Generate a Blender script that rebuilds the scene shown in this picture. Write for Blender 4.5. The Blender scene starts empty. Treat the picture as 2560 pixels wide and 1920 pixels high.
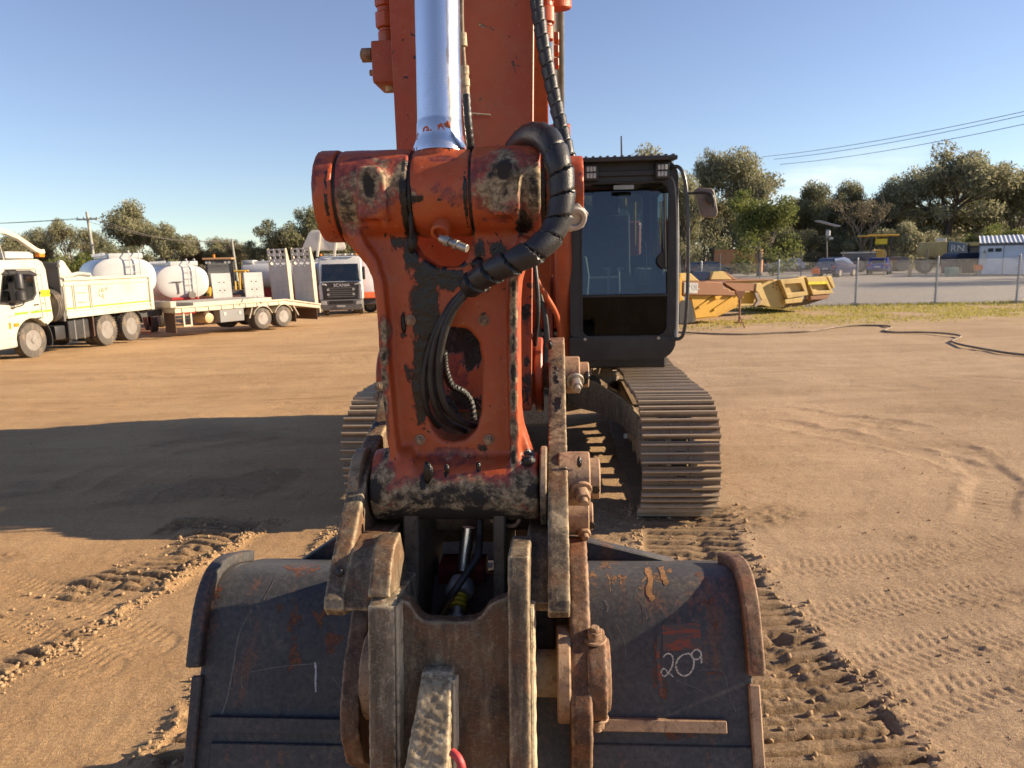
import bpy, bmesh, math, random
import numpy as np
from mathutils import Vector, Matrix, Quaternion

R = math.radians
PI = math.pi
rng = random.Random(7)
nrng = np.random.default_rng(11)
scene = bpy.context.scene
col = scene.collection

# ------------------------------------------------------------------ camera
CAM_H, PITCH, ROLL, FPX = 2.1, R(9.83), R(1.3), 1800.0      # FPX: focal length in pixels of a 2560 px wide picture
_f = Vector((0, math.cos(PITCH), -math.sin(PITCH)))
_u0 = Vector((0, math.sin(PITCH), math.cos(PITCH)))
_r0 = Vector((1, 0, 0))
_r = _r0 * math.cos(ROLL) - _u0 * math.sin(ROLL)
_u = _u0 * math.cos(ROLL) + _r0 * math.sin(ROLL)
CAM = Vector((0, 0, CAM_H))
cd = bpy.data.cameras.new('camera')
cam = bpy.data.objects.new('camera', cd)
col.objects.link(cam)
mw = Matrix((( _r.x, _u.x, -_f.x, CAM.x), (_r.y, _u.y, -_f.y, CAM.y), (_r.z, _u.z, -_f.z, CAM.z), (0, 0, 0, 1)))
cam.matrix_world = mw
cd.sensor_width = 36.0
cd.lens = FPX / 2560 * 36
cd.clip_start, cd.clip_end = 0.05, 3000
cd.dof.use_dof = True
cd.dof.focus_distance = 1.75
cd.dof.aperture_fstop = 11.0
scene.camera = cam

# ------------------------------------------------------------------ light
SUN_AZ, SUN_EL = R(3.5), R(21.0)       # azimuth measured from +X towards +Y
SUN_DIR = Vector((math.cos(SUN_AZ) * math.cos(SUN_EL), math.sin(SUN_AZ) * math.cos(SUN_EL), math.sin(SUN_EL)))
sl = bpy.data.lights.new('sun', 'SUN')
sl.energy = 5.0
sl.angle = R(0.55)
sl.color = (1.0, 0.80, 0.56)
sun = bpy.data.objects.new('sun', sl)
sun.rotation_euler = SUN_DIR.to_track_quat('Z', 'Y').to_euler()
sun.location = (30, 5, 30)
col.objects.link(sun)

world = bpy.data.worlds.new('World')
scene.world = world
world.use_nodes = True
wt = world.node_tree
wt.nodes.clear()
wo = wt.nodes.new('ShaderNodeOutputWorld')
bg = wt.nodes.new('ShaderNodeBackground')
sky = wt.nodes.new('ShaderNodeTexSky')
sky.sky_type = 'NISHITA'
sky.sun_disc = False
sky.sun_elevation = SUN_EL
sky.sun_rotation = PI / 2 - SUN_AZ
sky.altitude = 50
sky.air_density = 1.0
sky.dust_density = 0.0
sky.ozone_density = 3.6
bg.inputs['Strength'].default_value = 0.076
# one thin cirrus streak low in the sky, drifting above the trees
tc = wt.nodes.new('ShaderNodeTexCoord')
mp = wt.nodes.new('ShaderNodeMapping')
mp.inputs['Rotation'].default_value = (0, R(14), 0)
mp.inputs['Scale'].default_value = (3.0, 3.0, 16.0)
nz = wt.nodes.new('ShaderNodeTexNoise')
nz.inputs['Scale'].default_value = 1.6
nz.inputs['Detail'].default_value = 7
nz.inputs['Roughness'].default_value = 0.62
wt.links.new(tc.outputs['Generated'], mp.inputs['Vector'])
wt.links.new(mp.outputs['Vector'], nz.inputs['Vector'])


def pix_ray(px, py):
    return _f + _r * ((px - 1280) / FPX) + _u * ((960 - py) / FPX)


_cdir = pix_ray(2035, 462).normalized()
_cx = Vector((_cdir.y, -_cdir.x, 0)).normalized()
_cx = (_cx + Vector((0, 0, 0.26))).normalized()
_cz = _cdir.cross(_cx).normalized()


def _wmath(op, a, b=None):
    n = wt.nodes.new('ShaderNodeMath')
    n.operation = op
    for i, v in enumerate((a, b)):
        if v is None:
            continue
        if isinstance(v, (int, float)):
            n.inputs[i].default_value = v
        else:
            wt.links.new(v, n.inputs[i])
    return n.outputs[0]


def _wdot(v):
    n = wt.nodes.new('ShaderNodeVectorMath')
    n.operation = 'DOT_PRODUCT'
    wt.links.new(tc.outputs['Generated'], n.inputs[0])
    n.inputs[1].default_value = tuple(v)
    return n.outputs['Value']


_ex = _wmath('POWER', _wmath('ABSOLUTE', _wmath('DIVIDE', _wdot(_cx), 0.16)), 2.0)
_ez = _wmath('POWER', _wmath('ABSOLUTE', _wmath('DIVIDE', _wdot(_cz), 0.034)), 2.0)
_e = _wmath('SUBTRACT', 1.0, _wmath('ADD', _ex, _ez))
_e = _wmath('MULTIPLY', _wmath('MAXIMUM', _e, 0.0), _wmath('GREATER_THAN', _wdot(_cdir), 0.0))
_cl = _wmath('MULTIPLY', _e, _wmath('MAXIMUM', _wmath('MULTIPLY', _wmath('SUBTRACT', nz.outputs['Fac'], 0.30), 2.2), 0.0))
_cl = _wmath('MINIMUM', _wmath('MULTIPLY', _cl, 0.75), 0.6)
cmx = wt.nodes.new('ShaderNodeMixRGB')
wt.links.new(_cl, cmx.inputs['Fac'])
wt.links.new(sky.outputs['Color'], cmx.inputs['Color1'])
cmx.inputs['Color2'].default_value = (9.0, 9.2, 9.4, 1)
hsv = wt.nodes.new('ShaderNodeHueSaturation')          # the camera's mild white balance
hsv.inputs['Hue'].default_value = 0.513
hsv.inputs['Saturation'].default_value = 0.86
wt.links.new(cmx.outputs['Color'], hsv.inputs['Color'])
wt.links.new(hsv.outputs['Color'], bg.inputs['Color'])
wt.links.new(bg.outputs['Background'], wo.inputs['Surface'])

scene.view_settings.view_transform = 'Standard'
scene.view_settings.look = 'None'
scene.view_settings.exposure = 1.14
scene.view_settings.gamma = 1.0
scene.render.engine = 'CYCLES'
scene.cycles.use_denoising = True
scene.cycles.max_bounces = 6
scene.cycles.diffuse_bounces = 3
scene.cycles.glossy_bounces = 3
scene.cycles.transmission_bounces = 4
scene.cycles.transparent_max_bounces = 12
scene.cycles.caustics_reflective = False
scene.cycles.caustics_refractive = False


# ------------------------------------------------------------------ places
def P(px, py, Y):
    """the point on plane y = Y that the photograph shows at this pixel"""
    d = pix_ray(px, py)
    return CAM + d * (Y / d.y)


def G(px, py, z=0.0):
    d = pix_ray(px, py)
    return CAM + d * ((z - CAM.z) / d.z)


YAW = R(-3.78)                                   # heading of the excavator
MACH = Matrix.Translation((-0.265, 0, 0)) @ Matrix.Rotation(YAW, 4, 'Z')
MINV = MACH.inverted()


def Q(px, py, ly):
    """the same in the excavator's own frame, on its plane y = ly"""
    o = MINV @ CAM
    d = MINV.to_3x3() @ pix_ray(px, py)
    return o + d * ((ly - o.y) / d.y)


def gz(x, y):
    """terrain height: the yard falls gently away to the left"""
    t = (5.0 - x) / 13.0
    t = min(1.0, max(0.0, t))
    s = t * t * (3 - 2 * t)
    return -0.024 * s * max(0.0, min(y, 70.0) - 2.0)


# ------------------------------------------------------------------ meshes
def orth(d):
    d = Vector(d).normalized()
    a = Vector((0, 0, 1)) if abs(d.z) < 0.9 else Vector((1, 0, 0))
    x = d.cross(a).normalized()
    return x, d.cross(x).normalized()


def spline(pts, n=8):
    """Catmull-Rom through the points"""
    p = [Vector(v) for v in pts]
    if len(p) < 3:
        return p
    q = [p[0] * 2 - p[1]] + p + [p[-1] * 2 - p[-2]]
    out = []
    for i in range(1, len(q) - 2):
        a, b, c, d = q[i - 1], q[i], q[i + 1], q[i + 2]
        for k in range(n):
            t = k / n
            out.append(0.5 * ((2 * b) + (c - a) * t + (2 * a - 5 * b + 4 * c - d) * t * t + (3 * b - a - 3 * c + d) * t ** 3))
    out.append(p[-1])
    return out


def resample(path, step):
    p = np.array([tuple(v) for v in path])
    d = np.r_[0, np.cumsum(np.sqrt((np.diff(p, axis=0) ** 2).sum(1)))]
    k = max(2, int(round(d[-1] / step)) + 1)
    t = np.linspace(0, d[-1], k)
    return [Vector((np.interp(q, d, p[:, 0]), np.interp(q, d, p[:, 1]), np.interp(q, d, p[:, 2]))) for q in t]


class MB:
    def __init__(s):
        s.v, s.f = [], []

    def add(s, vs, fs):
        o = len(s.v)
        s.v += [tuple(v) for v in vs]
        s.f += [tuple(i + o for i in f) for f in fs]
        return s

    def box(s, c, size, rot=None):
        c = Vector(c)
        h = Vector(size) / 2
        vs = []
        for x in (-1, 1):
            for y in (-1, 1):
                for z in (-1, 1):
                    v = Vector((x * h.x, y * h.y, z * h.z))
                    vs.append(c + (rot @ v if rot else v))
        return s.add(vs, [(0, 1, 3, 2), (4, 6, 7, 5), (0, 4, 5, 1), (2, 3, 7, 6), (0, 2, 6, 4), (1, 5, 7, 3)])

    def mm(s, a, b):
        a, b = Vector(a), Vector(b)
        return s.box((a + b) / 2, [abs(q) for q in (b - a)])

    def bar(s, p0, p1, w, h, up=None):
        """a straight bar of section w x h"""
        p0, p1 = Vector(p0), Vector(p1)
        d = (p1 - p0).normalized()
        u = Vector(up) if up else (Vector((0, 0, 1)) if abs(d.z) < 0.95 else Vector((0, 1, 0)))
        x = d.cross(u).normalized()
        u = x.cross(d).normalized()
        vs = []
        for p in (p0, p1):
            for i, j in ((-1, -1), (1, -1), (1, 1), (-1, 1)):
                vs.append(p + x * (w / 2 * i) + u * (h / 2 * j))
        return s.add(vs, [(3, 2, 1, 0), (4, 5, 6, 7), (0, 1, 5, 4), (1, 2, 6, 5), (2, 3, 7, 6), (3, 0, 4, 7)])

    def cyl(s, p0, p1, r0, r1=None, n=24, cap=True, ph=0.0):
        r1 = r0 if r1 is None else r1
        p0, p1 = Vector(p0), Vector(p1)
        x, y = orth(p1 - p0)
        vs = []
        for p, r in ((p0, r0), (p1, r1)):
            for k in range(n):
                a = 2 * PI * k / n + ph
                vs.append(p + x * (r * math.cos(a)) + y * (r * math.sin(a)))
        fs = [(k, k + n, (k + 1) % n + n, (k + 1) % n) for k in range(n)]
        if cap:
            fs += [tuple(range(n)), tuple(range(2 * n - 1, n - 1, -1))]
        return s.add(vs, fs)

    def lathe(s, p0, axis, prof, n=28, closed=False):
        """prof: (distance along the axis, radius)"""
        p0 = Vector(p0)
        d = Vector(axis).normalized()
        x, y = orth(d)
        vs = []
        for t, r in prof:
            for k in range(n):
                a = 2 * PI * k / n
                vs.append(p0 + d * t + x * (r * math.cos(a)) + y * (r * math.sin(a)))
        m = len(prof)
        fs = []
        for i in range(m - 1 if not closed else m):
            j = (i + 1) % m
            for k in range(n):
                l = (k + 1) % n
                fs.append((i * n + k, j * n + k, j * n + l, i * n + l))
        if not closed:
            fs += [tuple(range(n)), tuple(range(m * n - 1, (m - 1) * n - 1, -1))]
        return s.add(vs, fs)

    def tube(s, path, r, n=10, cap=True):
        path = [Vector(p) for p in path]
        m = len(path)
        rr = r if callable(r) else (lambda i, a: r)
        t0 = (path[1] - path[0]).normalized()
        x, y = orth(t0)
        vs = []
        for i, p in enumerate(path):
            t = (path[min(i + 1, m - 1)] - path[max(i - 1, 0)])
            if t.length > 1e-9:
                t = t.normalized()
                x = (x - t * x.dot(t)).normalized()
                y = t.cross(x).normalized()
            for k in range(n):
                a = 2 * PI * k / n
                q = rr(i, a)
                vs.append(p + x * (q * math.cos(a)) + y * (q * math.sin(a)))
        fs = []
        for i in range(m - 1):
            for k in range(n):
                l = (k + 1) % n
                fs.append((i * n + k, i * n + l, (i + 1) * n + l, (i + 1) * n + k))
        if cap:
            fs += [tuple(range(n - 1, -1, -1)), tuple(range((m - 1) * n, m * n))]
        return s.add(vs, fs)

    def prism(s, poly, a, b, axis='x'):
        """a flat outline pushed out from a to b; axis x: outline in (y,z), y: (x,z), z: (x,y)"""
        def w(u, v, t):
            return {'x': (t, u, v), 'y': (u, t, v), 'z': (u, v, t)}[axis]
        n = len(poly)
        ar = sum(poly[i][0] * poly[(i + 1) % n][1] - poly[(i + 1) % n][0] * poly[i][1] for i in range(n))
        if (ar < 0) != (axis == 'y'):
            poly = poly[::-1]
        if a > b:
            a, b = b, a
        vs = [w(u, v, a) for u, v in poly] + [w(u, v, b) for u, v in poly]
        fs = [tuple(range(n - 1, -1, -1)), tuple(range(n, 2 * n))]
        fs += [(i, (i + 1) % n, (i + 1) % n + n, i + n) for i in range(n)]
        return s.add(vs, fs)

    def strip(s, prof, t, x0, x1, nx=1):
        """a plate following a profile in (y,z), thickness t to the left of its direction"""
        m = len(prof)
        off = []
        for i in range(m):
            a, b = prof[max(i - 1, 0)], prof[min(i + 1, m - 1)]
            d = Vector((b[0] - a[0], b[1] - a[1])).normalized()
            off.append((prof[i][0] - d.y * t, prof[i][1] + d.x * t))
        poly = list(prof) + off[::-1]
        return s.prism_strip(poly, m, x0, x1)

    def prism_strip(s, poly, m, x0, x1):
        n = len(poly)
        vs = [(x0, u, v) for u, v in poly] + [(x1, u, v) for u, v in poly]
        fs = [(i, (i + 1) % n, (i + 1) % n + n, i + n) for i in range(n)]
        for i in range(m - 1):
            q = (i, n - 1 - i, n - 2 - i, i + 1)
            fs.append(q)
            fs.append(tuple(k + n for k in q[::-1]))
        return s.add(vs, fs)

    def mesh(s, name, bevel=0.0, seg=1, ang=32):
        me = bpy.data.meshes.new(name)
        me.from_pydata(s.v, [], s.f)
        bm = bmesh.new()
        bm.from_mesh(me)
        bmesh.ops.recalc_face_normals(bm, faces=bm.faces)
        if bevel:
            es = [e for e in bm.edges if len(e.link_faces) == 2 and e.calc_face_angle(0) > R(32)]
            if es:
                bmesh.ops.bevel(bm, geom=es, offset=bevel, segments=seg, affect='EDGES', profile=0.6, clamp_overlap=True)
        bm.to_mesh(me)
        bm.free()
        me.shade_smooth()
        me.set_sharp_from_angle(angle=R(ang))
        return me

    def build(s, name, mat, parent=None, bevel=0.0, seg=1, label=None, ang=32):
        return link(name, s.mesh(name, bevel, seg, ang), mat, parent, label)


def link(name, me, mat, parent=None, label=None):
    o = bpy.data.objects.new(name, me)
    if mat and not me.materials:
        me.materials.append(mat)
    col.objects.link(o)
    if parent:
        o.parent = parent
    if label:
        o['label'] = label
    return o


def tag(o, label, cat, group=None):
    o['label'] = label
    o['category'] = cat
    if group:
        o['group'] = group
    return o


def empty(name, loc=(0, 0, 0), rz=0.0, label=None, cat=None, group=None):
    o = bpy.data.objects.new(name, None)
    o.location = loc
    o.rotation_euler = (0, 0, rz)
    o.empty_display_size = 0.2
    col.objects.link(o)
    if label:
        tag(o, label, cat, group)
    return o


def copy_tree(o, parent=None):
    c = o.copy()
    col.objects.link(c)
    if parent:
        c.parent = parent
    for ch in list(o.children):
        copy_tree(ch, c)
    return c


# --- vectorised gradient noise
def _hash(ix, iy, seed):
    h = (ix.astype(np.int64) * 374761393 + iy.astype(np.int64) * 668265263 + seed * 1442695041) & 0xffffffff
    h = ((h ^ (h >> 13)) * 1274126177) & 0xffffffff
    return (h ^ (h >> 16)) & 0xffffffff


def pn(x, y, seed=0):
    x = np.asarray(x, float)
    y = np.asarray(y, float)
    ix, iy = np.floor(x), np.floor(y)
    fx, fy = x - ix, y - iy
    ux = fx * fx * fx * (fx * (fx * 6 - 15) + 10)
    uy = fy * fy * fy * (fy * (fy * 6 - 15) + 10)

    def g(a, b):
        h = _hash(ix + a, iy + b, seed) * (2 * PI / 4294967296.0)
        return np.cos(h) * (fx - a) + np.sin(h) * (fy - b)
    n0 = g(0, 0) * (1 - ux) + g(1, 0) * ux
    n1 = g(0, 1) * (1 - ux) + g(1, 1) * ux
    return (n0 * (1 - uy) + n1 * uy) * 1.4


def fbm(x, y, oct=4, seed=0, gain=0.5, lac=2.03):
    s, a, f = 0, 1.0, 1.0
    for i in range(oct):
        s = s + a * pn(x * f, y * f, seed + i * 17)
        a *= gain
        f *= lac
    return s


def n3(p, sc, seed=0, oct=3):
    """cheap noise for points in space (three crossed planes)"""
    p = p * sc
    return (fbm(p[:, 0] + 3.1, p[:, 1] * 1.0 + p[:, 2] * 0.7, oct, seed) + fbm(p[:, 1] - 7.7, p[:, 2] + p[:, 0] * 0.5, oct, seed + 5)) * 0.6


def smooth(a, b, x):
    t = np.clip((x - a) / (b - a), 0, 1)
    return t * t * (3 - 2 * t)


def coords(me):
    a = np.empty(len(me.vertices) * 3)
    me.vertices.foreach_get('co', a)
    return a.reshape(-1, 3)


def set_attr(me, name, vals):
    at = me.attributes.new(name, 'FLOAT', 'POINT')
    at.data.foreach_set('value', np.asarray(vals, np.float32))


def blobs(p, bl):
    """largest of soft ellipsoidal spots: (centre, radii, strength)"""
    m = np.zeros(len(p))
    for c, r, s in bl:
        r = (r, r, r) if isinstance(r, (int, float)) else r
        d = np.sqrt((((p - np.array(c)) / np.array(r)) ** 2).sum(1))
        m = np.maximum(m, s * np.clip(1.25 - d, 0, 1))
    return m


def cast(mb, name, mat, parent, voxel=0.006, it=3, rough=0.0, rsc=30, wear=None, grease=None, label=None, fac=0.5):
    """fuse overlapping shapes into one rough casting and paint its wear onto the vertices"""
    me = mb.mesh(name)
    tmp = bpy.data.objects.new('tmp', me)
    col.objects.link(tmp)
    m = tmp.modifiers.new('r', 'REMESH')
    m.mode = 'VOXEL'
    m.voxel_size = voxel
    m.adaptivity = 0
    if it:
        k = tmp.modifiers.new('s', 'SMOOTH')
        k.iterations = it
        k.factor = fac
    dg = bpy.context.evaluated_depsgraph_get()
    me2 = bpy.data.meshes.new_from_object(tmp.evaluated_get(dg))
    bpy.data.objects.remove(tmp)
    me2.materials.clear()
    me2.name = name
    p = coords(me2)
    if rough:
        nn = np.empty(len(p) * 3)
        me2.vertices.foreach_get('normal', nn)
        nn = nn.reshape(-1, 3)
        p = p + nn * (n3(p, rsc, 3) * rough)[:, None]
        me2.vertices.foreach_set('co', p.ravel())
    set_attr(me2, 'wear', blobs(p, wear) if wear is not None else np.zeros(len(p)))
    set_attr(me2, 'grease', blobs(p, grease) if grease is not None else np.zeros(len(p)))
    me2.shade_smooth()
    me2.set_sharp_from_angle(angle=R(50))
    me2.update()
    return link(name, me2, mat, parent, label)


# ------------------------------------------------------------------ materials
def c4(c):
    return (c[0], c[1], c[2], 1.0)


class Mat:
    def __init__(s, name, **kw):
        s.m = bpy.data.materials.new(name)
        s.m.use_nodes = True
        s.t = s.m.node_tree
        s.t.nodes.clear()
        s.out = s.t.nodes.new('ShaderNodeOutputMaterial')
        s.b = s.t.nodes.new('ShaderNodeBsdfPrincipled')
        s.t.links.new(s.b.outputs[0], s.out.inputs['Surface'])
        s._co = None
        for k, v in kw.items():
            s.p(k, v)

    def p(s, k, v):
        k = {'base': 'Base Color', 'rough': 'Roughness', 'metal': 'Metallic', 'spec': 'Specular IOR Level', 'normal': 'Normal',
             'coat': 'Coat Weight', 'trans': 'Transmission Weight', 'alpha': 'Alpha', 'emit': 'Emission Color', 'estr': 'Emission Strength'}.get(k, k)
        s.set(s.b.inputs[k], v)
        return s

    def set(s, sock, v):
        if isinstance(v, bpy.types.NodeSocket):
            s.t.links.new(v, sock)
        elif isinstance(v, (tuple, list)) and len(v) == 3 and sock.type == 'RGBA':
            sock.default_value = c4(v)
        else:
            sock.default_value = v

    def n(s, typ, ins=None, **props):
        nd = s.t.nodes.new('ShaderNode' + typ)
        for k, v in props.items():
            setattr(nd, k, v)
        for k, v in (ins or {}).items():
            s.set(nd.inputs[k], v)
        return nd

    def co(s):
        if s._co is None:
            s._co = s.n('TexCoord').outputs['Object']
        return s._co

    def scaled(s, sc, vec=None):
        return s.n('Mapping', {'Vector': vec or s.co(), 'Scale': sc}).outputs[0]

    def noise(s, scale, detail=4, rough=0.6, dist=0.0, vec=None):
        return s.n('TexNoise', {'Vector': vec or s.co(), 'Scale': scale, 'Detail': detail, 'Roughness': rough, 'Distortion': dist}).outputs['Fac']

    def voro(s, scale, feature='F1', vec=None, out='Distance'):
        return s.n('TexVoronoi', {'Vector': vec or s.co(), 'Scale': scale}, feature=feature).outputs[out]

    def ramp(s, fac, stops, interp='LINEAR'):
        nd = s.n('ValToRGB', {'Fac': fac})
        cr = nd.color_ramp
        cr.interpolation = interp
        while len(cr.elements) < len(stops):
            cr.elements.new(0.5)
        for e, (q, v) in zip(cr.elements, stops):
            e.position = q
            e.color = c4(v) if isinstance(v, (tuple, list)) else (v, v, v, 1)
        return nd.outputs['Color']

    def step(s, fac, a, b):
        return s.n('MapRange', {'Value': fac, 'From Min': a, 'From Max': b}, interpolation_type='SMOOTHSTEP').outputs[0]

    def mix(s, fac, a, b, mode='MIX'):
        nd = s.n('MixRGB', {'Fac': fac, 'Color1': a, 'Color2': b}, blend_type=mode)
        return nd.outputs['Color']

    def math(s, op, a, b=0.0, clamp=False):
        return s.n('Math', {0: a, 1: b}, operation=op, use_clamp=clamp).outputs[0]

    def attr(s, name):
        return s.n('Attribute', attribute_name=name).outputs['Fac']

    def acol(s, name):
        return s.n('Attribute', attribute_name=name).outputs['Color']

    def xyz(s, vec=None):
        return s.n('SeparateXYZ', {0: vec or s.co()}).outputs

    def rnd(s):
        return s.n('ObjectInfo').outputs['Random']

    def bump(s, h, strength=0.4, dist=0.01, normal=None):
        ins = {'Height': h, 'Strength': strength, 'Distance': dist}
        if normal:
            ins['Normal'] = normal
        return s.n('Bump', ins).outputs[0]


def paint(name, c, rough=0.45, dirt=(0.22, 0.15, 0.09), amt=0.5, metal=0.0, sc=1.0, spec=0.5, low=None):
    """painted panel with dust, streaks and small chips"""
    m = Mat(name)
    big = m.noise(1.3 * sc, 6, 0.65)
    streak = m.noise(3.0 * sc, 4, 0.6, vec=m.scaled((2.5, 2.5, 0.35)))
    fine = m.noise(38 * sc, 5, 0.7)
    k = m.math('MULTIPLY', m.step(m.math('ADD', m.math('MULTIPLY', big, 0.6), m.math('MULTIPLY', streak, 0.5)), 0.50, 0.85), amt)
    if low:
        z = m.xyz()[2]
        k = m.math('ADD', k, m.math('MULTIPLY', m.step(z, low, 0.0), m.math('ADD', 0.25, m.math('MULTIPLY', fine, 0.8))), True)
    var = m.mix(m.step(big, 0.3, 0.7), c, tuple(q * 0.86 for q in c))
    cc = m.mix(k, var, dirt)
    ch = m.step(m.noise(16 * sc, 8, 0.75), 0.69, 0.72)
    cc = m.mix(m.math('MULTIPLY', ch, min(1.0, amt * 1.2)), cc, tuple(q * 0.45 for q in dirt))
    m.p('base', cc).p('rough', m.math('ADD', rough, m.math('MULTIPLY', k, 0.4), True)).p('metal', metal).p('spec', spec)
    m.p('normal', m.bump(fine, 0.08, 0.004))
    return m.m


def plain(name, c, rough=0.5, metal=0.0, var=0.2, sc=6.0, spec=0.5, bump=0.12):
    m = Mat(name)
    f = m.noise(sc, 6, 0.65)
    m.p('base', m.mix(m.step(f, 0.3, 0.75), tuple(q * (1 - var) for q in c), tuple(min(1, q * (1 + var)) for q in c)))
    m.p('rough', m.math('ADD', rough - 0.08, m.math('MULTIPLY', f, 0.16), True)).p('metal', metal).p('spec', spec)
    m.p('normal', m.bump(m.noise(sc * 9, 4, 0.6), bump, 0.004))
    return m.m


def glass(name, tint=(0.5, 0.6, 0.62), gloss=0.35, alpha=0.6):
    """a pane: part mirror, part tinted view through"""
    m = Mat(name)
    m.t.nodes.remove(m.b)
    tr = m.n('BsdfTransparent', {'Color': tint})
    gl = m.n('BsdfGlossy', {'Color': (1, 1, 1), 'Roughness': 0.02})
    fr = m.n('Fresnel', {'IOR': 1.5})
    k = m.math('ADD', m.math('MULTIPLY', fr.outputs[0], 1.0), gloss, True)
    di = m.n('BsdfDiffuse', {'Color': (0.30, 0.27, 0.22)})
    dust = m.math('MULTIPLY', m.step(m.noise(2.2, 5, 0.65), 0.35, 0.8), 0.06)
    mx = m.n('MixShader', {0: k, 1: tr.outputs[0], 2: gl.outputs[0]})
    m2 = m.n('MixShader', {0: dust, 1: mx.outputs[0], 2: di.outputs[0]})
    m.t.links.new(m2.outputs[0], m.out.inputs['Surface'])
    return m.m
# ------------------------------------------------------------------ the ground, one sheet out to the horizon
def gzv(x, y):
    t = np.clip((5.0 - x) / 13.0, 0, 1)
    s = t * t * (3 - 2 * t)
    return -0.024 * s * np.maximum(0, np.minimum(y, 70.0) - 2.0)


def along(x, y, line):
    """distance along a polyline and signed distance to its right side"""
    best = np.full(x.shape, 1e9)
    S = np.zeros(x.shape)
    T = np.zeros(x.shape)
    acc = 0.0
    for (ax, ay), (bx, by) in zip(line, line[1:]):
        L = math.hypot(bx - ax, by - ay)
        ux, uy = (bx - ax) / L, (by - ay) / L
        q = np.clip((x - ax) * ux + (y - ay) * uy, 0, L)
        dx, dy = x - ax - q * ux, y - ay - q * uy
        d = dx * dx + dy * dy
        m = d < best
        best = np.where(m, d, best)
        S = np.where(m, acc + q, S)
        T = np.where(m, np.sign((x - ax) * uy - (y - ay) * ux) * np.sqrt(d), T)
        acc += L
    return S, T


def gpx(pts, off=0.0):
    return [(G(a, b).x + off, G(a, b).y) for a, b in pts]


def mach_line(lx, y0, y1):
    return [tuple((MACH @ Vector((lx, y, 0)))[:2]) for y in (y0, y1)]


_re = gpx([(1800, 1255), (1870, 1390), (1945, 1490), (2055, 1610), (2180, 1740), (2345, 1915)])
TRAIL_R = [(x - 0.36, y) for x, y in _re] + [(_re[-1][0] - 0.36, 1.2)]
TRAIL_L = mach_line(-1.2, 5.6, 2.2)
TRAIL_D = gpx([(690, 1270), (560, 1345), (400, 1440), (200, 1560), (0, 1665), (-220, 1790)], -0.38)
PRINTS = [  # line, half width, depth, berm right, berm left, seed
    (TRAIL_R, 0.35, 0.046, 0.022, 0.014, 1),
    (TRAIL_L, 0.31, 0.030, 0.030, 0.020, 2),
    (TRAIL_D, 0.42, 0.022, 0.000, 0.042, 3),
]
TYRES = [gpx([(2600, 1560), (2300, 1625), (2050, 1690), (1900, 1790)]), gpx([(2600, 1450), (2250, 1500), (2000, 1540)]),
         gpx([(2600, 1690), (2350, 1740), (2180, 1820)]), gpx([(-60, 1420), (160, 1480), (380, 1600)]), gpx([(-60, 1530), (120, 1590), (240, 1660)]),
         gpx([(2600, 1330), (2300, 1400), (1960, 1420)])]

LANES = [gpx(q) for q in ([(-80, 985), (300, 950), (600, 930), (900, 905)], [(-80, 930), (400, 900), (900, 868)], [(-80, 1010), (250, 985), (560, 985), (860, 990)], [(100, 1230), (260, 1150), (420, 1090), (640, 1060), (860, 1040)], [(180, 1240), (330, 1165), (480, 1110), (700, 1080)],
                          [(2660, 1010), (2250, 965), (1760, 935)], [(2660, 1150), (2300, 1070), (1850, 1010)], [(2660, 1230), (2250, 1110), (1820, 1040)], [(2660, 905), (2200, 900), (1720, 880)], [(2660, 960), (2200, 925), (1720, 905)], [(2450, 1330), (2500, 1200), (2400, 1120), (2200, 1080)])]


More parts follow.
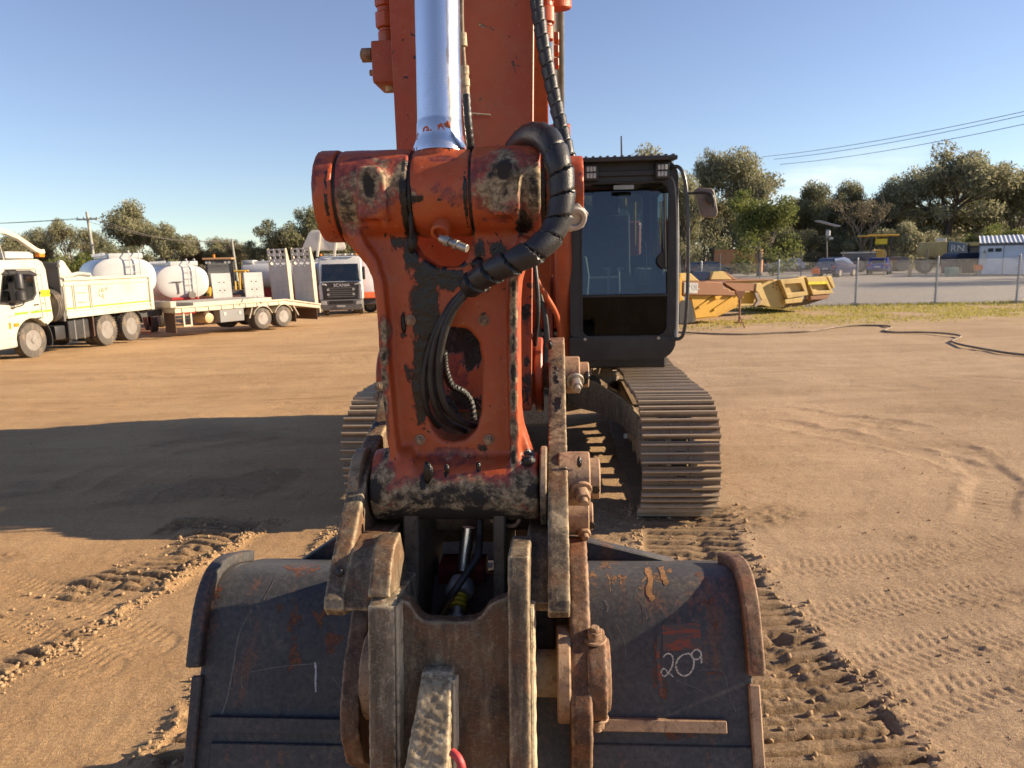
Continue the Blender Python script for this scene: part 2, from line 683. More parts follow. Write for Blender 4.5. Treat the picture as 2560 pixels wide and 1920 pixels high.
def ground_height(x, y):
    z = gzv(x, y)
    near = np.clip(1.2 - y / 60, 0.15, 1)
    z = z + 0.03 * fbm(x * 0.25, y * 0.25, 3, 1) * near
    # old wheel marks drawn out across the yard
    wx = x + 2.0 * pn(x * 0.09, y * 0.09, 8)
    wy = y + 0.10 * x * np.where(x < 0, 1, -0.6) + 0.7 * pn(x * 0.12, y * 0.12, 9)
    far = smooth(4.5, 9, y) * smooth(70, 35, y)
    z = z + far * 0.020 * fbm(wx * 0.10, wy * 1.5, 4, 20, 0.6) + far * 0.010 * fbm(wx * 0.3, wy * 5.0, 3, 21, 0.6)
    f1, f2 = smooth(60, 25, y), smooth(16, 8, y)
    z = z + f1 * 0.006 * fbm(x * 2.2, y * 2.2, 3, 4) + f2 * (0.0030 * fbm(x * 11, y * 11, 3, 5) + 0.0016 * pn(x * 40, y * 40, 6))
    # rough, kicked-up patches
    patch = smooth(0.22, 0.55, fbm(x * 0.55 + 3, y * 0.8, 3, 31)) * smooth(14, 5, y)
    z = z + patch * 0.018 * np.maximum(0, fbm(x * 9, y * 9, 3, 33, 0.65)) + patch * 0.008 * pn(x * 28, y * 28, 34)
    fresh = 0.6 * patch
    for line, hw, dep, br, bl, sd in PRINTS:
        S, T = along(x, y, line)
        ends = smooth(0.0, 0.25, S)
        T2 = T + (0.028 if sd == 1 else 0.045) * fbm(x * 3.1, y * 3.1, 3, 40 + sd) + 0.012 * pn(x * 14, y * 14, 43 + sd)
        inside = smooth(hw + 0.03, hw - 0.035, np.abs(T2))
        u = ((S + 0.018 * fbm(x * 2.3, y * 2.3, 2, 47 + sd)) / 0.197) % 1.0
        bar = smooth(0.04, 0.11, u) * smooth(0.46, 0.40, u) + 0.80 * smooth(0.58, 0.64, u) * smooth(0.97, 0.91, u)
        brk = smooth(-0.85, -0.45, fbm(x * 2.6, y * 2.6, 3, 50 + sd)) if sd == 1 else smooth(-0.62, -0.12, fbm(x * 3.0, y * 3.0, 3, 50 + sd))
        crumb = np.abs(fbm(x * 16, y * 16, 3, 55 + sd, 0.6)) * (0.016 if sd == 1 else 0.026) + np.abs(pn(x * 45, y * 45, 56)) * 0.007
        mid = smooth(0.11, 0.04, np.abs(T2 + 0.05)) * 0.5 * smooth(-0.2, 0.3, fbm(x * 2.0, y * 2.0, 2, 58))
        q = -dep - 0.008 + 0.056 * bar * brk * (1 - mid) + crumb * (1 - 0.92 * brk * bar * (1 - mid))
        keep = 1.0 if sd != 3 else smooth(-0.25, 0.25, fbm(x * 1.1, y * 1.1, 2, 71))
        w = inside * ends * keep
        z = z * (1 - 0.3 * w) + w * q
        e = smooth(0.05, 0.5, fbm(x * 2.5, y * 2.5, 3, 60 + sd) + 0.35)
        cl = 0.55 + 0.9 * np.abs(fbm(x * 12, y * 12, 3, 62, 0.6))
        z = z + ends * e * cl * (br * np.exp(-((T2 - hw - 0.05) / 0.055) ** 2) + bl * np.exp(-((T2 + hw + 0.05) / 0.065) ** 2))
        fresh = np.maximum(fresh, w)
    for i, line in enumerate(LANES):
        S, T = along(x, y, line)
        T = T + 0.03 * fbm(x * 0.9, y * 0.9, 2, 110 + i)
        e = smooth(-0.45, 0.2, fbm(x * 0.5, y * 0.9, 2, 120 + i)) * smooth(0, 0.8, S)
        z = z + e * (-0.016 * smooth(0.22, 0.13, np.abs(T)) + 0.013 * np.exp(-((np.abs(T) - 0.25) / 0.05) ** 2) * (0.6 + fbm(x * 5, y * 5, 2, 130)) + 0.003 * smooth(0.16, 0.10, np.abs(T)) * np.cos(2 * PI * S / 0.11))
    for i, line in enumerate(TYRES):
        S, T = along(x, y, line)
        e = smooth(0.16, 0.12, np.abs(T)) * smooth(0, 0.4, S)
        a = np.cos(2 * PI * (S + 0.35 * np.abs(T)) / 0.062) * np.where(np.abs(T) % 0.08 > 0.02, 1, 0)
        z = z + e * (0.0045 * a - 0.004)
    return z, fresh


def build_ground():
    ys = [-320, -120, -40, -12, -4, -1, 0.3, 1.0, 1.6]
    y = 2.0
    while y < 13.5:
        ys.append(y)
        y *= 1.0027 if y < 6.5 else 1.0042
    while y < 85:
        ys.append(y)
        y *= 1.012
    while y < 900:
        ys.append(y)
        y *= 1.12
    t = list(np.arange(-1.08, 1.0801, 0.0032))
    o = [1.11, 1.15, 1.2, 1.28, 1.4, 1.55, 1.8, 2.2, 3, 5, 10, 30, 110]
    t = [-q for q in o[::-1]] + t + o
    ys, t = np.array(ys), np.array(t)
    w = np.maximum(ys + 1.2, 3.0)
    X = w[:, None] * t[None, :]
    Y = np.repeat(ys[:, None], len(t), 1)
    x, y = X.ravel(), Y.ravel()
    z, fresh = ground_height(x, y)
    n, m = X.shape
    me = bpy.data.meshes.new('dirt_ground')
    me.vertices.add(n * m)
    me.vertices.foreach_set('co', np.stack([x, y, z], 1).ravel())
    i = np.arange((n - 1) * (m - 1))
    a = (i // (m - 1)) * m + i % (m - 1)
    quads = np.stack([a, a + 1, a + 1 + m, a + m], 1).ravel().astype(np.int32)
    me.loops.add(len(quads))
    me.loops.foreach_set('vertex_index', quads)
    me.polygons.add(len(i))
    me.polygons.foreach_set('loop_start', np.arange(0, len(quads), 4, dtype=np.int32))
    me.update(calc_edges=True)
    me.shade_smooth()
    # what the ground is made of
    edge = 27.8 + 1.2 * fbm(x * 0.15, y * 0.15, 3, 80)
    grav = smooth(edge - 0.4, edge + 2.0, y + np.maximum(0, 9 - x) * 0.6 + np.maximum(0, 5 - x) * 2.5) * smooth(2, 7, x) * smooth(120, 80, y)
    gn = fbm(x * 0.35, y * 0.5, 4, 81)
    grass = smooth(-0.10, 0.35, gn + 0.25) * smooth(20.0, 22.5, y - 0.12 * (x - 8)) * smooth(28.6, 27.0, y) * smooth(4.0, 7.0, x) * smooth(26, 17, x)
    grass = np.maximum(grass, 0.45 * smooth(0.2, 0.5, gn) * smooth(17, 21, y) * smooth(29, 27, y) * smooth(3, 6, x))
    set_attr(me, 'fresh', fresh)
    set_attr(me, 'gravel', grav)
    set_attr(me, 'grass', grass)
    warm = smooth(3.0, -2.5, x + 0.8 * fbm(x * 0.2, y * 0.2, 2, 90))
    set_attr(me, 'warm', warm)
    return me


def ground_mat():
    m = Mat('compacted_dirt')
    co = m.co()
    warm, fresh, grav, grass = m.attr('warm'), m.attr('fresh'), m.attr('gravel'), m.attr('grass')
    big = m.noise(0.35, 5, 0.6)
    st = m.noise(1.0, 6, 0.7, vec=m.scaled((0.22, 1.6, 1.0)))
    mid = m.noise(3.0, 7, 0.68)
    fine = m.noise(60, 5, 0.75)
    grain = m.voro(230)
    a = m.mix(warm, (0.60, 0.430, 0.282), (0.66, 0.418, 0.212))
    b = m.mix(warm, (0.44, 0.305, 0.192), (0.51, 0.306, 0.146))
    c = m.mix(m.step(m.math('ADD', m.math('MULTIPLY', big, 0.5), m.math('MULTIPLY', st, 0.5)), 0.36, 0.62), b, a)
    c = m.mix(m.math('MULTIPLY', m.step(mid, 0.55, 0.8), 0.5), c, (0.62, 0.48, 0.30))
    c = m.mix(m.math('MULTIPLY', m.step(mid, 0.45, 0.22), 0.5), c, (0.24, 0.155, 0.085))
    c = m.mix(m.math('MULTIPLY', fresh, 0.75), c, m.mix(m.noise(7, 5, 0.7), (0.20, 0.128, 0.072), (0.33, 0.225, 0.13)))
    c = m.mix(m.step(fine, 0.35, 0.75), m.mix(0.36, c, (0.10, 0.06, 0.03)), m.mix(0.18, c, (0.8, 0.65, 0.42)))
    c = m.mix(m.math('MULTIPLY', m.step(m.noise(0.9, 7, 0.72, 0.8), 0.54, 0.70), 0.26), c, m.mix(warm, (0.30, 0.20, 0.125), (0.40, 0.235, 0.105)))
    g = m.mix(m.noise(14, 6, 0.8), (0.20, 0.185, 0.170), (0.44, 0.42, 0.395))
    g = m.mix(m.step(m.voro(22, out='Color'), 0.2, 0.9), m.mix(0.35, g, (0.07, 0.065, 0.06)), g)
    g = m.mix(m.step(big, 0.35, 0.7), g, m.mix(0.4, g, (0.34, 0.28, 0.2)))
    c = m.mix(grav, c, g)
    gr = m.mix(m.noise(2.5, 5, 0.7), (0.34, 0.28, 0.075), (0.48, 0.36, 0.16))
    c = m.mix(m.math('MULTIPLY', grass, m.step(m.noise(9, 5, 0.8), 0.25, 0.6)), c, gr)
    m.p('base', c).p('rough', 0.95).p('spec', 0.15)
    h = m.math('ADD', m.math('MULTIPLY', fine, 0.7), m.math('MULTIPLY', grain, 0.35))
    n1 = m.bump(h, 1.0, 0.017)
    n2 = m.bump(m.noise(16, 6, 0.7), 0.5, 0.03, n1)
    n3_ = m.bump(m.noise(1.0, 6, 0.72, vec=m.scaled((0.5, 5.0, 1.0))), 0.4, 0.05, n2)
    m.p('normal', n3_)
    return m.m


MAT_DIRT = ground_mat()
ground = link('dirt_ground', build_ground(), MAT_DIRT)
ground['kind'] = 'structure'
ground['label'] = 'tan compacted dirt yard with track prints, grey gravel beyond the fence'


def scatter_clods():
    """crumbs of soil thrown up beside the prints and lying loose about the yard"""
    g = (1 + 5 ** 0.5) / 2
    base = np.array([(-1, g, 0), (1, g, 0), (-1, -g, 0), (1, -g, 0), (0, -1, g), (0, 1, g), (0, -1, -g), (0, 1, -g), (g, 0, -1), (g, 0, 1), (-g, 0, -1), (-g, 0, 1)]) / 1.9
    tri = np.array([(0, 11, 5), (0, 5, 1), (0, 1, 7), (0, 7, 10), (0, 10, 11), (1, 5, 9), (5, 11, 4), (11, 10, 2), (10, 7, 6), (7, 1, 8),
                    (3, 9, 4), (3, 4, 2), (3, 2, 6), (3, 6, 8), (3, 8, 9), (4, 9, 5), (2, 4, 11), (6, 2, 10), (8, 6, 7), (9, 8, 1)])
    px, py, sz = [], [], []
    for line, hw, dep, br, bl, sd in PRINTS:
        pts = np.array(line)
        seg = np.r_[0, np.cumsum(np.hypot(*np.diff(pts, axis=0).T))]
        for side, amt in ((1, br), (-1, bl), (0, 0.008 if sd == 1 else 0.02)):
            k = int(26000 * amt * seg[-1] / 4)
            s = nrng.uniform(0, seg[-1], k)
            cx, cy = np.interp(s, seg, pts[:, 0]), np.interp(s, seg, pts[:, 1])
            d2 = s + 0.05
            ex, ey = np.interp(d2, seg, pts[:, 0]) - cx, np.interp(d2, seg, pts[:, 1]) - cy
            L = np.hypot(ex, ey) + 1e-9
            nx, ny = ey / L, -ex / L
            t = side * (hw + 0.05) + nrng.normal(0, 0.05 if side else 0.16, k)
            px += list(cx + nx * t)
            py += list(cy + ny * t)
            sz += list(0.003 + 0.017 * nrng.random(k) ** 3.2)
    k = 5200
    yy = 2.3 + 7.5 * nrng.random(k) ** 1.6
    xx = nrng.uniform(-0.95, 0.95, k) * (yy + 0.6)
    keep = fbm(xx * 0.8, yy * 0.8, 3, 95) > -0.1
    px += list(xx[keep])
    py += list(yy[keep])
    sz += list((0.0025 + 0.009 * nrng.random(k) ** 4)[keep])
    px, py, sz = np.array(px), np.array(py), np.array(sz)
    z, _ = ground_height(px, py)
    k = len(px)
    A = nrng.normal(size=(k, 3, 3))
    q, _r2 = np.linalg.qr(A)
    v = (base[None] * nrng.uniform(0.65, 1.2, (k, 12, 1)) * nrng.uniform(0.6, 1.15, (k, 1, 3))) @ q
    v = v * sz[:, None, None] + np.stack([px, py, z + sz * 0.3], 1)[:, None, :]
    f = (tri[None] + (np.arange(k) * 12)[:, None, None]).reshape(-1)
    me = bpy.data.meshes.new('dirt_clods')
    me.vertices.add(k * 12)
    me.vertices.foreach_set('co', v.ravel())
    me.loops.add(len(f))
    me.loops.foreach_set('vertex_index', f.astype(np.int32))
    me.polygons.add(len(f) // 3)
    me.polygons.foreach_set('loop_start', np.arange(0, len(f), 3, dtype=np.int32))
    me.update(calc_edges=True)
    m = Mat('loose_soil')
    c = m.mix(m.noise(2.0, 4), (0.36, 0.245, 0.14), (0.52, 0.365, 0.21))
    m.p('base', m.mix(m.noise(90, 4), m.mix(0.3, c, (0.1, 0.06, 0.03)), c)).p('rough', 1.0).p('spec', 0.1)
    m.p('normal', m.bump(m.noise(160, 4), 0.8, 0.006))
    o = link('dirt_clods', me, m.m)
    o['kind'] = 'stuff'
    o['label'] = 'loose crumbs of tan soil along the track prints'
    o['category'] = 'soil'


scatter_clods()
# ------------------------------------------------------------------ excavator: materials
def orange_paint(name, base=(0.43, 0.076, 0.018), attrs=True, chips=1.0):
    """orange machine paint: worn to tan and rust where rubbed, black grease where it squeezes out"""
    m = Mat(name)
    nb = m.noise(4.0, 6, 0.65)
    nf = m.noise(55, 7, 0.75)
    nm = m.noise(18, 8, 0.78)
    nd = m.noise(9, 8, 0.72, 0.6)
    c = m.mix(m.step(nb, 0.3, 0.72), base, (base[0] * 0.78, base[1] * 0.72, base[2] * 0.9))
    c = m.mix(m.math('MULTIPLY', m.step(nm, 0.35, 0.8), 0.30), c, (0.36, 0.20, 0.10))
    sp = m.step(m.noise(95, 4, 0.6), 0.66, 0.70)
    c = m.mix(m.math('MULTIPLY', sp, 0.35), c, (0.5, 0.33, 0.2))
    ck = m.math('MAXIMUM', m.step(m.noise(24, 4, 0.55, 0.6), 0.685, 0.70), m.step(m.noise(70, 4, 0.6, 0.3), 0.675, 0.70))
    c = m.mix(m.math('MULTIPLY', ck, chips), c, (0.035, 0.016, 0.012))
    rough = 0.42
    h = nf
    if attrs:
        w, g = m.attr('wear'), m.attr('grease')
        ns = m.noise(44, 8, 0.8, 0.3)
        w2 = m.math('ADD', w, m.math('MULTIPLY', m.math('SUBTRACT', nd, 0.5), 1.3))
        prim = m.step(w2, 0.38, 0.43)
        c = m.mix(prim, c, m.mix(m.step(nf, 0.4, 0.6), (0.15, 0.035, 0.028), (0.30, 0.06, 0.035)))
        w3 = m.math('ADD', w, m.math('ADD', m.math('MULTIPLY', m.math('SUBTRACT', nm, 0.5), 0.8), m.math('MULTIPLY', m.math('SUBTRACT', ns, 0.5), 1.1)))
        tan = m.step(w3, 0.50, 0.70)
        c = m.mix(tan, c, m.mix(m.step(nf, 0.38, 0.62), (0.085, 0.06, 0.036), (0.36, 0.285, 0.175)))
        w4 = m.math('ADD', w, m.math('MULTIPLY', m.math('SUBTRACT', m.noise(17, 8, 0.8, 0.8), 0.5), 1.5))
        c = m.mix(m.step(w4, 0.74, 0.94), c, (0.022, 0.018, 0.015))
        g2 = m.math('ADD', g, m.math('MULTIPLY', m.math('SUBTRACT', m.noise(26, 8, 0.78, 0.6, vec=m.scaled((1, 1, 0.4))), 0.5), 1.9))
        g3 = m.math('ADD', g, m.math('MULTIPLY', m.math('SUBTRACT', m.noise(75, 6, 0.75, 0.4), 0.56), 2.6))
        gm = m.math('MAXIMUM', m.step(m.math('MULTIPLY', g2, m.step(g, 0.02, 0.2)), 0.44, 0.54), m.step(m.math('MULTIPLY', g3, m.step(g, 0.02, 0.25)), 0.50, 0.60))
        c = m.mix(gm, c, (0.010, 0.0085, 0.008))
        lump = m.noise(38, 5, 0.6)
        h = m.math('ADD', m.math('MULTIPLY', nf, 0.35), m.math('ADD', m.math('MULTIPLY', gm, m.math('ADD', 0.6, m.math('MULTIPLY', lump, 2.2))), m.math('MULTIPLY', prim, -0.15)))
        rough = m.math('SUBTRACT', m.math('ADD', 0.42, m.math('MULTIPLY', tan, 0.4), True), m.math('MULTIPLY', gm, 0.22))
    m.p('base', c).p('rough', rough).p('spec', 0.45)
    m.p('normal', m.bump(h, 0.35, 0.006))
    return m.m


def rough_steel(name, dark=(0.075, 0.053, 0.037), light=(0.44, 0.345, 0.215), rust=(0.150, 0.072, 0.034), k=0.6, r=0.55):
    """worked steel: scale, rust, dried mud and bright rubbed edges"""
    m = Mat(name)
    nb = m.noise(5, 7, 0.72)
    nl = m.noise(7, 9, 0.8, 0.3, vec=m.scaled((3.2, 3.2, 0.32)))
    nq = m.noise(34, 8, 0.78, 0.5)
    nf = m.noise(120, 6, 0.8)
    c = m.mix(m.step(nl, 0.36, 0.64), tuple(q * 0.62 for q in dark), tuple(q * 0.68 + 0.32 * l for q, l in zip(dark, light)))
    c = m.mix(m.math('MULTIPLY', m.step(m.math('ADD', m.math('MULTIPLY', nb, 0.65), m.math('MULTIPLY', nq, 0.35)), 0.48, 0.60), 0.85), c, rust)
    mud = m.step(m.math('ADD', m.math('MULTIPLY', nb, -0.30), m.math('ADD', m.math('MULTIPLY', nq, 0.62), m.math('MULTIPLY', nl, 0.68))), 0.52, 0.66)
    c = m.mix(m.math('MULTIPLY', mud, k), c, light)
    c = m.mix(m.math('MULTIPLY', m.step(nq, 0.40, 0.30), 0.85), c, (0.018, 0.014, 0.011))
    scr = m.n('TexWave', {'Vector': m.scaled((1, 1, 6)), 'Scale': 9.0, 'Distortion': 9.0, 'Detail': 5, 'Detail Scale': 2.5}).outputs['Fac']
    c = m.mix(m.math('MULTIPLY', m.step(scr, 0.94, 0.99), 0.22 * k), c, (0.55, 0.45, 0.30))
    c = m.mix(m.math('MULTIPLY', m.step(nf, 0.56, 0.70), 0.35 * k), c, tuple(min(1, q * 1.2) for q in light))
    c = m.mix(m.math('MULTIPLY', m.step(nf, 0.42, 0.30), 0.5), c, (0.02, 0.015, 0.012))
    g = m.attr('grease')
    gm = m.step(m.math('ADD', g, m.math('MULTIPLY', m.math('SUBTRACT', m.noise(28, 6, 0.75), 0.5), 1.4)), 0.45, 0.52)
    c = m.mix(gm, c, (0.012, 0.010, 0.009))
    e = m.step(m.n('NewGeometry').outputs['Pointiness'], 0.515, 0.57)
    c = m.mix(m.math('MULTIPLY', e, m.math('MULTIPLY', m.step(nq, 0.32, 0.55), 0.85)), c, tuple(q * 1.15 for q in light))
    m.p('base', c).p('rough', m.math('SUBTRACT', m.math('ADD', r, m.math('MULTIPLY', nb, 0.25)), m.math('MULTIPLY', gm, 0.35))).p('metal', 0.1).p('spec', 0.4)
    h = m.math('ADD', m.math('MULTIPLY', nf, 0.25), m.math('ADD', m.math('MULTIPLY', nq, 1.0), m.math('MULTIPLY', gm, 0.9)))
    m.p('normal', m.bump(h, 0.6, 0.005))
    return m.m


def bucket_steel():
    m = Mat('bucket_steel')
    nb = m.noise(2.6, 6, 0.68)
    nv = m.noise(5, 7, 0.7, vec=m.scaled((2.2, 1, 0.5)))
    nf = m.noise(70, 6, 0.75)
    c = m.mix(m.step(nb, 0.3, 0.7), (0.026, 0.029, 0.037), (0.070, 0.070, 0.072))
    rs = m.step(m.math('ADD', m.math('MULTIPLY', nv, 0.7), m.math('MULTIPLY', nf, 0.3)), 0.535, 0.60)
    c = m.mix(m.math('MULTIPLY', rs, 0.55), c, m.mix(nf, (0.10, 0.035, 0.016), (0.22, 0.085, 0.035)))
    c = m.mix(m.math('MULTIPLY', m.step(m.noise(9, 7, 0.8), 0.56, 0.74), 0.45), c, (0.28, 0.225, 0.15))
    c = m.mix(m.math('MULTIPLY', m.step(m.noise(34, 7, 0.8, 0.5), 0.66, 0.70), 0.6), c, (0.20, 0.10, 0.05))
    c = m.mix(m.math('MULTIPLY', m.step(m.noise(12, 8, 0.8, 1.2, vec=m.scaled((3, 1, 0.6))), 0.64, 0.68), 0.45), c, (0.17, 0.155, 0.14))
    c = m.mix(m.step(nf, 0.3, 0.75), m.mix(0.3, c, (0.015, 0.014, 0.014)), m.mix(0.08, c, (0.5, 0.45, 0.38)))
    m.p('base', c).p('rough', m.math('ADD', 0.48, m.math('MULTIPLY', nb, 0.25))).p('metal', 0.1).p('spec', 0.45)
    m.p('normal', m.bump(m.math('ADD', m.math('MULTIPLY', nf, 0.4), m.math('MULTIPLY', m.noise(14, 5, 0.65), 0.8)), 0.35, 0.006))
    return m.m


def chrome_mat():
    m = Mat('chrome_rod')
    n = m.noise(9, 7, 0.75, vec=m.scaled((1, 1, 0.6)))
    z = m.noise(60, 5, 0.7)
    c = m.mix(m.step(n, 0.4, 0.7), (0.90, 0.90, 0.90), (0.66, 0.67, 0.68))
    sp = m.step(m.noise(16, 5, 0.6, 0.5), 0.75, 0.76)
    c = m.mix(sp, c, (0.03, 0.03, 0.03))
    m.p('base', c).p('metal', m.math('SUBTRACT', 1.0, m.math('MULTIPLY', sp, 0.9))).p('rough', m.math('ADD', 0.20, m.math('MULTIPLY', m.step(n, 0.35, 0.7), 0.16)))
    m.p('normal', m.bump(z, 0.03, 0.002))
    return m.m


ORANGE = orange_paint('orange_machine_paint')
ORANGE_FAR = orange_paint('orange_machine_panel', attrs=False, chips=0.6)
STEEL = rough_steel('worn_coupler_steel')
STEEL_PALE = rough_steel('sunlit_mud_steel', dark=(0.13, 0.098, 0.066), light=(0.52, 0.43, 0.29), k=0.9)  # caked mud, lightened so left hook plate and weld sides look sunlit
RUSTY = rough_steel('rusty_steel', dark=(0.085, 0.042, 0.026), rust=(0.20, 0.078, 0.034), light=(0.36, 0.24, 0.15), k=0.45)
BUCKET = bucket_steel()
CHROME = chrome_mat()
RUBBER = plain('black_hose_rubber', (0.022, 0.021, 0.021), 0.5, sc=20, var=0.5, bump=0.4)
WRAP = plain('black_hose_wrap', (0.020, 0.020, 0.022), 0.42, sc=24, var=0.4, bump=0.25)
GREASE = plain('black_grease', (0.010, 0.009, 0.008), 0.22, sc=30, var=0.5, bump=0.6)
ZINC = plain('zinc_bolt', (0.42, 0.39, 0.34), 0.42, metal=0.7, sc=40)
DARK_PLASTIC = plain('dark_trim', (0.030, 0.028, 0.026), 0.5, sc=5, var=0.35)
BLACK_PAINT = plain('black_frame_paint', (0.022, 0.021, 0.022), 0.42, sc=6, var=0.4)
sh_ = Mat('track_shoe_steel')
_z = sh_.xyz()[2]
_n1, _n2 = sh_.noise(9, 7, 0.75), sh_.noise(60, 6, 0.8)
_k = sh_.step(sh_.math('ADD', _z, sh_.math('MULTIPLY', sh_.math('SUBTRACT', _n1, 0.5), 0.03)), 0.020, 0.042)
_c = sh_.mix(_k, sh_.mix(_n1, (0.085, 0.060, 0.040), (0.27, 0.19, 0.12)), sh_.mix(_n2, (0.32, 0.235, 0.155), (0.58, 0.46, 0.32)))  # plates darker than the worn ridge tips, painting the shade between ridges
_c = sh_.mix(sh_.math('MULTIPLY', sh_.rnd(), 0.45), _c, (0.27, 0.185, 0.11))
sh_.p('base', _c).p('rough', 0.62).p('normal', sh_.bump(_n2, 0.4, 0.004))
DARK_STEEL = rough_steel('dirty_undercarriage', dark=(0.055, 0.045, 0.038), light=(0.30, 0.22, 0.14), rust=(0.10, 0.06, 0.04), k=0.5)

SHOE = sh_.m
EX = empty('excavator', (MACH.translation.x, 0, 0), YAW, 'orange tracked excavator facing the camera, bucket curled on the ground', 'excavator')


def v3(px, py, ly):
    return Q(px, py, ly)


def xz(px, py, ly):
    p = Q(px, py, ly)
    return (p.x, p.z)


def spots(lst, ly):
    """(px, py, radius x px, radius z px, strength) on plane ly -> spots on the casting"""
    out = []
    for px, py, rx, rz, s in lst:
        c = Q(px, py, ly)
        k = abs(Q(px + 10, py, ly).x - c.x) / 10
        out.append(((c.x, c.y, c.z), (rx * k, 0.16, rz * k), s))
    return out


# ------------------------------------------------------------------ bucket link (the casting in front)
LY = 1.60
AX_U = Q(1092, 486, 1.63)       # upper pin axis
AX_L = Q(1134, 1214, 1.60)      # lower pin axis


def lx_at(px, py, ly):
    return Q(px, py, ly).x


def build_link():
    f = MB()
    uy, uz = AX_U.y, AX_U.z
    x = lambda px: lx_at(px, 486, uy - 0.092)
    # two prongs ending in round bosses
    for a, b in ((836, 1017), (1176, 1352)):
        f.cyl((x(a), uy, uz), (x(b), uy, uz), 0.0965, n=48)
    # web: left and right halves round the oval window and the notch for the rod eye
    L = [(836, 486), (846, 560), (862, 600), (888, 628), (917, 662), (935, 700), (946, 788), (951, 900), (960, 960), (968, 1053), (978, 1120), (958, 1160), (944, 1200), (944, 1250), (1137, 1250),
         (1137, 1104), (1106, 1096), (1082, 1072), (1070, 1030), (1068, 900), (1078, 850), (1100, 823), (1137, 816), (1140, 668), (1090, 664), (1052, 640), (1028, 600), (1017, 540), (1017, 486)]
    Rr = [(1352, 486), (1350, 560), (1345, 610), (1334, 645), (1312, 672), (1300, 705), (1296, 790), (1297, 900), (1299, 1000), (1308, 1070), (1322, 1110), (1338, 1160), (1345, 1200), (1345, 1250), (1130, 1250),
          (1130, 1104), (1168, 1096), (1192, 1072), (1204, 1030), (1206, 900), (1197, 850), (1174, 823), (1130, 816), (1132, 668), (1150, 664), (1172, 640), (1184, 600), (1176, 540), (1176, 486)]
    for o in (L, Rr):
        f.prism([xz(a, b, LY) for a, b in o], LY - 0.012, LY + 0.06, 'y')
    # ribs down both edges
    lf = [(858, 560), (885, 618), (918, 655), (936, 700), (947, 790), (953, 900), (962, 1000), (972, 1110), (985, 1165), (1003, 1165), (994, 1100), (984, 1000), (975, 900), (970, 790), (962, 705), (945, 650), (915, 605), (900, 560)]
    rf = [(1335, 600), (1316, 650), (1299, 705), (1295, 790), (1296, 900), (1297, 1000), (1300, 1080), (1298, 1165), (1279, 1165), (1276, 1080), (1273, 1000), (1271, 900), (1271, 790), (1274, 700), (1286, 640), (1300, 590)]
    for o in (lf, rf):
        f.prism([xz(a, b, LY - 0.03) for a, b in o], LY - 0.048, LY + 0.11, 'y')
    # lower boss
    ly, lz = AX_L.y, AX_L.z
    y = lambda px: lx_at(px, 1214, ly - 0.06)
    f.cyl((y(926), ly, lz), (y(1346), ly, lz), 0.076, n=48)
    f.cyl((y(938), ly, lz + 0.02), (y(1040), ly, lz + 0.035), 0.066, n=32)
    # raised pads on the front of the upper bosses
    for a, b in ((897, 956), (1234, 1284)):
        f.box(((x(a) + x(b)) / 2, uy - 0.055, uz - 0.002), (x(b) - x(a), 0.108, 0.105))
        f.prism([(uy - 0.08, uz + 0.05), (uy - 0.113, uz + 0.03), (uy - 0.113, uz - 0.04), (uy - 0.09, uz - 0.075)], x(b) - 0.004, x(b) + 0.012)
    # bolt pads
    wear = spots([(930, 470, 140, 120, 0.66), (870, 520, 60, 110, 0.78), (928, 460, 42, 80, 0.98), (1005, 440, 36, 90, 0.72), (1262, 460, 120, 130, 0.82), (1262, 430, 40, 90, 1.05), (1335, 470, 46, 120, 0.86), (930, 400, 120, 20, 0.6), (1262, 398, 110, 20, 0.62),
                  (1130, 1235, 330, 70, 0.95), (1135, 1290, 330, 66, 1.2), (945, 1225, 50, 80, 1.0), (1335, 1225, 50, 80, 1.0), (960, 1190, 50, 60, 0.8), (1310, 1200, 60, 60, 0.85), (1135, 1150, 180, 34, 0.5)], 1.55)
    wear += spots([(962, 830 + i * 60, 17, 55, 0.86) for i in range(6)] + [(1284, 720 + i * 70, 15, 60, 0.95) for i in range(7)], 1.56)
    wear += spots([(1137, 960, 60, 180, 0.34), (1080, 760, 160, 140, 0.22)], 1.6)
    gr = spots([(1020, 520, 16, 150, 0.9), (1022, 640, 26, 60, 0.95), (1060, 690, 52, 50, 0.95), (1058, 790, 50, 150, 1.0), (1052, 900, 34, 150, 0.95), (1046, 1000, 24, 130, 0.85), (1120, 700, 60, 40, 0.8), (1085, 830, 30, 60, 0.7), (1008, 820, 8, 40, 0.8),
                (990, 610, 50, 38, 0.62), (1015, 930, 18, 70, 0.5), (1150, 660, 40, 14, 0.7), (1200, 620, 50, 50, 0.62), (1176, 520, 14, 120, 0.85), (1240, 630, 34, 50, 0.8), (1310, 560, 30, 60, 0.7), (1215, 700, 12, 40, 0.6),
                (1065, 1195, 16, 34, 0.78), (1120, 1175, 9, 18, 0.8), (1198, 1165, 8, 14, 0.8), (1205, 1125, 22, 20, 0.62), (1320, 1150, 26, 30, 0.8), (842, 560, 14, 60, 0.7), (1000, 840, 10, 20, 0.7), (1335, 1060, 14, 60, 0.5)], 1.57)
    return cast(f, 'bucket_link', ORANGE, EX, voxel=0.0052, it=5, rough=0.0009, rsc=45, wear=wear, grease=gr,
                label='worn orange cast bucket link with an oval window and black grease down its front')


LINK = build_link()


def bolt(p, d, r, h, mat, parent, name='bolt', washer=True):
    p, d = Vector(p), Vector(d).normalized()
    m = MB()
    if washer:
        m.cyl(p, p + d * h * 0.18, r * 1.45, n=20)
    m.cyl(p + d * h * 0.16, p + d * h * 0.72, r, n=6)
    m.cyl(p + d * h * 0.70, p + d * h, r * 0.55, n=14)
    return m.build(name, mat, parent, bevel=min(r, h) * 0.08)


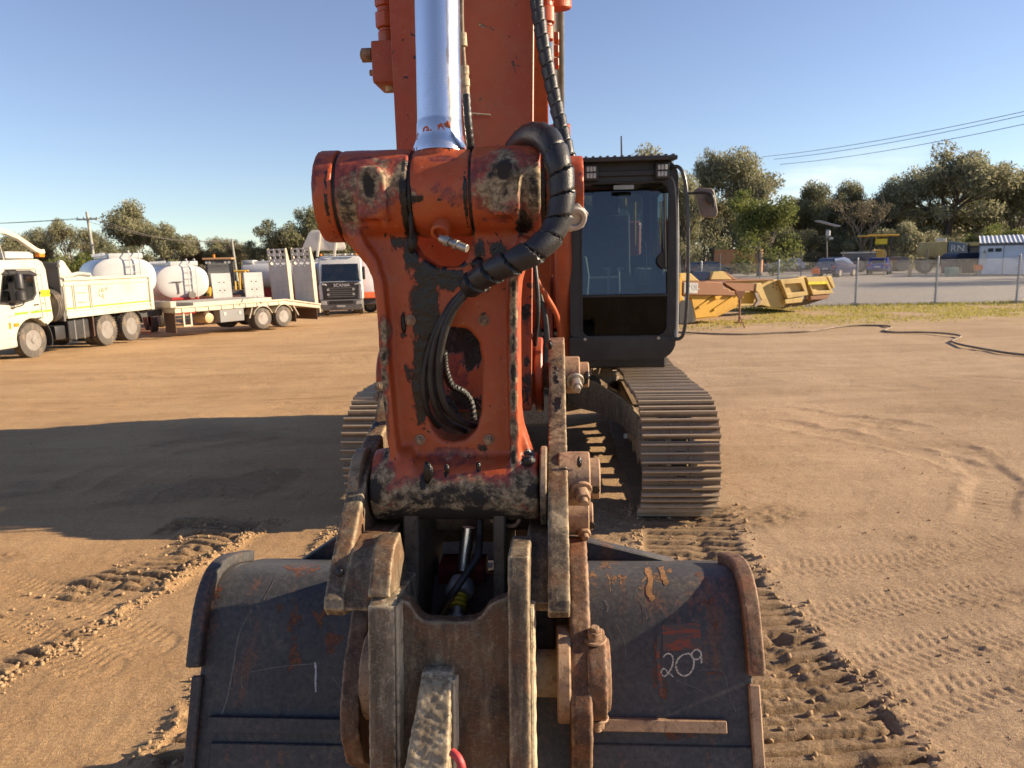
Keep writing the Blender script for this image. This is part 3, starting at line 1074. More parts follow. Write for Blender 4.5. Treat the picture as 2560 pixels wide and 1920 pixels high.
FWD = Vector((0, -1, 0))
for a, b in ((1026, 801), (1210, 802), (1050, 1099), (1222, 1099)):
    p = Q(a, b, LY - 0.012)
    bolt(p, FWD, 0.0085, 0.016, RUSTY, LINK)

# pin, washers and the idler links that carry the top of the link
ux = lambda px: lx_at(px, 486, AX_U.y - 0.092)


def attr_less(o, wear=None, grease=None):
    me = o.data
    p = coords(me)
    set_attr(me, 'wear', blobs(p, wear) if wear else np.zeros(len(p)))
    set_attr(me, 'grease', blobs(p, grease) if grease else np.zeros(len(p)))
    return o


for a, b, rr in ((780, 829, 0.0985), (1360, 1461, 0.0715)):
    m = MB()
    m.cyl((ux(a), AX_U.y, AX_U.z), (ux(b), AX_U.y, AX_U.z), rr, n=48)
    xa, xb = sorted((ux(a), ux(b)))
    m.prism([(AX_U.y, AX_U.z + rr * 0.9), (AX_U.y, AX_U.z - rr * 0.9), (AX_U.y + 0.42, AX_U.z - 0.03), (AX_U.y + 0.42, AX_U.z + 0.10)], xa + 0.004, xa + 0.044)
    cast(m, 'idler_link', ORANGE, EX, 0.005, 2, 0.0006, 40,
         wear=spots([(800, 420, 40, 40, 0.5), (790, 470, 22, 60, 0.45), (1450, 420, 12, 60, 0.4)], 1.56),
         grease=spots([(832, 500, 8, 130, 0.75), (1362, 480, 12, 90, 0.8)], 1.58))
for a, b, rr in ((828, 838, 0.093), (1016, 1024, 0.089), (1170, 1178, 0.089), (1350, 1362, 0.084)):
    m = MB()
    m.cyl((ux(a), AX_U.y, AX_U.z), (ux(b), AX_U.y, AX_U.z), rr, n=40)
    attr_less(m.build('dust_seal', GREASE, EX))

# ------------------------------------------------------------------ bucket cylinder
RODX = lx_at(1097, 330, AX_U.y)
ROD_D = Vector((0.0, 0.115, 1.0)).normalized()
RO = Vector((RODX, AX_U.y, AX_U.z))
m = MB()
m.cyl((ux(1023), AX_U.y, AX_U.z), (ux(1171), AX_U.y, AX_U.z), 0.0925, n=48)
m.cyl(RO + ROD_D * 0.03, RO + ROD_D * 0.088, 0.066, 0.058, n=40)
eye = cast(m, 'bucket_cylinder_rod_eye', ORANGE, EX, 0.0048, 4, 0.0006, 40,
           wear=spots([(1095, 470, 70, 60, 0.42), (1130, 490, 50, 50, 0.45), (1035, 490, 22, 30, 0.75), (1100, 395, 70, 16, 0.55)], 1.56),
           grease=spots([(1028, 500, 9, 90, 0.8), (1166, 480, 9, 100, 0.8), (1048, 500, 26, 14, 0.7), (1030, 590, 20, 20, 0.7)], 1.56))
m = MB()
m.lathe(RO, ROD_D, [(0.085, 0.060), (0.098, 0.0585), (0.112, 0.053), (0.125, 0.0505), (0.150, 0.0498), (0.152, 0.0488), (0.156, 0.0488), (0.158, 0.0485), (2.2, 0.0485)], 64)
rod = m.build('bucket_cylinder_rod', CHROME, EX)
m = MB()
m.lathe(RO, ROD_D, [(0.98, 0.062), (1.0, 0.078), (1.1, 0.078), (1.12, 0.072), (2.45, 0.072), (2.5, 0.06)], 40)
m.build('bucket_cylinder_barrel', ORANGE_FAR, EX)
# flakes of orange paint left on the collar
fl = MB()
for k in range(26):
    a = rng.uniform(-PI, 0)
    t = 0.086 + 0.055 * rng.random() ** 1.4
    rr = np.interp(t, [0.085, 0.098, 0.112, 0.125, 0.150], [0.060, 0.0585, 0.053, 0.0505, 0.0498]) + 0.0009
    pts = []
    s = rng.uniform(0.003, 0.012)
    for j in range(9):
        b = 2 * PI * j / 9
        q = s * rng.uniform(0.5, 1.2)
        aa, tt = a + q * math.cos(b) / rr, t + q * math.sin(b)
        r2 = np.interp(tt, [0.085, 0.098, 0.112, 0.125, 0.150], [0.060, 0.0585, 0.053, 0.0505, 0.0498]) + 0.0008
        X, Yv = orth(ROD_D)
        pts.append(RO + ROD_D * tt + Vector((math.cos(aa) * r2, math.sin(aa) * r2, 0)))
    fl.add(pts, [tuple(range(9))])
attr_less(fl.build('paint_flakes', ORANGE, rod))

# grease nipple under the rod eye with its plated fittings
m = MB()
p0 = Q(1106, 565, 1.552)
m.lathe(p0 + Vector((0, 0.04, 0.02)), (-0.1, -0.75, -0.6), [(0, 0.021), (0.055, 0.021), (0.058, 0.019), (0.058, 0.013), (0.045, 0.012)], 24)
attr_less(m.build('grease_port', ORANGE, eye, bevel=0.001))
m = MB()
a, b = Q(1100, 596, 1.525), Q(1168, 622, 1.50)
d = (b - a)
m.cyl(a + d * 0.0, a + d * 0.18, 0.008, n=12)
m.cyl(a + d * 0.18, a + d * 0.36, 0.0115, n=6)
m.cyl(a + d * 0.36, a + d * 0.52, 0.007, n=12)
m.cyl(a + d * 0.52, a + d * 0.66, 0.011, n=6)
m.cyl(a + d * 0.66, a + d * 1.0, 0.0085, n=14)
m.build('hose_fitting', ZINC, eye, bevel=0.0008)

# ------------------------------------------------------------------ arm
AY = 1.95
arm_top = 4.55


def arm_front(z):
    """half outline of the arm's front plate at height z: (x left, x right)"""
    k = (z - 2.25) / 0.5
    l0, r0 = lx_at(990, 370, AY), lx_at(1330, 370, AY)
    return l0 - 0.012 * k, r0 + 0.010 * k


m = MB()
zs = [1.70, 2.3, 2.9, 3.6, arm_top - 0.2]
lean = lambda z: AY + (z - 2.2) * 0.10
vs, fs = [], []
for z in zs:
    l, r = arm_front(z)
    y0 = lean(z)
    vs += [(l, y0, z), (r, y0, z), (r, y0 + 0.022, z), (l, y0 + 0.022, z)]
n = len(zs)
for i in range(n - 1):
    for k in range(4):
        fs.append((i * 4 + k, i * 4 + (k + 1) % 4, (i + 1) * 4 + (k + 1) % 4, (i + 1) * 4 + k))
fs += [(0, 1, 2, 3), tuple((n - 1) * 4 + k for k in (3, 2, 1, 0))]
m.add(vs, fs)
# deep box behind the front plate
prof = [(1.965, 1.71), (2.05, 1.69), (2.14, 1.72), (2.30, 2.1), (2.62, 3.1), (2.72, 3.9), (2.62, 4.45), (2.4, arm_top), (lean(arm_top - .2) + .02, arm_top - 0.25)]
l, r = arm_front(2.3)
m.prism(prof, l + 0.030, r - 0.030)
ARM = m.build('arm', ORANGE, EX, bevel=0.003)
attr_less(ARM, wear=spots([(1130, 960, 80, 60, 0.4), (1130, 880, 70, 60, 0.35)], 1.95), grease=spots([(1215, 155, 14, 12, 0.7), (1167, 170, 14, 26, 0.5), (1210, 188, 12, 8, 0.8), (1315, 780, 20, 30, 0.75), (1312, 640, 9, 16, 0.7), (1180, 850, 22, 30, 0.8), (1140, 835, 100, 60, 1.0), (1190, 870, 50, 60, 0.9), (1150, 990, 90, 50, 0.8), (1318, 900, 18, 30, 0.8), (1300, 1000, 40, 40, 0.6), (1318, 965, 26, 90, 0.75)], 1.95))  # grease marks, with spots darkening the plate behind link window as painted shade
m = MB()
m.mm((lx_at(1010, 1040, 2.0), 1.985, 1.56), (lx_at(1300, 1040, 2.0), 2.10, 1.715))
attr_less(m.build('tip_dark_block', DARK_STEEL, EX, bevel=0.02))  # dark block added below the arm so the link window reads unlit
# face of the front plate, gridded to carry its grease and painted window shade
gx, gzs = 26, list(np.arange(1.705, 2.62, 0.018)) + [2.8, 3.1, 3.5, 3.9, arm_top - 0.22]
vs = []
for z in gzs:
    l, r = arm_front(z)
    vs += [(l + 0.002 + (r - l - 0.004) * i / gx, lean(z) - 0.0025, z) for i in range(gx + 1)]
m = MB()
m.add(vs, [(j * (gx + 1) + i, j * (gx + 1) + i + 1, (j + 1) * (gx + 1) + i + 1, (j + 1) * (gx + 1) + i) for j in range(len(gzs) - 1) for i in range(gx)])
ARMF = m.build('front_plate', ORANGE, ARM)
attr_less(ARMF, wear=spots([(1130, 960, 90, 80, 0.55), (1130, 880, 80, 70, 0.5), (1318, 820, 20, 200, 0.45)], 1.95), grease=spots([(1215, 155, 14, 12, 0.7), (1167, 170, 14, 26, 0.5), (1210, 188, 12, 8, 0.8), (1315, 780, 20, 30, 0.75), (1312, 640, 9, 16, 0.7), (1140, 835, 110, 70, 1.0), (1190, 870, 60, 70, 0.9), (1150, 1010, 100, 60, 1.1), (1090, 960, 40, 90, 0.7), (1318, 900, 18, 30, 0.8), (1318, 965, 26, 90, 0.75)], 1.95))
# arm tip boss round the hitch pin
AP = Q(1440, 935, 2.02)
m = MB()
m.cyl((lx_at(955, 960, 2.0), AP.y, AP.z), (lx_at(1352, 960, 2.0), AP.y, AP.z), 0.088, n=40)
m.cyl((lx_at(1338, 940, 2.0), AP.y, AP.z), (lx_at(1358, 940, 2.0), AP.y, AP.z), 0.105, n=40)
attr_less(m.build('arm_tip_boss', ORANGE, EX, bevel=0.004), grease=[((lx_at(1340, 940, 2.0), AP.y, AP.z), 0.1, 0.7)])
# weld mark and scrape on the arm front
m = MB()
p, q = Q(1178, 284, lean(2.33) - 0.003), Q(1226, 287, lean(2.33) - 0.003)
m.cyl(p, q, 0.0028, 0.002, n=8)
attr_less(m.build('weld_bead', STEEL_PALE, ARM))

# hydraulic blocks and unions on the arm's flanks
for side, pts in ((-1, ((925, 100), (975, 205))), (1, ((1364, 85), (1388, 170)))):
    m = MB()
    yb = 2.10
    a, b = Q(pts[0][0], pts[0][1], yb), Q(pts[1][0], pts[1][1], yb)
    m.mm((a.x, yb, b.z), (b.x + (0.02 if side < 0 else -0.02), yb + 0.14, a.z))
    att = attr_less(m.build('valve_block', ORANGE, EX, bevel=0.008, seg=2))
    m = MB()
    cx = (a.x + b.x) / 2 + 0.012 * -side
    seq = [(0, 0.030, 6), (0.035, 0.024, 20), (0.045, 0.036, 6), (0.085, 0.028, 20), (0.10, 0.036, 6), (0.14, 0.026, 20), (0.22, 0.024, 20)]
    z0 = a.z
    for (t, rr, nn), (t2, _a, _b) in zip(seq, seq[1:] + [(1.6, 0, 0)]):
        m.cyl((cx, yb + 0.06, z0 + t), (cx, yb + 0.06 + (0.02 if t2 > 1 else 0), z0 + t2), rr * (0.95 if side < 0 else 0.75), n=nn)
    attr_less(m.build('pipe_union', ORANGE, att, bevel=0.002))
    if side < 0:
        p = Q(921, 138, yb + 0.05)
        m = MB()
        m.cyl(p + Vector((0.01, 0, 0)), p + Vector((-0.018, 0, 0)), 0.019, n=18)
        m.cyl(p + Vector((-0.004, 0, 0)), p + Vector((-0.022, 0, 0)), 0.012, n=6)
        m.build('plug', RUSTY, att, bevel=0.001)
        m = MB()
        p2 = Q(935, 182, yb + 0.05)
        m.cyl(p2 + Vector((0.01, 0, 0)), p2 + Vector((-0.012, 0, 0)), 0.009, n=6)
        m.build('plug', RUSTY, att, bevel=0.001)
        m = MB()
        p3 = Q(974, 216, yb + 0.05)
        m.cyl(p3 + Vector((0, 0, 0.03)), p3 + Vector((0.004, 0, -0.014)), 0.017, 0.014, n=18)
        m.build('drain_cap', STEEL_PALE, att, bevel=0.002)
    else:
        for j in range(3):
            m = MB()
            m.box(Q(1391, 95 + j * 32, yb + 0.02), (0.014, 0.04, 0.022))
            attr_less(m.build('clip', ORANGE, att, bevel=0.002))

# ------------------------------------------------------------------ hoses
def wrapped(name, pts, r, pitch, parent, mat=None, lip=0.07, n=20, step=0.005, label=None):
    """a hose in spiral wrap: the overlap of every turn stands proud"""
    path = resample(spline(pts, 14), step)

    def rad(i, a):
        u = (i * step / pitch - a / (2 * PI)) % 1.0
        return r * (1.0 + lip * (0.5 - u) - (lip * 1.3 if u > 0.92 else 0.0))
    m = MB()
    m.tube(path, rad, n)
    return m.build(name, mat or WRAP, parent, label=label, ang=50)


wrapped('loop_hose', [Q(1290, 372, 1.80), Q(1312, 348, 1.70), Q(1340, 338, 1.62), Q(1372, 352, 1.55), Q(1394, 400, 1.51), Q(1404, 455, 1.50), Q(1402, 520, 1.49), Q(1384, 578, 1.48), Q(1345, 622, 1.46), Q(1290, 652, 1.455),
                     Q(1235, 676, 1.47), Q(1192, 702, 1.50), Q(1176, 716, 1.52)], 0.0262, 0.046, EX, lip=0.15, n=26, step=0.003, label='thick black spiral-wrapped hose looping over the right boss')
wrapped('arm_hose', [Q(1336, -160, 2.0), Q(1338, -60, 1.96), Q(1344, 20, 1.93), Q(1360, 120, 1.90), Q(1376, 200, 1.88), Q(1394, 280, 1.85), Q(1410, 345, 1.82), Q(1424, 400, 1.80), Q(1436, 450, 1.82)], 0.0165, 0.036, EX, lip=0.20, step=0.003)
wrapped('rod_side_hose', [Q(1166, 236, 1.60), Q(1170, 300, 1.60), Q(1175, 350, 1.61), Q(1178, 392, 1.63), Q(1172, 430, 1.68)], 0.0085, 0.014, EX, lip=0.12, n=14, step=0.003)
m = MB()
m.tube(resample(spline([Q(1154, -120, 1.62), Q(1155, 60, 1.61), Q(1160, 150, 1.60), Q(1166, 240, 1.60)], 8), 0.01), 0.0042, 10)
for y0, y1, rr in ((82, 116, 0.0085), (165, 187, 0.0095), (187, 196, 0.007), (196, 216, 0.0098), (216, 256, 0.0072)):
    m.cyl(Q(1157 + (y0 - 80) * 0.055, y0, 1.602), Q(1157 + (y1 - 80) * 0.055, y1, 1.602), rr, n=6 if rr > 0.008 else 16)
m.build('steel_hose_pipe', STEEL_PALE, EX, bevel=0.0006)
for pts, rr in (([(1196, 698, 1.505), (1164, 735, 1.515), (1130, 782, 1.525), (1108, 842, 1.53), (1099, 905, 1.54), (1102, 975, 1.55), (1124, 1030, 1.57), (1168, 1060, 1.62), (1210, 1066, 1.70)], 0.0082),
                ([(1188, 704, 1.51), (1150, 742, 1.525), (1112, 800, 1.54), (1088, 862, 1.55), (1078, 935, 1.56), (1086, 1004, 1.57), (1112, 1050, 1.60), (1162, 1076, 1.68)], 0.0088),
                ([(1180, 711, 1.52), (1132, 758, 1.54), (1092, 822, 1.555), (1068, 892, 1.565), (1058, 962, 1.57), (1070, 1030, 1.59), (1098, 1066, 1.64)], 0.0072),
                ([(1176, 716, 1.53), (1122, 770, 1.56), (1098, 850, 1.60), (1092, 940, 1.63), (1104, 1010, 1.66), (1140, 1050, 1.71)], 0.0075)):
    m = MB()
    m.tube(resample(spline([Q(a, b, c) for a, b, c in pts], 12), 0.01), rr, 12)
    m.build('link_hose', RUBBER, EX)
for pts, rr in (([(1108, 880, 1.70), (1112, 920, 1.74), (1128, 962, 1.77), (1158, 980, 1.79), (1176, 1005, 1.80), (1184, 1050, 1.80)], 0.0095), ([(1096, 930, 1.74), (1104, 990, 1.78), (1130, 1010, 1.80), (1148, 1050, 1.80)], 0.008)):
    wrapped('coupler_hose', [Q(a, b, c) for a, b, c in pts], rr, 0.012, EX, mat=RUBBER, lip=0.22, n=14, step=0.003)
m = MB()
m.tube(resample(spline([Q(1335, 645, 1.90), Q(1340, 690, 1.88), Q(1345, 750, 1.88), Q(1344, 800, 1.89), Q(1340, 835, 1.92), Q(1338, 862, 1.96)], 10), 0.01), 0.0062, 10)
m.build('grease_hose', RUBBER, EX)

# big plated nut at the right end of the upper pin
m = MB()
p = Q(1424, 530, 1.60)
d = Vector((0.26, -0.85, -0.42)).normalized()
m.cyl(p - d * 0.05, p, 0.016, n=16)
m.cyl(p, p + d * 0.036, 0.0315, n=6, ph=0.35)
m.lathe(p + d * 0.030, d, [(0, 0.026), (0.011, 0.026), (0.013, 0.024), (0.013, 0.015), (0.002, 0.014)], 24)
m.build('lock_nut', plain('dusty_nut', (0.50, 0.46, 0.42), 0.5, metal=0.35, sc=30), EX, bevel=0.0018, seg=2)
# ------------------------------------------------------------------ quick coupler
def depth_z(py, ly, px=1130):
    return Q(px, py, ly).z


SIDE = [(2.12, 1.872), (2.01, 1.868), (1.94, 1.835), (1.86, 1.77), (1.78, 1.705), (1.66, 1.675), (1.55, 1.632), (1.47, 1.570), (1.39, 1.505), (1.325, 1.445), (1.318, 1.425), (1.335, 1.405), (1.42, 1.375), (1.62, 1.34), (1.86, 1.40), (2.04, 1.55), (2.15, 1.74), (2.16, 1.83)]
BARP = [(1.37, 1.535), (1.335, 1.53), (1.312, 1.49), (1.302, 1.44), (1.286, 1.34), (1.268, 1.24), (1.250, 1.14), (1.242, 1.05), (1.26, 0.97), (1.34, 0.94), (1.44, 0.98), (1.45, 1.06), (1.48, 1.10), (1.58, 1.11), (1.66, 1.18), (1.68, 1.34), (1.58, 1.45), (1.47, 1.52)]


def pxx(px, py, ly):
    return Q(px, py, ly).x


# the two outer side plates
xl0, xl1 = pxx(823, 1420, 1.37), pxx(872, 1420, 1.37)
xr0, xr1 = pxx(1369, 1420, 1.37), pxx(1424, 1420, 1.37)
HITCH_GREASE_R = spots([(1392, 900, 30, 60, 0.6), (1395, 1010, 26, 60, 0.6), (1392, 960, 30, 70, 0.55), (1405, 1150, 20, 40, 0.35)], 1.85)
HITCH_GREASE_L = spots([(905, 1080, 60, 50, 0.62), (880, 1160, 50, 50, 0.55), (850, 1432, 16, 18, 0.85)], 1.5) + spots([(930, 1060, 40, 20, 0.7)], 1.78)
for (x0, x1, gr, lab) in ((xl0, xl1, HITCH_GREASE_L, 'left coupler side plate, worn brown steel with a flame-cut edge'), (xr0, xr1, HITCH_GREASE_R, 'right coupler side plate, greasy at the top and worn pale below')):
    m = MB()
    m.prism(SIDE, x0, x1)
    cast(m, 'coupler_side_plate', STEEL, EX, 0.005, 1, 0.0011, 42, grease=gr, label=lab)

# inner hook plates, thick bars down the front
BARL = [(1.42, 1.43), (1.345, 1.448)] + BARP[3:-2] + [(1.60, 1.40)]
bl0, bl1 = pxx(917, 1700, 1.272), pxx(985, 1700, 1.272)
br0, br1 = pxx(1270, 1700, 1.272), pxx(1326, 1700, 1.272)
for x0, x1 in ((bl0, bl1), (br0, br1)):
    m = MB()
    m.prism(BARP if x0 == br0 else BARL, x0, x1)
    # weld runs along the edge away from the cross plate
    o = cast(m, 'hook_plate', STEEL_PALE if x0 == bl0 else STEEL, EX, 0.005, 1, 0.0009, 50, grease=None)
    for j in range(3):
        w = MB()
        prof = [Vector((x1 + 0.0015 + 0.001 * j, y + 0.016 + j * 0.0105, z - 0.004)) for y, z in BARP[3:8]]
        w.tube(resample(spline(prof, 8), 0.008), lambda i, a, j=j: 0.0058 + 0.0005 * math.sin(i * 1.1 + j) + 0.0004 * math.sin(i * 0.37), 8)
        attr_less(w.build('weld_run', STEEL_PALE, o))

# step pieces joining the side plates to the hook plates
m = MB()
E1 = [(1.46, 1.525), (1.405, 1.518), (1.372, 1.492), (1.335, 1.440), (1.325, 1.42), (1.40, 1.385), (1.60, 1.36), (1.62, 1.50)]
m.prism(E1, xl1 - 0.004, bl0 + 0.010)
m.prism([(y - 0.014, z + 0.012) for y, z in E1[:4]] + [(1.40, 1.40), (1.50, 1.42)], pxx(932, 1450, 1.37), pxx(986, 1450, 1.37))
cast(m, 'coupler_shoulder', STEEL, EX, 0.005, 1, 0.0010, 45, label='left coupler shoulder between side plate and hook plate')
m = MB()
E2 = [(1.50, 1.515), (1.44, 1.505), (1.40, 1.470), (1.355, 1.425), (1.37, 1.40), (1.46, 1.375), (1.60, 1.36), (1.62, 1.50)]
m.prism(E2, br1 - 0.012, xr0 + 0.004)
cast(m, 'coupler_shoulder', STEEL, EX, 0.005, 1, 0.0010, 45, label='right coupler shoulder between side plate and hook plate')

# cross plate with the dip in its upper edge
ct, cb = (1.338, 1.40), (1.278, 1.06)           # (y, z) of the plate's top and bottom lines
dvec = Vector((0, cb[0] - ct[0], cb[1] - ct[1]))


def on_cross(px, py):
    """the point of the cross plate's face seen at a pixel"""
    o = MINV @ CAM
    d = MINV.to_3x3() @ pix_ray(px, py)
    nrm = Vector((0, -(cb[1] - ct[1]), cb[0] - ct[0])).normalized()
    t = nrm.dot(Vector((0, ct[0], ct[1])) - o) / nrm.dot(d)
    return o + d * t


outl = [(975, 1500), (1003, 1500), (1022, 1506), (1036, 1526), (1048, 1545), (1066, 1553), (1150, 1556), (1186, 1551), (1204, 1538), (1220, 1516), (1240, 1502), (1285, 1488), (1285, 1990), (975, 1990)]
front = [on_cross(a, b) for a, b in outl]
nrm = Vector((0, -(cb[1] - ct[1]), cb[0] - ct[0])).normalized()
if nrm.y > 0:
    nrm = -nrm
back = [p - nrm * 0.045 for p in front]
m = MB()
k = len(front)
m.add(front + back, [tuple(range(k)), tuple(range(2 * k - 1, k - 1, -1))] + [(i, i + k, (i + 1) % k + k, (i + 1) % k) for i in range(k)])
cast(m, 'cross_plate', STEEL, EX, 0.005, 2, 0.0012, 26, label='grey-brown front cross plate of the coupler with a dipped upper edge')

# lug standing out of the cross plate
m = MB()
a0 = on_cross(1100, 1665)
a1 = on_cross(1095, 2000)
lw = 0.060
e = nrm
cx = a0.x
pr = []
up = (a0 - a1).normalized()
prof = [(0.0, -0.01), (0.0, 0.030), (-0.02, 0.048), (-0.08, 0.068), (-0.13, 0.084), (-0.22, 0.112), (-0.33, 0.140), (-0.36, -0.01)]
L0 = [(a0 + up * t + e * h) for t, h in prof]
vs = [Vector((cx - lw / 2 - 0.008 * (i > 2) - 0.010 * (i > 3) - 0.016 * (i > 4), p.y, p.z)) for i, p in enumerate(L0)] + [Vector((cx + lw / 2 - 0.004 * (i > 3), p.y, p.z)) for i, p in enumerate(L0)]
k = len(L0)
m.add(vs, [tuple(range(k)), tuple(range(2 * k - 1, k - 1, -1))] + [(i, i + k, (i + 1) % k + k, (i + 1) % k) for i in range(k)])
MUDDY_SUNLIT = rough_steel('battered_lug', dark=(0.24, 0.185, 0.115), light=(0.60, 0.50, 0.34), rust=(0.24, 0.17, 0.10), k=1.0, r=0.6)  # caked mud, lightened further to paint sunlight on the lug
LUG = cast(m, 'lifting_lug', MUDDY_SUNLIT, EX, 0.004, 1, 0.0019, 85, grease=[(tuple(Q(1082, 1744, 1.215)), 0.016, 0.8)], label='battered pale lug standing out of the cross plate')
for j in range(3):
    w = MB()
    pth = [Vector((cx + lw / 2 + 0.002 + 0.001 * j, p.y, p.z)) + e * (-0.010 * j + 0.0) for p in [a0 + up * t + e * 0.034 for t in (-0.012, -0.05, -0.10, -0.15, -0.19 + 0.02 * j)]]
    w.tube(resample(spline(pth, 6), 0.008), 0.005, 8)
    attr_less(w.build('weld_run', MUDDY_SUNLIT, LUG))
m = MB()
m.tube(resample(spline([Q(1130, 1880, 1.165), Q(1146, 1896, 1.155), Q(1156, 1925, 1.15), Q(1158, 1975, 1.16)], 8), 0.006), 0.0075, 12)
m.build('red_hose', plain('red_rubber', (0.55, 0.06, 0.06), 0.5, sc=60, var=0.3), EX)

# inside of the coupler
OILY = rough_steel('oily_black_steel', dark=(0.022, 0.018, 0.015), light=(0.10, 0.075, 0.05), rust=(0.035, 0.024, 0.018), k=0.4, r=0.4)
ixl, ixr = xl1, xr0
za, zb, zc = Q(1165, 1350, 1.92).z, Q(1165, 1412, 1.90).z, Q(1165, 1425, 1.72).z
for pr in ([(1.90, za), (1.90, za + 0.12), (1.96, za + 0.12), (1.96, za)], [(1.86, zb - 0.06), (1.86, zb), (1.92, zb), (1.92, zb - 0.06)], [(1.60, 1.14), (1.76, 1.28), (1.72, 1.32), (1.57, 1.17)]):
    m = MB()
    m.prism(pr, ixl - 0.01, ixr + 0.01)
    attr_less(m.build('coupler_crossbar', OILY, EX, bevel=0.004))
for x0, x1 in ((pxx(1030, 1400, 1.62), pxx(1066, 1400, 1.62)), (pxx(1243, 1400, 1.62), pxx(1272, 1400, 1.62))):
    m = MB()
    m.prism([(1.5, 1.30), (1.55, 1.55), (1.85, 1.60), (1.90, 1.36), (1.70, 1.22)], x0, x1)
    attr_less(m.build('inner_web', OILY, EX, bevel=0.004))
CYL = MB()
CYL.mm(Q(1092, 1422, 1.70), Q(1214, 1530, 1.70) + Vector((0, 0.10, 0)))
cylb = CYL.build('locking_cylinder', plain('dull_red_paint', (0.20, 0.022, 0.018), 0.5, sc=14, var=0.4), EX, bevel=0.008, seg=2)
m = MB()
m.cyl(Q(1171, 1318, 1.66), Q(1158, 1424, 1.64), 0.0165, n=24)
m.build('locking_rod', CHROME, cylb)
m = MB()
d = (Q(1145, 1545, 1.54) - Q(1158, 1430, 1.64)).normalized()
p = Q(1154, 1440, 1.632)
m.lathe(p, d, [(0, 0.012), (0.012, 0.03), (0.035, 0.036), (0.05, 0.034)], 6)
m.build('hex_end', plain('grey_paint', (0.33, 0.34, 0.33), 0.45, sc=20), cylb, bevel=0.002)
p = p + d * 0.052
for j in range(3):
    m = MB()
    m.lathe(p + d * (j * 0.0115), d, [(0, 0.015), (0.002, 0.0195), (0.008, 0.0195), (0.010, 0.015)], 28)
    m.build('yellow_ring', plain('yellow_spring', (0.62, 0.45, 0.03), 0.45, sc=30), cylb)
m = MB()
m.cyl(p + d * 0.03, p + d * 0.06, 0.013, n=20)
m.cyl(p + d * 0.058, p + d * 0.085, 0.026, n=24)
m.build('rod_nut', ZINC, cylb, bevel=0.002)
m = MB()
m.tube(resample(spline([Q(1200, 1290, 1.62), Q(1199, 1340, 1.60), Q(1194, 1390, 1.56), Q(1172, 1425, 1.53), Q(1145, 1465, 1.50), Q(1122, 1500, 1.50), Q(1100, 1535, 1.52)], 10), 0.008), 0.0085, 10)
m.build('coupler_feed_hose', RUBBER, EX)
m = MB()
m.tube(resample(spline([Q(1228, 1300, 1.60), Q(1260, 1312, 1.58), Q(1285, 1314, 1.57), Q(1297, 1302, 1.57), Q(1300, 1285, 1.58)], 8), 0.006), 0.005, 10)
m.build('pipe_clamp', RUSTY, EX)

# pins through the coupler, with their keeper rings and bolts on the right
for (px, py, ly, r1, r2, xa, xb, xc, bo) in ((1440, 937, 2.02, 0.052, 0.036, 1412, 1449, 1472, (1437, 962, 1.955)), (1455, 1196, 1.62, 0.062, 0.047, 1418, 1474, 1499, (1452, 1240, 1.545)),
                                            (1462, 1290, 1.80, 0.048, 0.036, 1424, 1472, 1482, (1456, 1330, 1.76))):
    c = Q(px, py, ly)
    X = lambda q: pxx(q, py, ly)
    m = MB()
    m.cyl((X(xa) - 0.02, c.y, c.z), (X(xb), c.y, c.z), r1, n=40)
    ring = attr_less(m.build('pin_collar', RUSTY, EX, bevel=0.003), grease=[((X(xb) - 0.02, c.y - r1, c.z + 0.01), 0.03, 0.62)])
    m = MB()
    m.cyl((max(X(xa) - 0.50, xl0 + 0.01), c.y, c.z), (X(xc), c.y, c.z), r2, n=36)
    attr_less(m.build('pin', RUSTY, EX, bevel=0.003))
    m = MB()
    h = Vector((X((xb + xc) / 2), c.y - r2 + 0.004, c.z - 0.012))
    m.cyl(h, h + Vector((0, -0.005, -0.001)), 0.009, n=18)
    m.build('pin_hole', GREASE, ring)
    b = Q(*bo)
    bolt(b + Vector((0, 0.02, 0.01)), (0.15, -0.85, -0.45), 0.0175, 0.045, ZINC if py < 1000 else RUSTY, ring)
for x0, x1, w in ((pxx(1352, 1200, 1.6), xr0 - 0.002, 0.09), (pxx(895, 1200, 1.6), pxx(921, 1200, 1.6), 0.088)):
    m = MB()
    c = Q(1455, 1196, 1.62)
    m.cyl((x0, AX_L.y, AX_L.z), (x1, AX_L.y, AX_L.z), w, n=40)
    attr_less(m.build('dust_ring', DARK_STEEL, EX, bevel=0.003), grease=[((x0, AX_L.y - 0.09, AX_L.z), 0.2, 0.5)])
# bolts on the far upper part of the left side plate
for a, b in ((949, 967), (946, 992)):
    p = Q(a, b, 1.865)
    bolt(p, (0.0, -0.8, 0.4), 0.0095, 0.016, DARK_STEEL, EX)

# ------------------------------------------------------------------ bucket
BK = [(2.62, 0.96), (2.40, 1.06), (2.27, 1.115), (2.14, 1.160), (2.04, 1.192), (1.965, 1.192), (1.905, 1.150), (1.855, 1.070), (1.81, 0.97), (1.765, 0.86), (1.72, 0.75), (1.68, 0.62), (1.66, 0.48), (1.675, 0.34), (1.74, 0.20), (1.87, 0.09), (2.08, 0.03), (2.55, 0.015), (2.95, 0.03)]
_bl, _br = pxx(536, 1500, 1.93), pxx(1858, 1500, 1.93)


def smooth_prof(p, n=5):
    q = spline([Vector((a, b, 0)) for a, b in p], n)
    return [(v.x, v.y) for v in q]


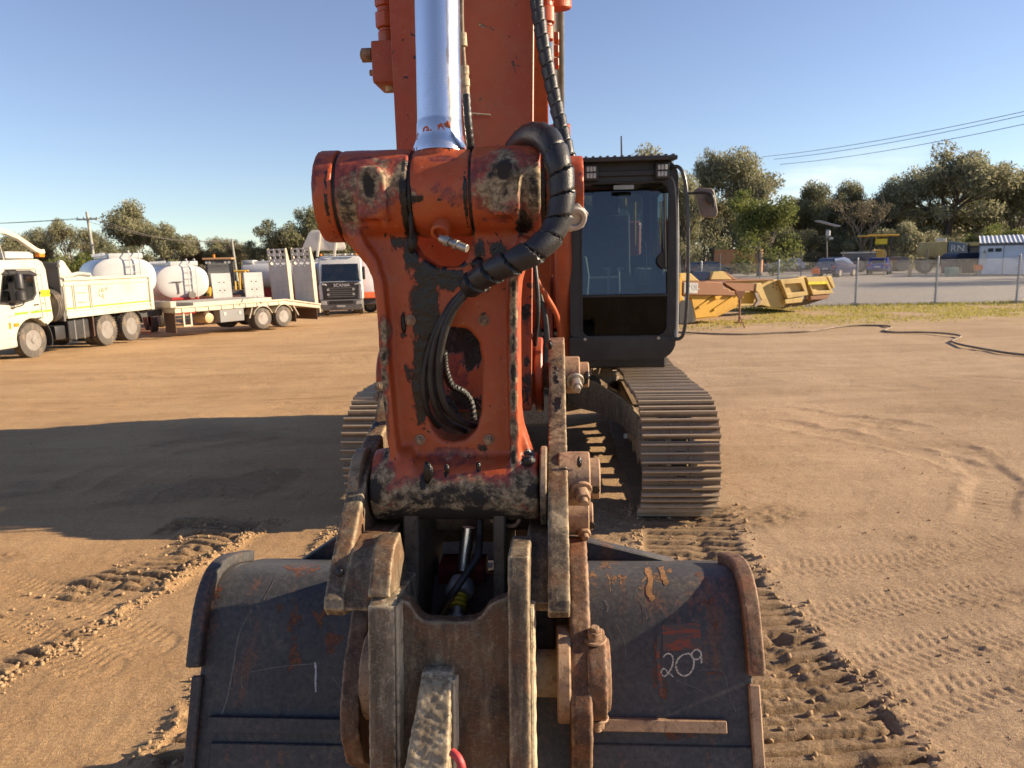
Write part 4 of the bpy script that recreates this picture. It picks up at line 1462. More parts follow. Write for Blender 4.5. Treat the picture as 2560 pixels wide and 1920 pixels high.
BKS = smooth_prof(BK)
BUCK = empty('bucket')
BUCK.parent = EX
m = MB()
m.strip(BKS, 0.026, _bl, _br)
shell = attr_less(m.build('shell', BUCKET, BUCK, bevel=0.003))
for x0, x1 in ((_bl - 0.002, _bl + 0.030), (_br - 0.030, _br + 0.002)):
    m = MB()
    m.prism([(y, z) for y, z in smooth_prof([(y + 0.012 if y < 2.1 else y, z) for y, z in BK], 3)], x0, x1)
    attr_less(m.build('side_plate', BUCKET, BUCK, bevel=0.003))
seg = [q for q in BKS if q[1] > 0.985 and q[0] < 2.20]
for x0, x1 in ((_bl - 0.030, _bl + 0.012), (_br - 0.016, _br + 0.030)):
    m = MB()
    m.strip(seg, -0.034, x0, x1)
    m.strip([(y + 0.001, z) for y, z in seg], 0.06, x0 if x0 < 0 else _br + 0.004, _bl - 0.004 if x0 < 0 else x1)
    cast(m, 'wear_strap', RUSTY if x0 > 0 else BUCKET, BUCK, 0.0055, 1, 0.0008, 40, label='%s heel wear strap curving over the bucket corner' % ('right rusty' if x0 > 0 else 'left dark'))
    # folded edge rib down the rest of the side
    rest = [q for q in BKS if q[1] <= 0.99 and q[0] < 1.9]
    m = MB()
    xe = (x0 + 0.014, x0 + 0.044) if x0 < 0 else (x1 - 0.044, x1 - 0.014)
    m.strip(rest, -0.018, *xe)
    attr_less(m.build('edge_rib', RUSTY if x0 > 0 else BUCKET, BUCK, bevel=0.004))


def on_bucket(px, py, lift=0.0):
    """where a pixel's ray meets the bucket's back"""
    o = MINV @ CAM
    d = MINV.to_3x3() @ pix_ray(px, py)
    best = None
    for (y0, z0), (y1, z1) in zip(BKS, BKS[1:]):
        # o.y + t d.y = y0 + s (y1-y0) ; o.z + t d.z = z0 + s (z1-z0)
        a, b, c_, e_ = d.y, -(y1 - y0), d.z, -(z1 - z0)
        det = a * e_ - b * c_
        if abs(det) < 1e-9:
            continue
        r1, r2 = y0 - o.y, z0 - o.z
        t = (r1 * e_ - b * r2) / det
        s_ = (a * r2 - c_ * r1) / det
        if -0.001 <= s_ <= 1.001 and t > 0 and (best is None or t < best[0]):
            tn = Vector((0, y1 - y0, z1 - z0)).normalized()
            nn = Vector((0, tn.z, -tn.y))
            if nn.dot(d) > 0:
                nn = -nn
            best = (t, o + d * t, nn)
    if best is None:
        return None
    return best[1] + best[2] * lift


# horizontal wear bars
for (ya, yb, x0, x1, h, lab) in ((1792, 1830, 530, 905, 0.020, 'left'), (1795, 1826, 1472, 1812, 0.024, 'right'), (1858, 1960, 530, 905, 0.010, 'lower left'), (1862, 1960, 1480, 1880, 0.008, 'lower right')):
    pa, pb = on_bucket((x0 + x1) / 2, ya), on_bucket((x0 + x1) / 2, min(yb, 1990))
    sg = [q for q in BKS if pb.z <= q[1] <= pa.z and q[0] < 2.0]
    sg = [(pa.y, pa.z)] + sg + [(pb.y, pb.z)]
    m = MB()
    m.strip(sg, -h, pxx(x0, ya, pa.y), pxx(x1, ya, pa.y))
    attr_less(m.build('wear_bar', BUCKET if h < 0.022 else RUSTY, BUCK, bevel=0.003))

# ears that take the coupler pins
EAR = [(2.05, 1.19), (1.88, 1.36), (1.76, 1.40), (1.64, 1.375), (1.54, 1.30), (1.46, 1.225), (1.415, 1.15), (1.405, 1.08), (1.43, 1.00), (1.50, 0.93), (1.58, 0.87), (1.63, 0.80), (1.68, 0.70), (1.80, 0.76), (1.90, 1.05), (1.98, 1.17)]
er0, er1 = pxx(1422, 1500, 1.58), pxx(1474, 1500, 1.58)
el0, el1 = pxx(846, 1700, 1.42), pxx(893, 1700, 1.42)
for x0, x1, lab in ((el0, el1, 'left bucket ear, dark rusty curved plate'), (er0, er1, 'right bucket ear, rusty curved plate with a pale chipped edge')):
    m = MB()
    m.prism(EAR, x0, x1)
    cast(m, 'ear', RUSTY, BUCK, 0.0055, 2, 0.0013, 40, label=lab)
PN = Q(1495, 1684, 1.53)
bx = lambda q: pxx(q, 1684, 1.53)
m = MB()
m.cyl((er1 - 0.01, PN.y, PN.z), (bx(1512), PN.y, PN.z), 0.098, n=44)
m.cyl((bx(1511), PN.y, PN.z), (bx(1524), PN.y, PN.z), 0.078, n=44)
boss = cast(m, 'pin_boss', RUSTY, BUCK, 0.005, 1, 0.0010, 45)
for (a, b, sgn) in ((1486, 1592, 1), (1492, 1776, -1)):
    p = Vector((bx(a), PN.y - 0.02, PN.z + sgn * 0.094))
    bolt(p, (0, -0.1, sgn), 0.018, 0.034, RUSTY, boss)
m = MB()
m.cyl((bl0 - 0.02, PN.y, PN.z), (er1, PN.y, PN.z), 0.0515, n=40)
attr_less(m.build('bucket_pin', rough_steel('tan_pin', dark=(0.22, 0.15, 0.085), light=(0.42, 0.32, 0.19), k=0.8), BUCK))
for x0, x1 in ((pxx(1393, 1684, 1.53), er0 + 0.002), (el1 - 0.002, bl0 - 0.012)):
    m = MB()
    m.cyl((x0, PN.y, PN.z), (x1, PN.y, PN.z), 0.105, n=40)
    attr_less(m.build('pin_spacer', RUSTY, BUCK, bevel=0.004))

# spine over the mouth: a flat wedge rising to the middle, behind the top of the back
m = MB()
mid0, mid1 = pxx(1010, 1390, 2.3), pxx(1440, 1390, 2.3)
vs = []
for y0, y1, zz in ((2.26, 2.30, 0), ):
    for yy in (y0, y1):
        vs += [(_bl + 0.10, yy, 1.08), (_br - 0.10, yy, 1.08), (_br - 0.14, yy, 1.115), (pxx(1440, 1350, 2.3), yy, 1.195), (pxx(850, 1380, 2.3), yy, 1.195), (_bl + 0.14, yy, 1.115)]
k = 6
m.add(vs, [tuple(range(k)), tuple(range(2 * k - 1, k - 1, -1))] + [(i, i + k, (i + 1) % k + k, (i + 1) % k) for i in range(k)])
attr_less(m.build('spine_plate', BUCKET, BUCK, bevel=0.004))
m = MB()
m.mm((_bl + 0.1, 2.60, 0.80), (_br - 0.1, 2.66, 0.88))
attr_less(m.build('mouth_bar', BUCKET, BUCK, bevel=0.01))
for i in range(5):
    x = _bl + (0.06 + 0.22 * i) * (_br - _bl)
    m = MB()
    m.prism([(2.93, 0.07), (2.93, 0.0), (3.18, 0.015), (3.18, 0.03)], x - 0.05, x + 0.05)
    attr_less(m.build('tooth', RUSTY, BUCK, bevel=0.004))

# chalk number and the remains of a sticker on the right half of the back
_ck = Mat('chalk')
_ck.p('base', (0.58, 0.54, 0.45)).p('rough', 0.9).p('alpha', _ck.step(_ck.noise(170, 5, 0.8), 0.36, 0.50))
CHALK = _ck.m


def stroke(pts, w, mat, name, lift=0.0012, n=8):
    path = spline([Vector((a, b, 0)) for a, b in pts], n)
    m = MB()
    vs, fs = [], []
    for i, p in enumerate(path):
        t = (path[min(i + 1, len(path) - 1)] - path[max(i - 1, 0)]).normalized()
        q = w * rng.uniform(0.7, 1.15)
        for s_ in (-1, 1):
            v = on_bucket(p.x - t.y * q * s_ / 2, p.y + t.x * q * s_ / 2, lift)
            vs.append(v)
        if i:
            fs.append((2 * i - 2, 2 * i - 1, 2 * i + 1, 2 * i))
    m.add(vs, fs)
    return attr_less(m.build(name, mat, BUCK))


cp = lambda L: [(1160 + a / 2.765, 1320 + b / 2.765) for a, b in L]
stroke(cp([(1378, 893), (1392, 875), (1415, 868), (1438, 882), (1445, 915), (1436, 960), (1412, 1000), (1388, 1024), (1368, 1012), (1364, 990), (1378, 972), (1398, 982), (1410, 1004), (1428, 1012), (1446, 1030)]), 4.2, CHALK, 'chalk_figure')
stroke(cp([(1545, 868), (1510, 878), (1480, 905), (1465, 945), (1475, 990), (1505, 1018), (1540, 1018), (1572, 990), (1588, 950), (1585, 905), (1562, 872), (1540, 866)]), 4.6, CHALK, 'chalk_figure')
stroke(cp([(1640, 935), (1641, 900), (1636, 860), (1612, 840), (1585, 852), (1572, 880), (1590, 905), (1620, 905), (1638, 885)]), 4.4, CHALK, 'chalk_figure')
lm = Mat('torn_label')
nn_ = lm.noise(14, 7, 0.75, 0.4, vec=lm.scaled((1, 1, 3)))
lm.p('base', lm.mix(lm.step(nn_, 0.42, 0.52), (0.24, 0.055, 0.022), (0.075, 0.062, 0.055))).p('rough', 0.6)
LABEL = lm.m
vs = [on_bucket(1160 + a / 2.765, 1320 + b / 2.765, 0.0010) for a, b in ((1368, 668), (1632, 655), (1640, 838), (1375, 852))]
m = MB()
g0 = []
for j in range(5):
    for i in range(5):
        u, w_ = i / 4, j / 4
        a = (1 - u) * ((1 - w_) * 1368 + w_ * 1375) + u * ((1 - w_) * 1632 + w_ * 1640)
        b = (1 - u) * ((1 - w_) * 668 + w_ * 852) + u * ((1 - w_) * 655 + w_ * 838)
        g0.append(on_bucket(1160 + a / 2.765, 1320 + b / 2.765, 0.0010))
m.add(g0, [(j * 5 + i, j * 5 + i + 1, j * 5 + i + 6, j * 5 + i + 5) for j in range(4) for i in range(4)])
attr_less(m.build('torn_sticker', LABEL, BUCK))
stroke([(1648, 1590), (1645, 1640), (1650, 1690), (1654, 1740)], 11, LABEL, 'rust_run')
stroke([(1618, 1420), (1626, 1450), (1622, 1480), (1634, 1500)], 16, plain('ochre_smear', (0.26, 0.13, 0.05), 0.8, sc=50, var=0.5), 'ochre_smear')
stroke([(1652, 1418), (1660, 1445), (1668, 1462)], 14, bpy.data.materials['ochre_smear'], 'ochre_smear')
stroke([(788, 1655), (790, 1680), (789, 1705), (790, 1730)], 5, plain('white_drip', (0.4, 0.42, 0.45), 0.6, sc=60, var=0.4), 'paint_drip')


def blotch(px, py, rx, ry, mat, name='rust_patch'):
    pts = [on_bucket(px, py, 0.0009)]
    k = 26
    ph = rng.uniform(0, 9)
    for j in range(k):
        a_ = 2 * PI * j / k
        q = 0.62 + 0.22 * math.sin(a_ * 3 + ph) + rng.uniform(-0.22, 0.22)
        pts.append(on_bucket(px + rx * q * math.cos(a_), py + ry * q * math.sin(a_), 0.0007))
    m = MB()
    m.add(pts, [(0, 1 + j, 1 + (j + 1) % k) for j in range(k)])
    return attr_less(m.build(name, mat, BUCK))


def patch_mat(name, c1, c2, hole):
    m = Mat(name)
    n_ = m.noise(45, 8, 0.8, 0.5)
    m.p('base', m.mix(n_, c1, c2)).p('rough', 0.75)
    m.p('alpha', m.step(n_, hole, hole + 0.08))
    return m.m


OCHRE = patch_mat('ochre_rust', (0.30, 0.16, 0.06), (0.16, 0.075, 0.03), 0.46)
RUSTP = patch_mat('brown_rust', (0.19, 0.065, 0.028), (0.10, 0.040, 0.02), 0.44)
PIT = patch_mat('rust_pit', (0.05, 0.03, 0.022), (0.12, 0.06, 0.035), 0.40)
for px, py, rx, ry, mt in ((1512, 1416, 26, 16, OCHRE), (1514, 1416, 14, 8, PIT), (1556, 1445, 18, 16, OCHRE), (1556, 1444, 8, 8, PIT), (1482, 1437, 14, 10, OCHRE), (1628, 1440, 40, 44, OCHRE), (1664, 1430, 22, 26, OCHRE), (1528, 1450, 16, 30, OCHRE),
                           (1748, 1436, 14, 9, RUSTP), (1770, 1506, 22, 12, RUSTP), (1788, 1562, 10, 18, RUSTP), (1790, 1682, 30, 9, RUSTP), (1642, 1660, 14, 80, RUSTP), (1660, 1730, 16, 34, RUSTP), (1690, 1840, 60, 14, RUSTP), (1600, 1880, 120, 16, RUSTP),
                           (735, 1640, 22, 70, RUSTP), (738, 1545, 26, 50, RUSTP), (830, 1600, 30, 42, RUSTP), (800, 1545, 22, 30, RUSTP), (700, 1520, 16, 20, PIT), (545, 1480, 14, 40, RUSTP), (760, 1425, 60, 20, RUSTP), (600, 1900, 60, 10, RUSTP)):
    blotch(px, py, rx, ry, mt)
SCR = plain('scratched_steel', (0.125, 0.115, 0.105), 0.5, sc=60, var=0.4)
for L, w_ in (([(630, 1526), (600, 1580), (585, 1660), (570, 1740), (555, 1785)], 4), ([(626, 1680), (690, 1668), (760, 1661), (800, 1659)], 2.5), ([(606, 1690), (604, 1710), (610, 1722)], 3), ([(660, 1500), (676, 1470), (690, 1440)], 2),
              ([(1748, 1676), (1790, 1674), (1812, 1690), (1824, 1740), (1840, 1780)], 2.2), ([(1690, 1700), (1760, 1730), (1815, 1765)], 1.6), ([(1540, 1560), (1560, 1600), (1566, 1650)], 1.8), ([(1600, 1500), (1612, 1520), (1618, 1548)], 2.5), ([(1512, 1500), (1520, 1515), (1518, 1530)], 3), ([(830, 1690), (850, 1720), (862, 1745)], 2)):
    stroke(L, w_, SCR, 'scratch')
# clots of grease where the pins work
lump = MB()
def clot(c, r, par=None):
    bm = bmesh.new()
    bmesh.ops.create_icosphere(bm, subdivisions=2, radius=1.0)
    me = bpy.data.meshes.new('grease_clot')
    bm.to_mesh(me)
    bm.free()
    p = coords(me)
    p = p * np.array(r) * (1 + 0.45 * n3(p, 1.6, rng.randrange(99)))[:, None] + np.array(c)
    me.vertices.foreach_set('co', p.ravel())
    me.shade_smooth()
    return link('grease_clot', me, GREASE, EX)


for px, py, ly, r in ((1375, 862, 1.945, (.008, .008, .012)), (1385, 908, 1.935, (.006, .006, .01)), (1400, 985, 1.875, (.009, .01, .014)), (1384, 960, 1.905, (.009, .006, .016)), (1310, 868, 1.945, (.010, .006, .022)), (1318, 690, 1.945, (.006, .004, .014)),
                      (1070, 1180, 1.52, (.011, .006, .024)), (1117, 1172, 1.53, (.006, .005, .012)), (1196, 1165, 1.53, (.005, .005, .01)), (1322, 1152, 1.53, (.014, .01, .012)),
                      (1195, 660, 1.57, (.016, .006, .014)), (1008, 805, 1.585, (.005, .004, .024)), (1448, 1155, 1.57, (.006, .005, .012)), (1468, 940, 1.98, (.008, .006, .014)), (850, 1432, 1.365, (.010, .008, .010)), (1027, 540, 1.56, (.007, .01, .05)), (1030, 600, 1.57, (.010, .012, .03))):
    clot(Q(px, py, ly), r)
# ------------------------------------------------------------------ undercarriage
TR, TY0, TY1, TZ = 0.425, 5.92, 9.60, 0.47        # roller radius to the link chain, idler and sprocket centres
SHW = 0.60


def make_shoe():
    m = MB()
    w, p = SHW, 0.197
    m.mm((-w / 2, -p / 2 + 0.010, 0), (w / 2, p / 2 - 0.008, 0.012))
    for y in (-0.073, -0.005, 0.062):
        h = 0.040 if y != -0.005 else 0.036
        m.prism([(y - 0.011, 0.012), (y + 0.011, 0.012), (y + 0.006, 0.012 + h), (y - 0.006, 0.012 + h)], -w / 2, w / 2)
    for x in (-0.075, 0.075):
        for y in (-0.038, 0.030):
            m.cyl((x, y, 0.012), (x, y, 0.026), 0.013, 0.010, n=8)
    return m.mesh('track_shoe', bevel=0.0)


def make_slot():
    m = MB()
    m.mm((-0.038, -0.014, 0.0), (0.038, 0.014, 0.0145))
    return m.mesh('shoe_slot', bevel=0.005)


SHOE_ME, SLOT_ME = make_shoe(), make_slot()


def track_loop():
    """points and outward normals round the track at shoe pitch"""
    r = TR + 0.05
    sag = 0.03
    pts = []
    top = [(TY1 - (TY1 - TY0) * i / 60, TZ + r - sag * math.sin(PI * i / 60)) for i in range(61)]
    arc0 = [(TY0 - r * math.sin(a), TZ + r * math.cos(a)) for a in np.linspace(0, PI, 40)[1:]]
    bot = [(TY0 + (TY1 - TY0) * i / 60, TZ - r) for i in range(1, 61)]
    arc1 = [(TY1 + r * math.sin(a), TZ - r * math.cos(a)) for a in np.linspace(0, PI, 40)[1:]]
    path = [Vector((0, a, b)) for a, b in top + arc0 + bot + arc1]
    L = sum((b - a).length for a, b in zip(path, path[1:]))
    n = round(L / 0.197)
    q = resample(path, L / n)[:n]
    out = []
    for i, p in enumerate(q):
        t = (q[(i + 1) % n] - q[i - 1]).normalized()
        out.append((p, t))
    return out


LOOP = track_loop()
for lx in (-1.195, 1.195):
    tr = empty('track')
    tr.parent = EX
    m = MB()
    x0, x1 = lx - 0.22, lx + 0.22
    m.prism([(TY0 + 0.45, 0.28), (TY0 + 0.5, 0.66), (TY1 - 0.45, 0.66), (TY1 - 0.4, 0.28)], x0, x1)
    m.prism([(TY0 + 0.1, 0.40), (TY0 + 0.5, 0.62), (TY0 + 0.5, 0.34)], x0 + 0.02, x1 - 0.02)
    attr_less(m.build('track_frame', DARK_STEEL, tr, bevel=0.02))
    for yy, rr, nm in ((TY0, TR - 0.03, 'idler'), (TY1, TR - 0.02, 'sprocket')):
        m = MB()
        m.lathe((lx - 0.10, yy, TZ), (1, 0, 0), [(0, rr - 0.10), (0.02, rr - 0.03), (0.05, rr), (0.15, rr), (0.18, rr - 0.03), (0.20, rr - 0.10)], 40)
        m.cyl((lx - 0.2, yy, TZ), (lx + 0.2, yy, TZ), 0.12, n=24)
        attr_less(m.build(nm, DARK_STEEL, tr))
    for i in range(7):
        m = MB()
        yy = TY0 + 0.55 + i * (TY1 - TY0 - 1.1) / 6
        m.cyl((lx - 0.17, yy, 0.19), (lx + 0.17, yy, 0.19), 0.095, n=20)
        attr_less(m.build('roller', DARK_STEEL, tr))
    for i in range(2):
        m = MB()
        yy = TY0 + 1.1 + i * 1.5
        m.cyl((lx - 0.13, yy, 0.76), (lx + 0.13, yy, 0.76), 0.07, n=20)
        attr_less(m.build('roller', DARK_STEEL, tr))
    # chain rails inside the shoes
    ch = MB()
    ring = [p for p, t in LOOP]
    nn = len(ring)
    for s in (-0.09, 0.09):
        for i in range(nn):
            p, t = LOOP[i]
            nrm_ = Vector((0, -t.z, t.y))
            if nrm_.dot(p - Vector((0, (TY0 + TY1) / 2, TZ))) < 0:
                nrm_ = -nrm_
            c = p - nrm_ * 0.055
            ch.bar(c - t * 0.1 + Vector((lx + s, 0, 0)), c + t * 0.1 + Vector((lx + s, 0, 0)), 0.035, 0.09, up=nrm_)
    o = attr_less(ch.build('track_chain', DARK_STEEL, tr))
    o['kind'] = 'stuff'
    if lx < 0:
        tr.location.y = 0.14
    for i in range(nn):
        p, t = LOOP[i]
        nrm_ = Vector((0, -t.z, t.y))
        if nrm_.dot(p - Vector((0, (TY0 + TY1) / 2, TZ))) < 0:
            nrm_ = -nrm_
        jit = rng.uniform(-0.012, 0.012)
        xx = Vector((1, jit * 0.3, 0)).normalized()
        yv = nrm_.cross(xx).normalized()
        xx = yv.cross(nrm_)
        mt = Matrix((xx, yv, nrm_)).transposed().to_4x4()
        mt.translation = p + Vector((lx + jit, 0, 0)) - nrm_ * 0.012
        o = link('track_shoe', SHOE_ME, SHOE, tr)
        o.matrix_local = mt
        if p.y < TY0 + 1.2 and lx > 0 and p.z > 0.1:
            s_ = link('shoe_slot', SLOT_ME, GREASE, tr)
            s_.matrix_local = mt
set_attr(SHOE_ME, 'grease', np.zeros(len(SHOE_ME.vertices)))

# centre frame: the arched legs that reach out to the tracks
CY = 7.75
for sx in (-1, 1):
    for sy in (-1, 1):
        m = MB()
        secs = [(0.35, 0.62, 0.95, 0.45), (0.62, 0.60, 0.92, 0.40), (0.85, 0.52, 0.80, 0.32), (1.02, 0.36, 0.64, 0.30)]
        vs, fs = [], []
        for i, (x, zb_, zt, hw) in enumerate(secs):
            yc = CY + sy * (0.35 + 0.70 * (i / 3) ** 0.9)
            for dy, z in ((-hw / 2, zb_), (hw / 2, zb_), (hw / 2, zt), (-hw / 2, zt)):
                vs.append((sx * x, yc + dy, z))
        for i in range(3):
            for k in range(4):
                fs.append((i * 4 + k, i * 4 + (k + 1) % 4, i * 4 + 4 + (k + 1) % 4, i * 4 + 4 + k))
        fs += [(0, 1, 2, 3), (15, 14, 13, 12)]
        m.add(vs, fs)
        attr_less(m.build('frame_leg', DARK_STEEL, EX, bevel=0.03, seg=2))
m = MB()
m.cyl((0, CY, 0.55), (0, CY, 0.98), 0.62, n=40)
m.cyl((0, CY, 0.98), (0, CY, 1.10), 0.56, n=40)
attr_less(m.build('turntable', DARK_STEEL, EX, bevel=0.01))
m = MB()
m.mm((-0.2, CY - 0.9, 0.50), (0.2, CY - 0.35, 0.80))
attr_less(m.build('belly_plate', DARK_STEEL, EX, bevel=0.02))
m = MB()
lp = Q(1564, 1090, 6.62)
m.box(lp, (0.035, 0.006, 0.045))
m.build('frame_sticker', plain('pale_sticker', (0.5, 0.5, 0.48), 0.5, sc=60, var=0.5), EX)

# ------------------------------------------------------------------ upper structure
HOOD = orange_paint('orange_body_panel', base=(0.50, 0.085, 0.016), attrs=False, chips=0.2)
m = MB()
m.mm((-1.22, 6.55, 1.10), (1.24, 9.9, 1.26))
m.build('deck', BLACK_PAINT, EX, bevel=0.02)
m = MB()
m.prism([(9.55, 1.15), (10.35, 1.12), (10.78, 1.4), (10.78, 2.25), (10.66, 2.45), (9.55, 2.45)], -1.22, 1.24)
m.build('counterweight', plain('counterweight_grey', (0.09, 0.085, 0.08), 0.5, var=0.3), EX, bevel=0.06, seg=3)
m = MB()
m.mm((-1.20, 8.45, 1.27), (1.22, 9.54, 2.50))
m.build('engine_hood', HOOD, EX, bevel=0.05, seg=3)
m = MB()
m.mm((-1.20, 6.75, 1.27), (-0.42, 8.40, 1.86))
m.build('fuel_tank', HOOD, EX, bevel=0.05, seg=3)
for x in (-0.30, 0.14):
    m = MB()
    m.prism([(6.7, 1.1), (6.75, 1.55), (7.1, 1.95), (7.45, 1.8), (7.9, 1.1)], x - 0.03 + 0.05, x + 0.03 + 0.05)
    attr_less(m.build('boom_bracket', ORANGE_FAR, EX, bevel=0.01))
m = MB()
m.cyl((-0.9, 8.7, 2.1), (-0.9, 8.7, 2.62), 0.06, n=20)
m.build('exhaust_pipe', DARK_STEEL if False else BLACK_PAINT, EX)

# boom: a bent box section, its top and bottom plates standing a little proud
bcl = [(7.12, 1.72), (6.95, 2.75), (6.45, 4.15), (5.75, 4.95), (4.7, 5.22), (3.5, 4.95), (2.62, 4.42)]
bhw = [0.20, 0.30, 0.42, 0.46, 0.40, 0.28, 0.16]
up_, lo_ = [], []
for i, ((y, z), h) in enumerate(zip(bcl, bhw)):
    a, b = bcl[max(i - 1, 0)], bcl[min(i + 1, len(bcl) - 1)]
    t = Vector((b[0] - a[0], b[1] - a[1])).normalized()
    up_.append((y + t.y * h, z - t.x * h))
    lo_.append((y - t.y * h, z + t.x * h))
up_, lo_ = smooth_prof(up_, 6), smooth_prof(lo_, 6)
m = MB()
m.prism_strip(up_ + lo_[::-1], len(up_), -0.165, 0.165)
BOOM = attr_less(m.build('boom', ORANGE_FAR, EX, bevel=0.004))
m = MB()
m.strip(lo_, 0.018, -0.195, 0.195)
m.strip(up_, -0.018, -0.195, 0.195)
attr_less(m.build('boom_flange', ORANGE_FAR, BOOM, bevel=0.002))
m = MB()
m.cyl((-0.22, 2.55, 4.42), (0.22, 2.55, 4.42), 0.15, n=32)
attr_less(m.build('boom_nose_pin', ORANGE_FAR, BOOM, bevel=0.01))
for x in (-1, 1):
    a, b = Vector((x * 0.335, 6.58, 1.18)), Vector((x * 0.265, 5.75, 4.30))
    c = a.lerp(b, 0.62)
    m = MB()
    m.cyl(a, c, 0.075, n=28)
    m.cyl(c - (b - a) * 0.02, c + (b - a) * 0.012, 0.088, n=28)
    bc = attr_less(m.build('boom_cylinder', ORANGE_FAR, EX, bevel=0.004))
    m = MB()
    m.cyl(c, b, 0.046, n=24)
    m.build('boom_cylinder_rod', CHROME, bc)
    m = MB()
    m.cyl(b + Vector((-0.06, 0, 0)), b + Vector((0.06, 0, 0)), 0.09, n=24)
    m.build('rod_end', ORANGE_FAR, bc, bevel=0.01)
# cylinder seen just right of the arm stands on its own line: pipe along it
m = MB()
m.tube(resample(spline([Q(1335, 690, 6.0), Q(1365, 740, 6.1), Q(1392, 790, 6.2), Q(1402, 850, 6.3), Q(1400, 900, 6.4)], 8), 0.03), 0.024, 12)
attr_less(m.build('orange_pipe', ORANGE_FAR, EX))
for pts in ([(1330, 640), (1352, 740), (1366, 800), (1370, 880), (1360, 960)], [(1340, 700), (1358, 770), (1364, 840), (1364, 920), (1352, 990)], [(1348, 720), (1346, 800), (1350, 860), (1340, 960)]):
    m = MB()
    m.tube(resample(spline([Q(a, b, 6.15) for a, b in pts], 8), 0.03), 0.016, 10)
    m.build('body_hose', RUBBER, EX)
m = MB()
pp = Q(1405, 600, 3.4)
m.cyl(Q(1399, -60, 3.0), Q(1403, 395, 3.6), 0.017, n=16)
m.build('steel_pipe', plain('dull_pipe', (0.30, 0.31, 0.32), 0.35, metal=0.8, sc=20), EX)
m = MB()
m.cyl(Q(1390, -40, 2.35), Q(1392, 25, 2.36), 0.045, n=20)
m.cyl(Q(1392, 0, 2.36), Q(1420, -14, 2.38), 0.02, n=12)
attr_less(m.build('pipe_elbow', ORANGE_FAR, EX, bevel=0.004))

# ------------------------------------------------------------------ cab
CABY = 6.35
zx = lambda px, py: Q(px, py, CABY)
cl, cr = zx(1424, 650).x, zx(1692, 650).x
cz0, cz1 = zx(1560, 899).z, zx(1560, 402).z
CAB = empty('cab')
CAB.parent = EX


def rrect(x0, z0, x1, z1, r, n=6):
    r = r if isinstance(r, (tuple, list)) else (r,) * 4
    out = []
    for (cx_, cz_), rr, a0 in (((x0, z0), r[0], PI), ((x1, z0), r[1], 1.5 * PI), ((x1, z1), r[2], 0), ((x0, z1), r[3], 0.5 * PI)):
        ccx = cx_ + rr * (1 if cx_ == x0 else -1)
        ccz = cz_ + rr * (1 if cz_ == z0 else -1)
        for i in range(n + 1):
            a = a0 + 0.5 * PI * i / n
            out.append((ccx + rr * math.cos(a), ccz + rr * math.sin(a)))
    return out


def frame_plate(name, outer, inner, y0, y1, mat, parent, bevel=0.004):
    """a plate with a hole; both outlines have the same number of points"""
    n = len(outer)
    vs = [(x, y0, z) for x, z in outer] + [(x, y0, z) for x, z in inner] + [(x, y1, z) for x, z in outer] + [(x, y1, z) for x, z in inner]
    fs = []
    for i in range(n):
        j = (i + 1) % n
        fs += [(i, j, n + j, n + i), (2 * n + j, 2 * n + i, 3 * n + i, 3 * n + j), (j, i, 2 * n + i, 2 * n + j), (n + i, n + j, 3 * n + j, 3 * n + i)]
    m = MB()
    m.add(vs, fs)
    return m.build(name, mat, parent, bevel=bevel)


gl0, gr0 = zx(1452, 700).x, zx(1671, 700).x
gz0, gz1 = zx(1560, 842).z, zx(1560, 455).z
zsplit = zx(1560, 739).z
outer = rrect(cl, cz0 + 0.20, cr, cz1, (0.06, 0.10, 0.14, 0.06))
inner = rrect(gl0, gz0, gr0, gz1, (0.07, 0.09, 0.09, 0.05))
frame_plate('front_frame', outer, inner, CABY - 0.02, CABY + 0.07, BLACK_PAINT, CAB, 0.008)
frame_plate('window_seal', [(x * 1.0, z) for x, z in rrect(gl0 - 0.004, gz0 - 0.004, gr0 + 0.004, gz1 + 0.004, (0.07, 0.09, 0.09, 0.05))], rrect(gl0 + 0.014, gz0 + 0.014, gr0 - 0.014, gz1 - 0.014, (0.06, 0.08, 0.08, 0.04)), CABY - 0.028, CABY - 0.005, RUBBER, CAB, 0.003)
m = MB()
m.mm((gl0, CABY - 0.03, zsplit - 0.013), (gr0, CABY + 0.03, zsplit + 0.013))
m.build('window_bar', BLACK_PAINT, CAB, bevel=0.006)
CAB_GLASS = glass('cab_glass', (0.66, 0.72, 0.74), 0.025)
m = MB()
sc_pts = rrect(gl0 + 0.005, zsplit + 0.01, gr0 - 0.005, gz1 - 0.005, (0.005, 0.005, 0.08, 0.04))
lean_ = lambda z: CABY + 0.0 + 0.13 * (z - zsplit)
nv = len(sc_pts)
m.add([(x, lean_(z), z) for x, z in sc_pts] + [(x, lean_(z) + 0.006, z) for x, z in sc_pts], [tuple(range(nv)), tuple(range(2 * nv - 1, nv - 1, -1))] + [(i, i + nv, (i + 1) % nv + nv, (i + 1) % nv) for i in range(nv)])
m.build('windscreen', CAB_GLASS, CAB)
m = MB()
m.prism([(x, z) for x, z in rrect(gl0 + 0.005, gz0 + 0.005, gr0 - 0.005, zsplit - 0.01, (0.06, 0.08, 0.005, 0.005))], CABY + 0.0, CABY + 0.006, 'y')
m.build('lower_window', glass('lower_glass', (0.30, 0.31, 0.30), -0.03), CAB)
m = MB()
m.prism(rrect(cl - 0.01, cz0, cr, cz0 + 0.205, (0.03, 0.16, 0.02, 0.01)), CABY - 0.03, CABY + 0.25, 'y')
m.build('skirt', DARK_PLASTIC, CAB, bevel=0.012, seg=2)
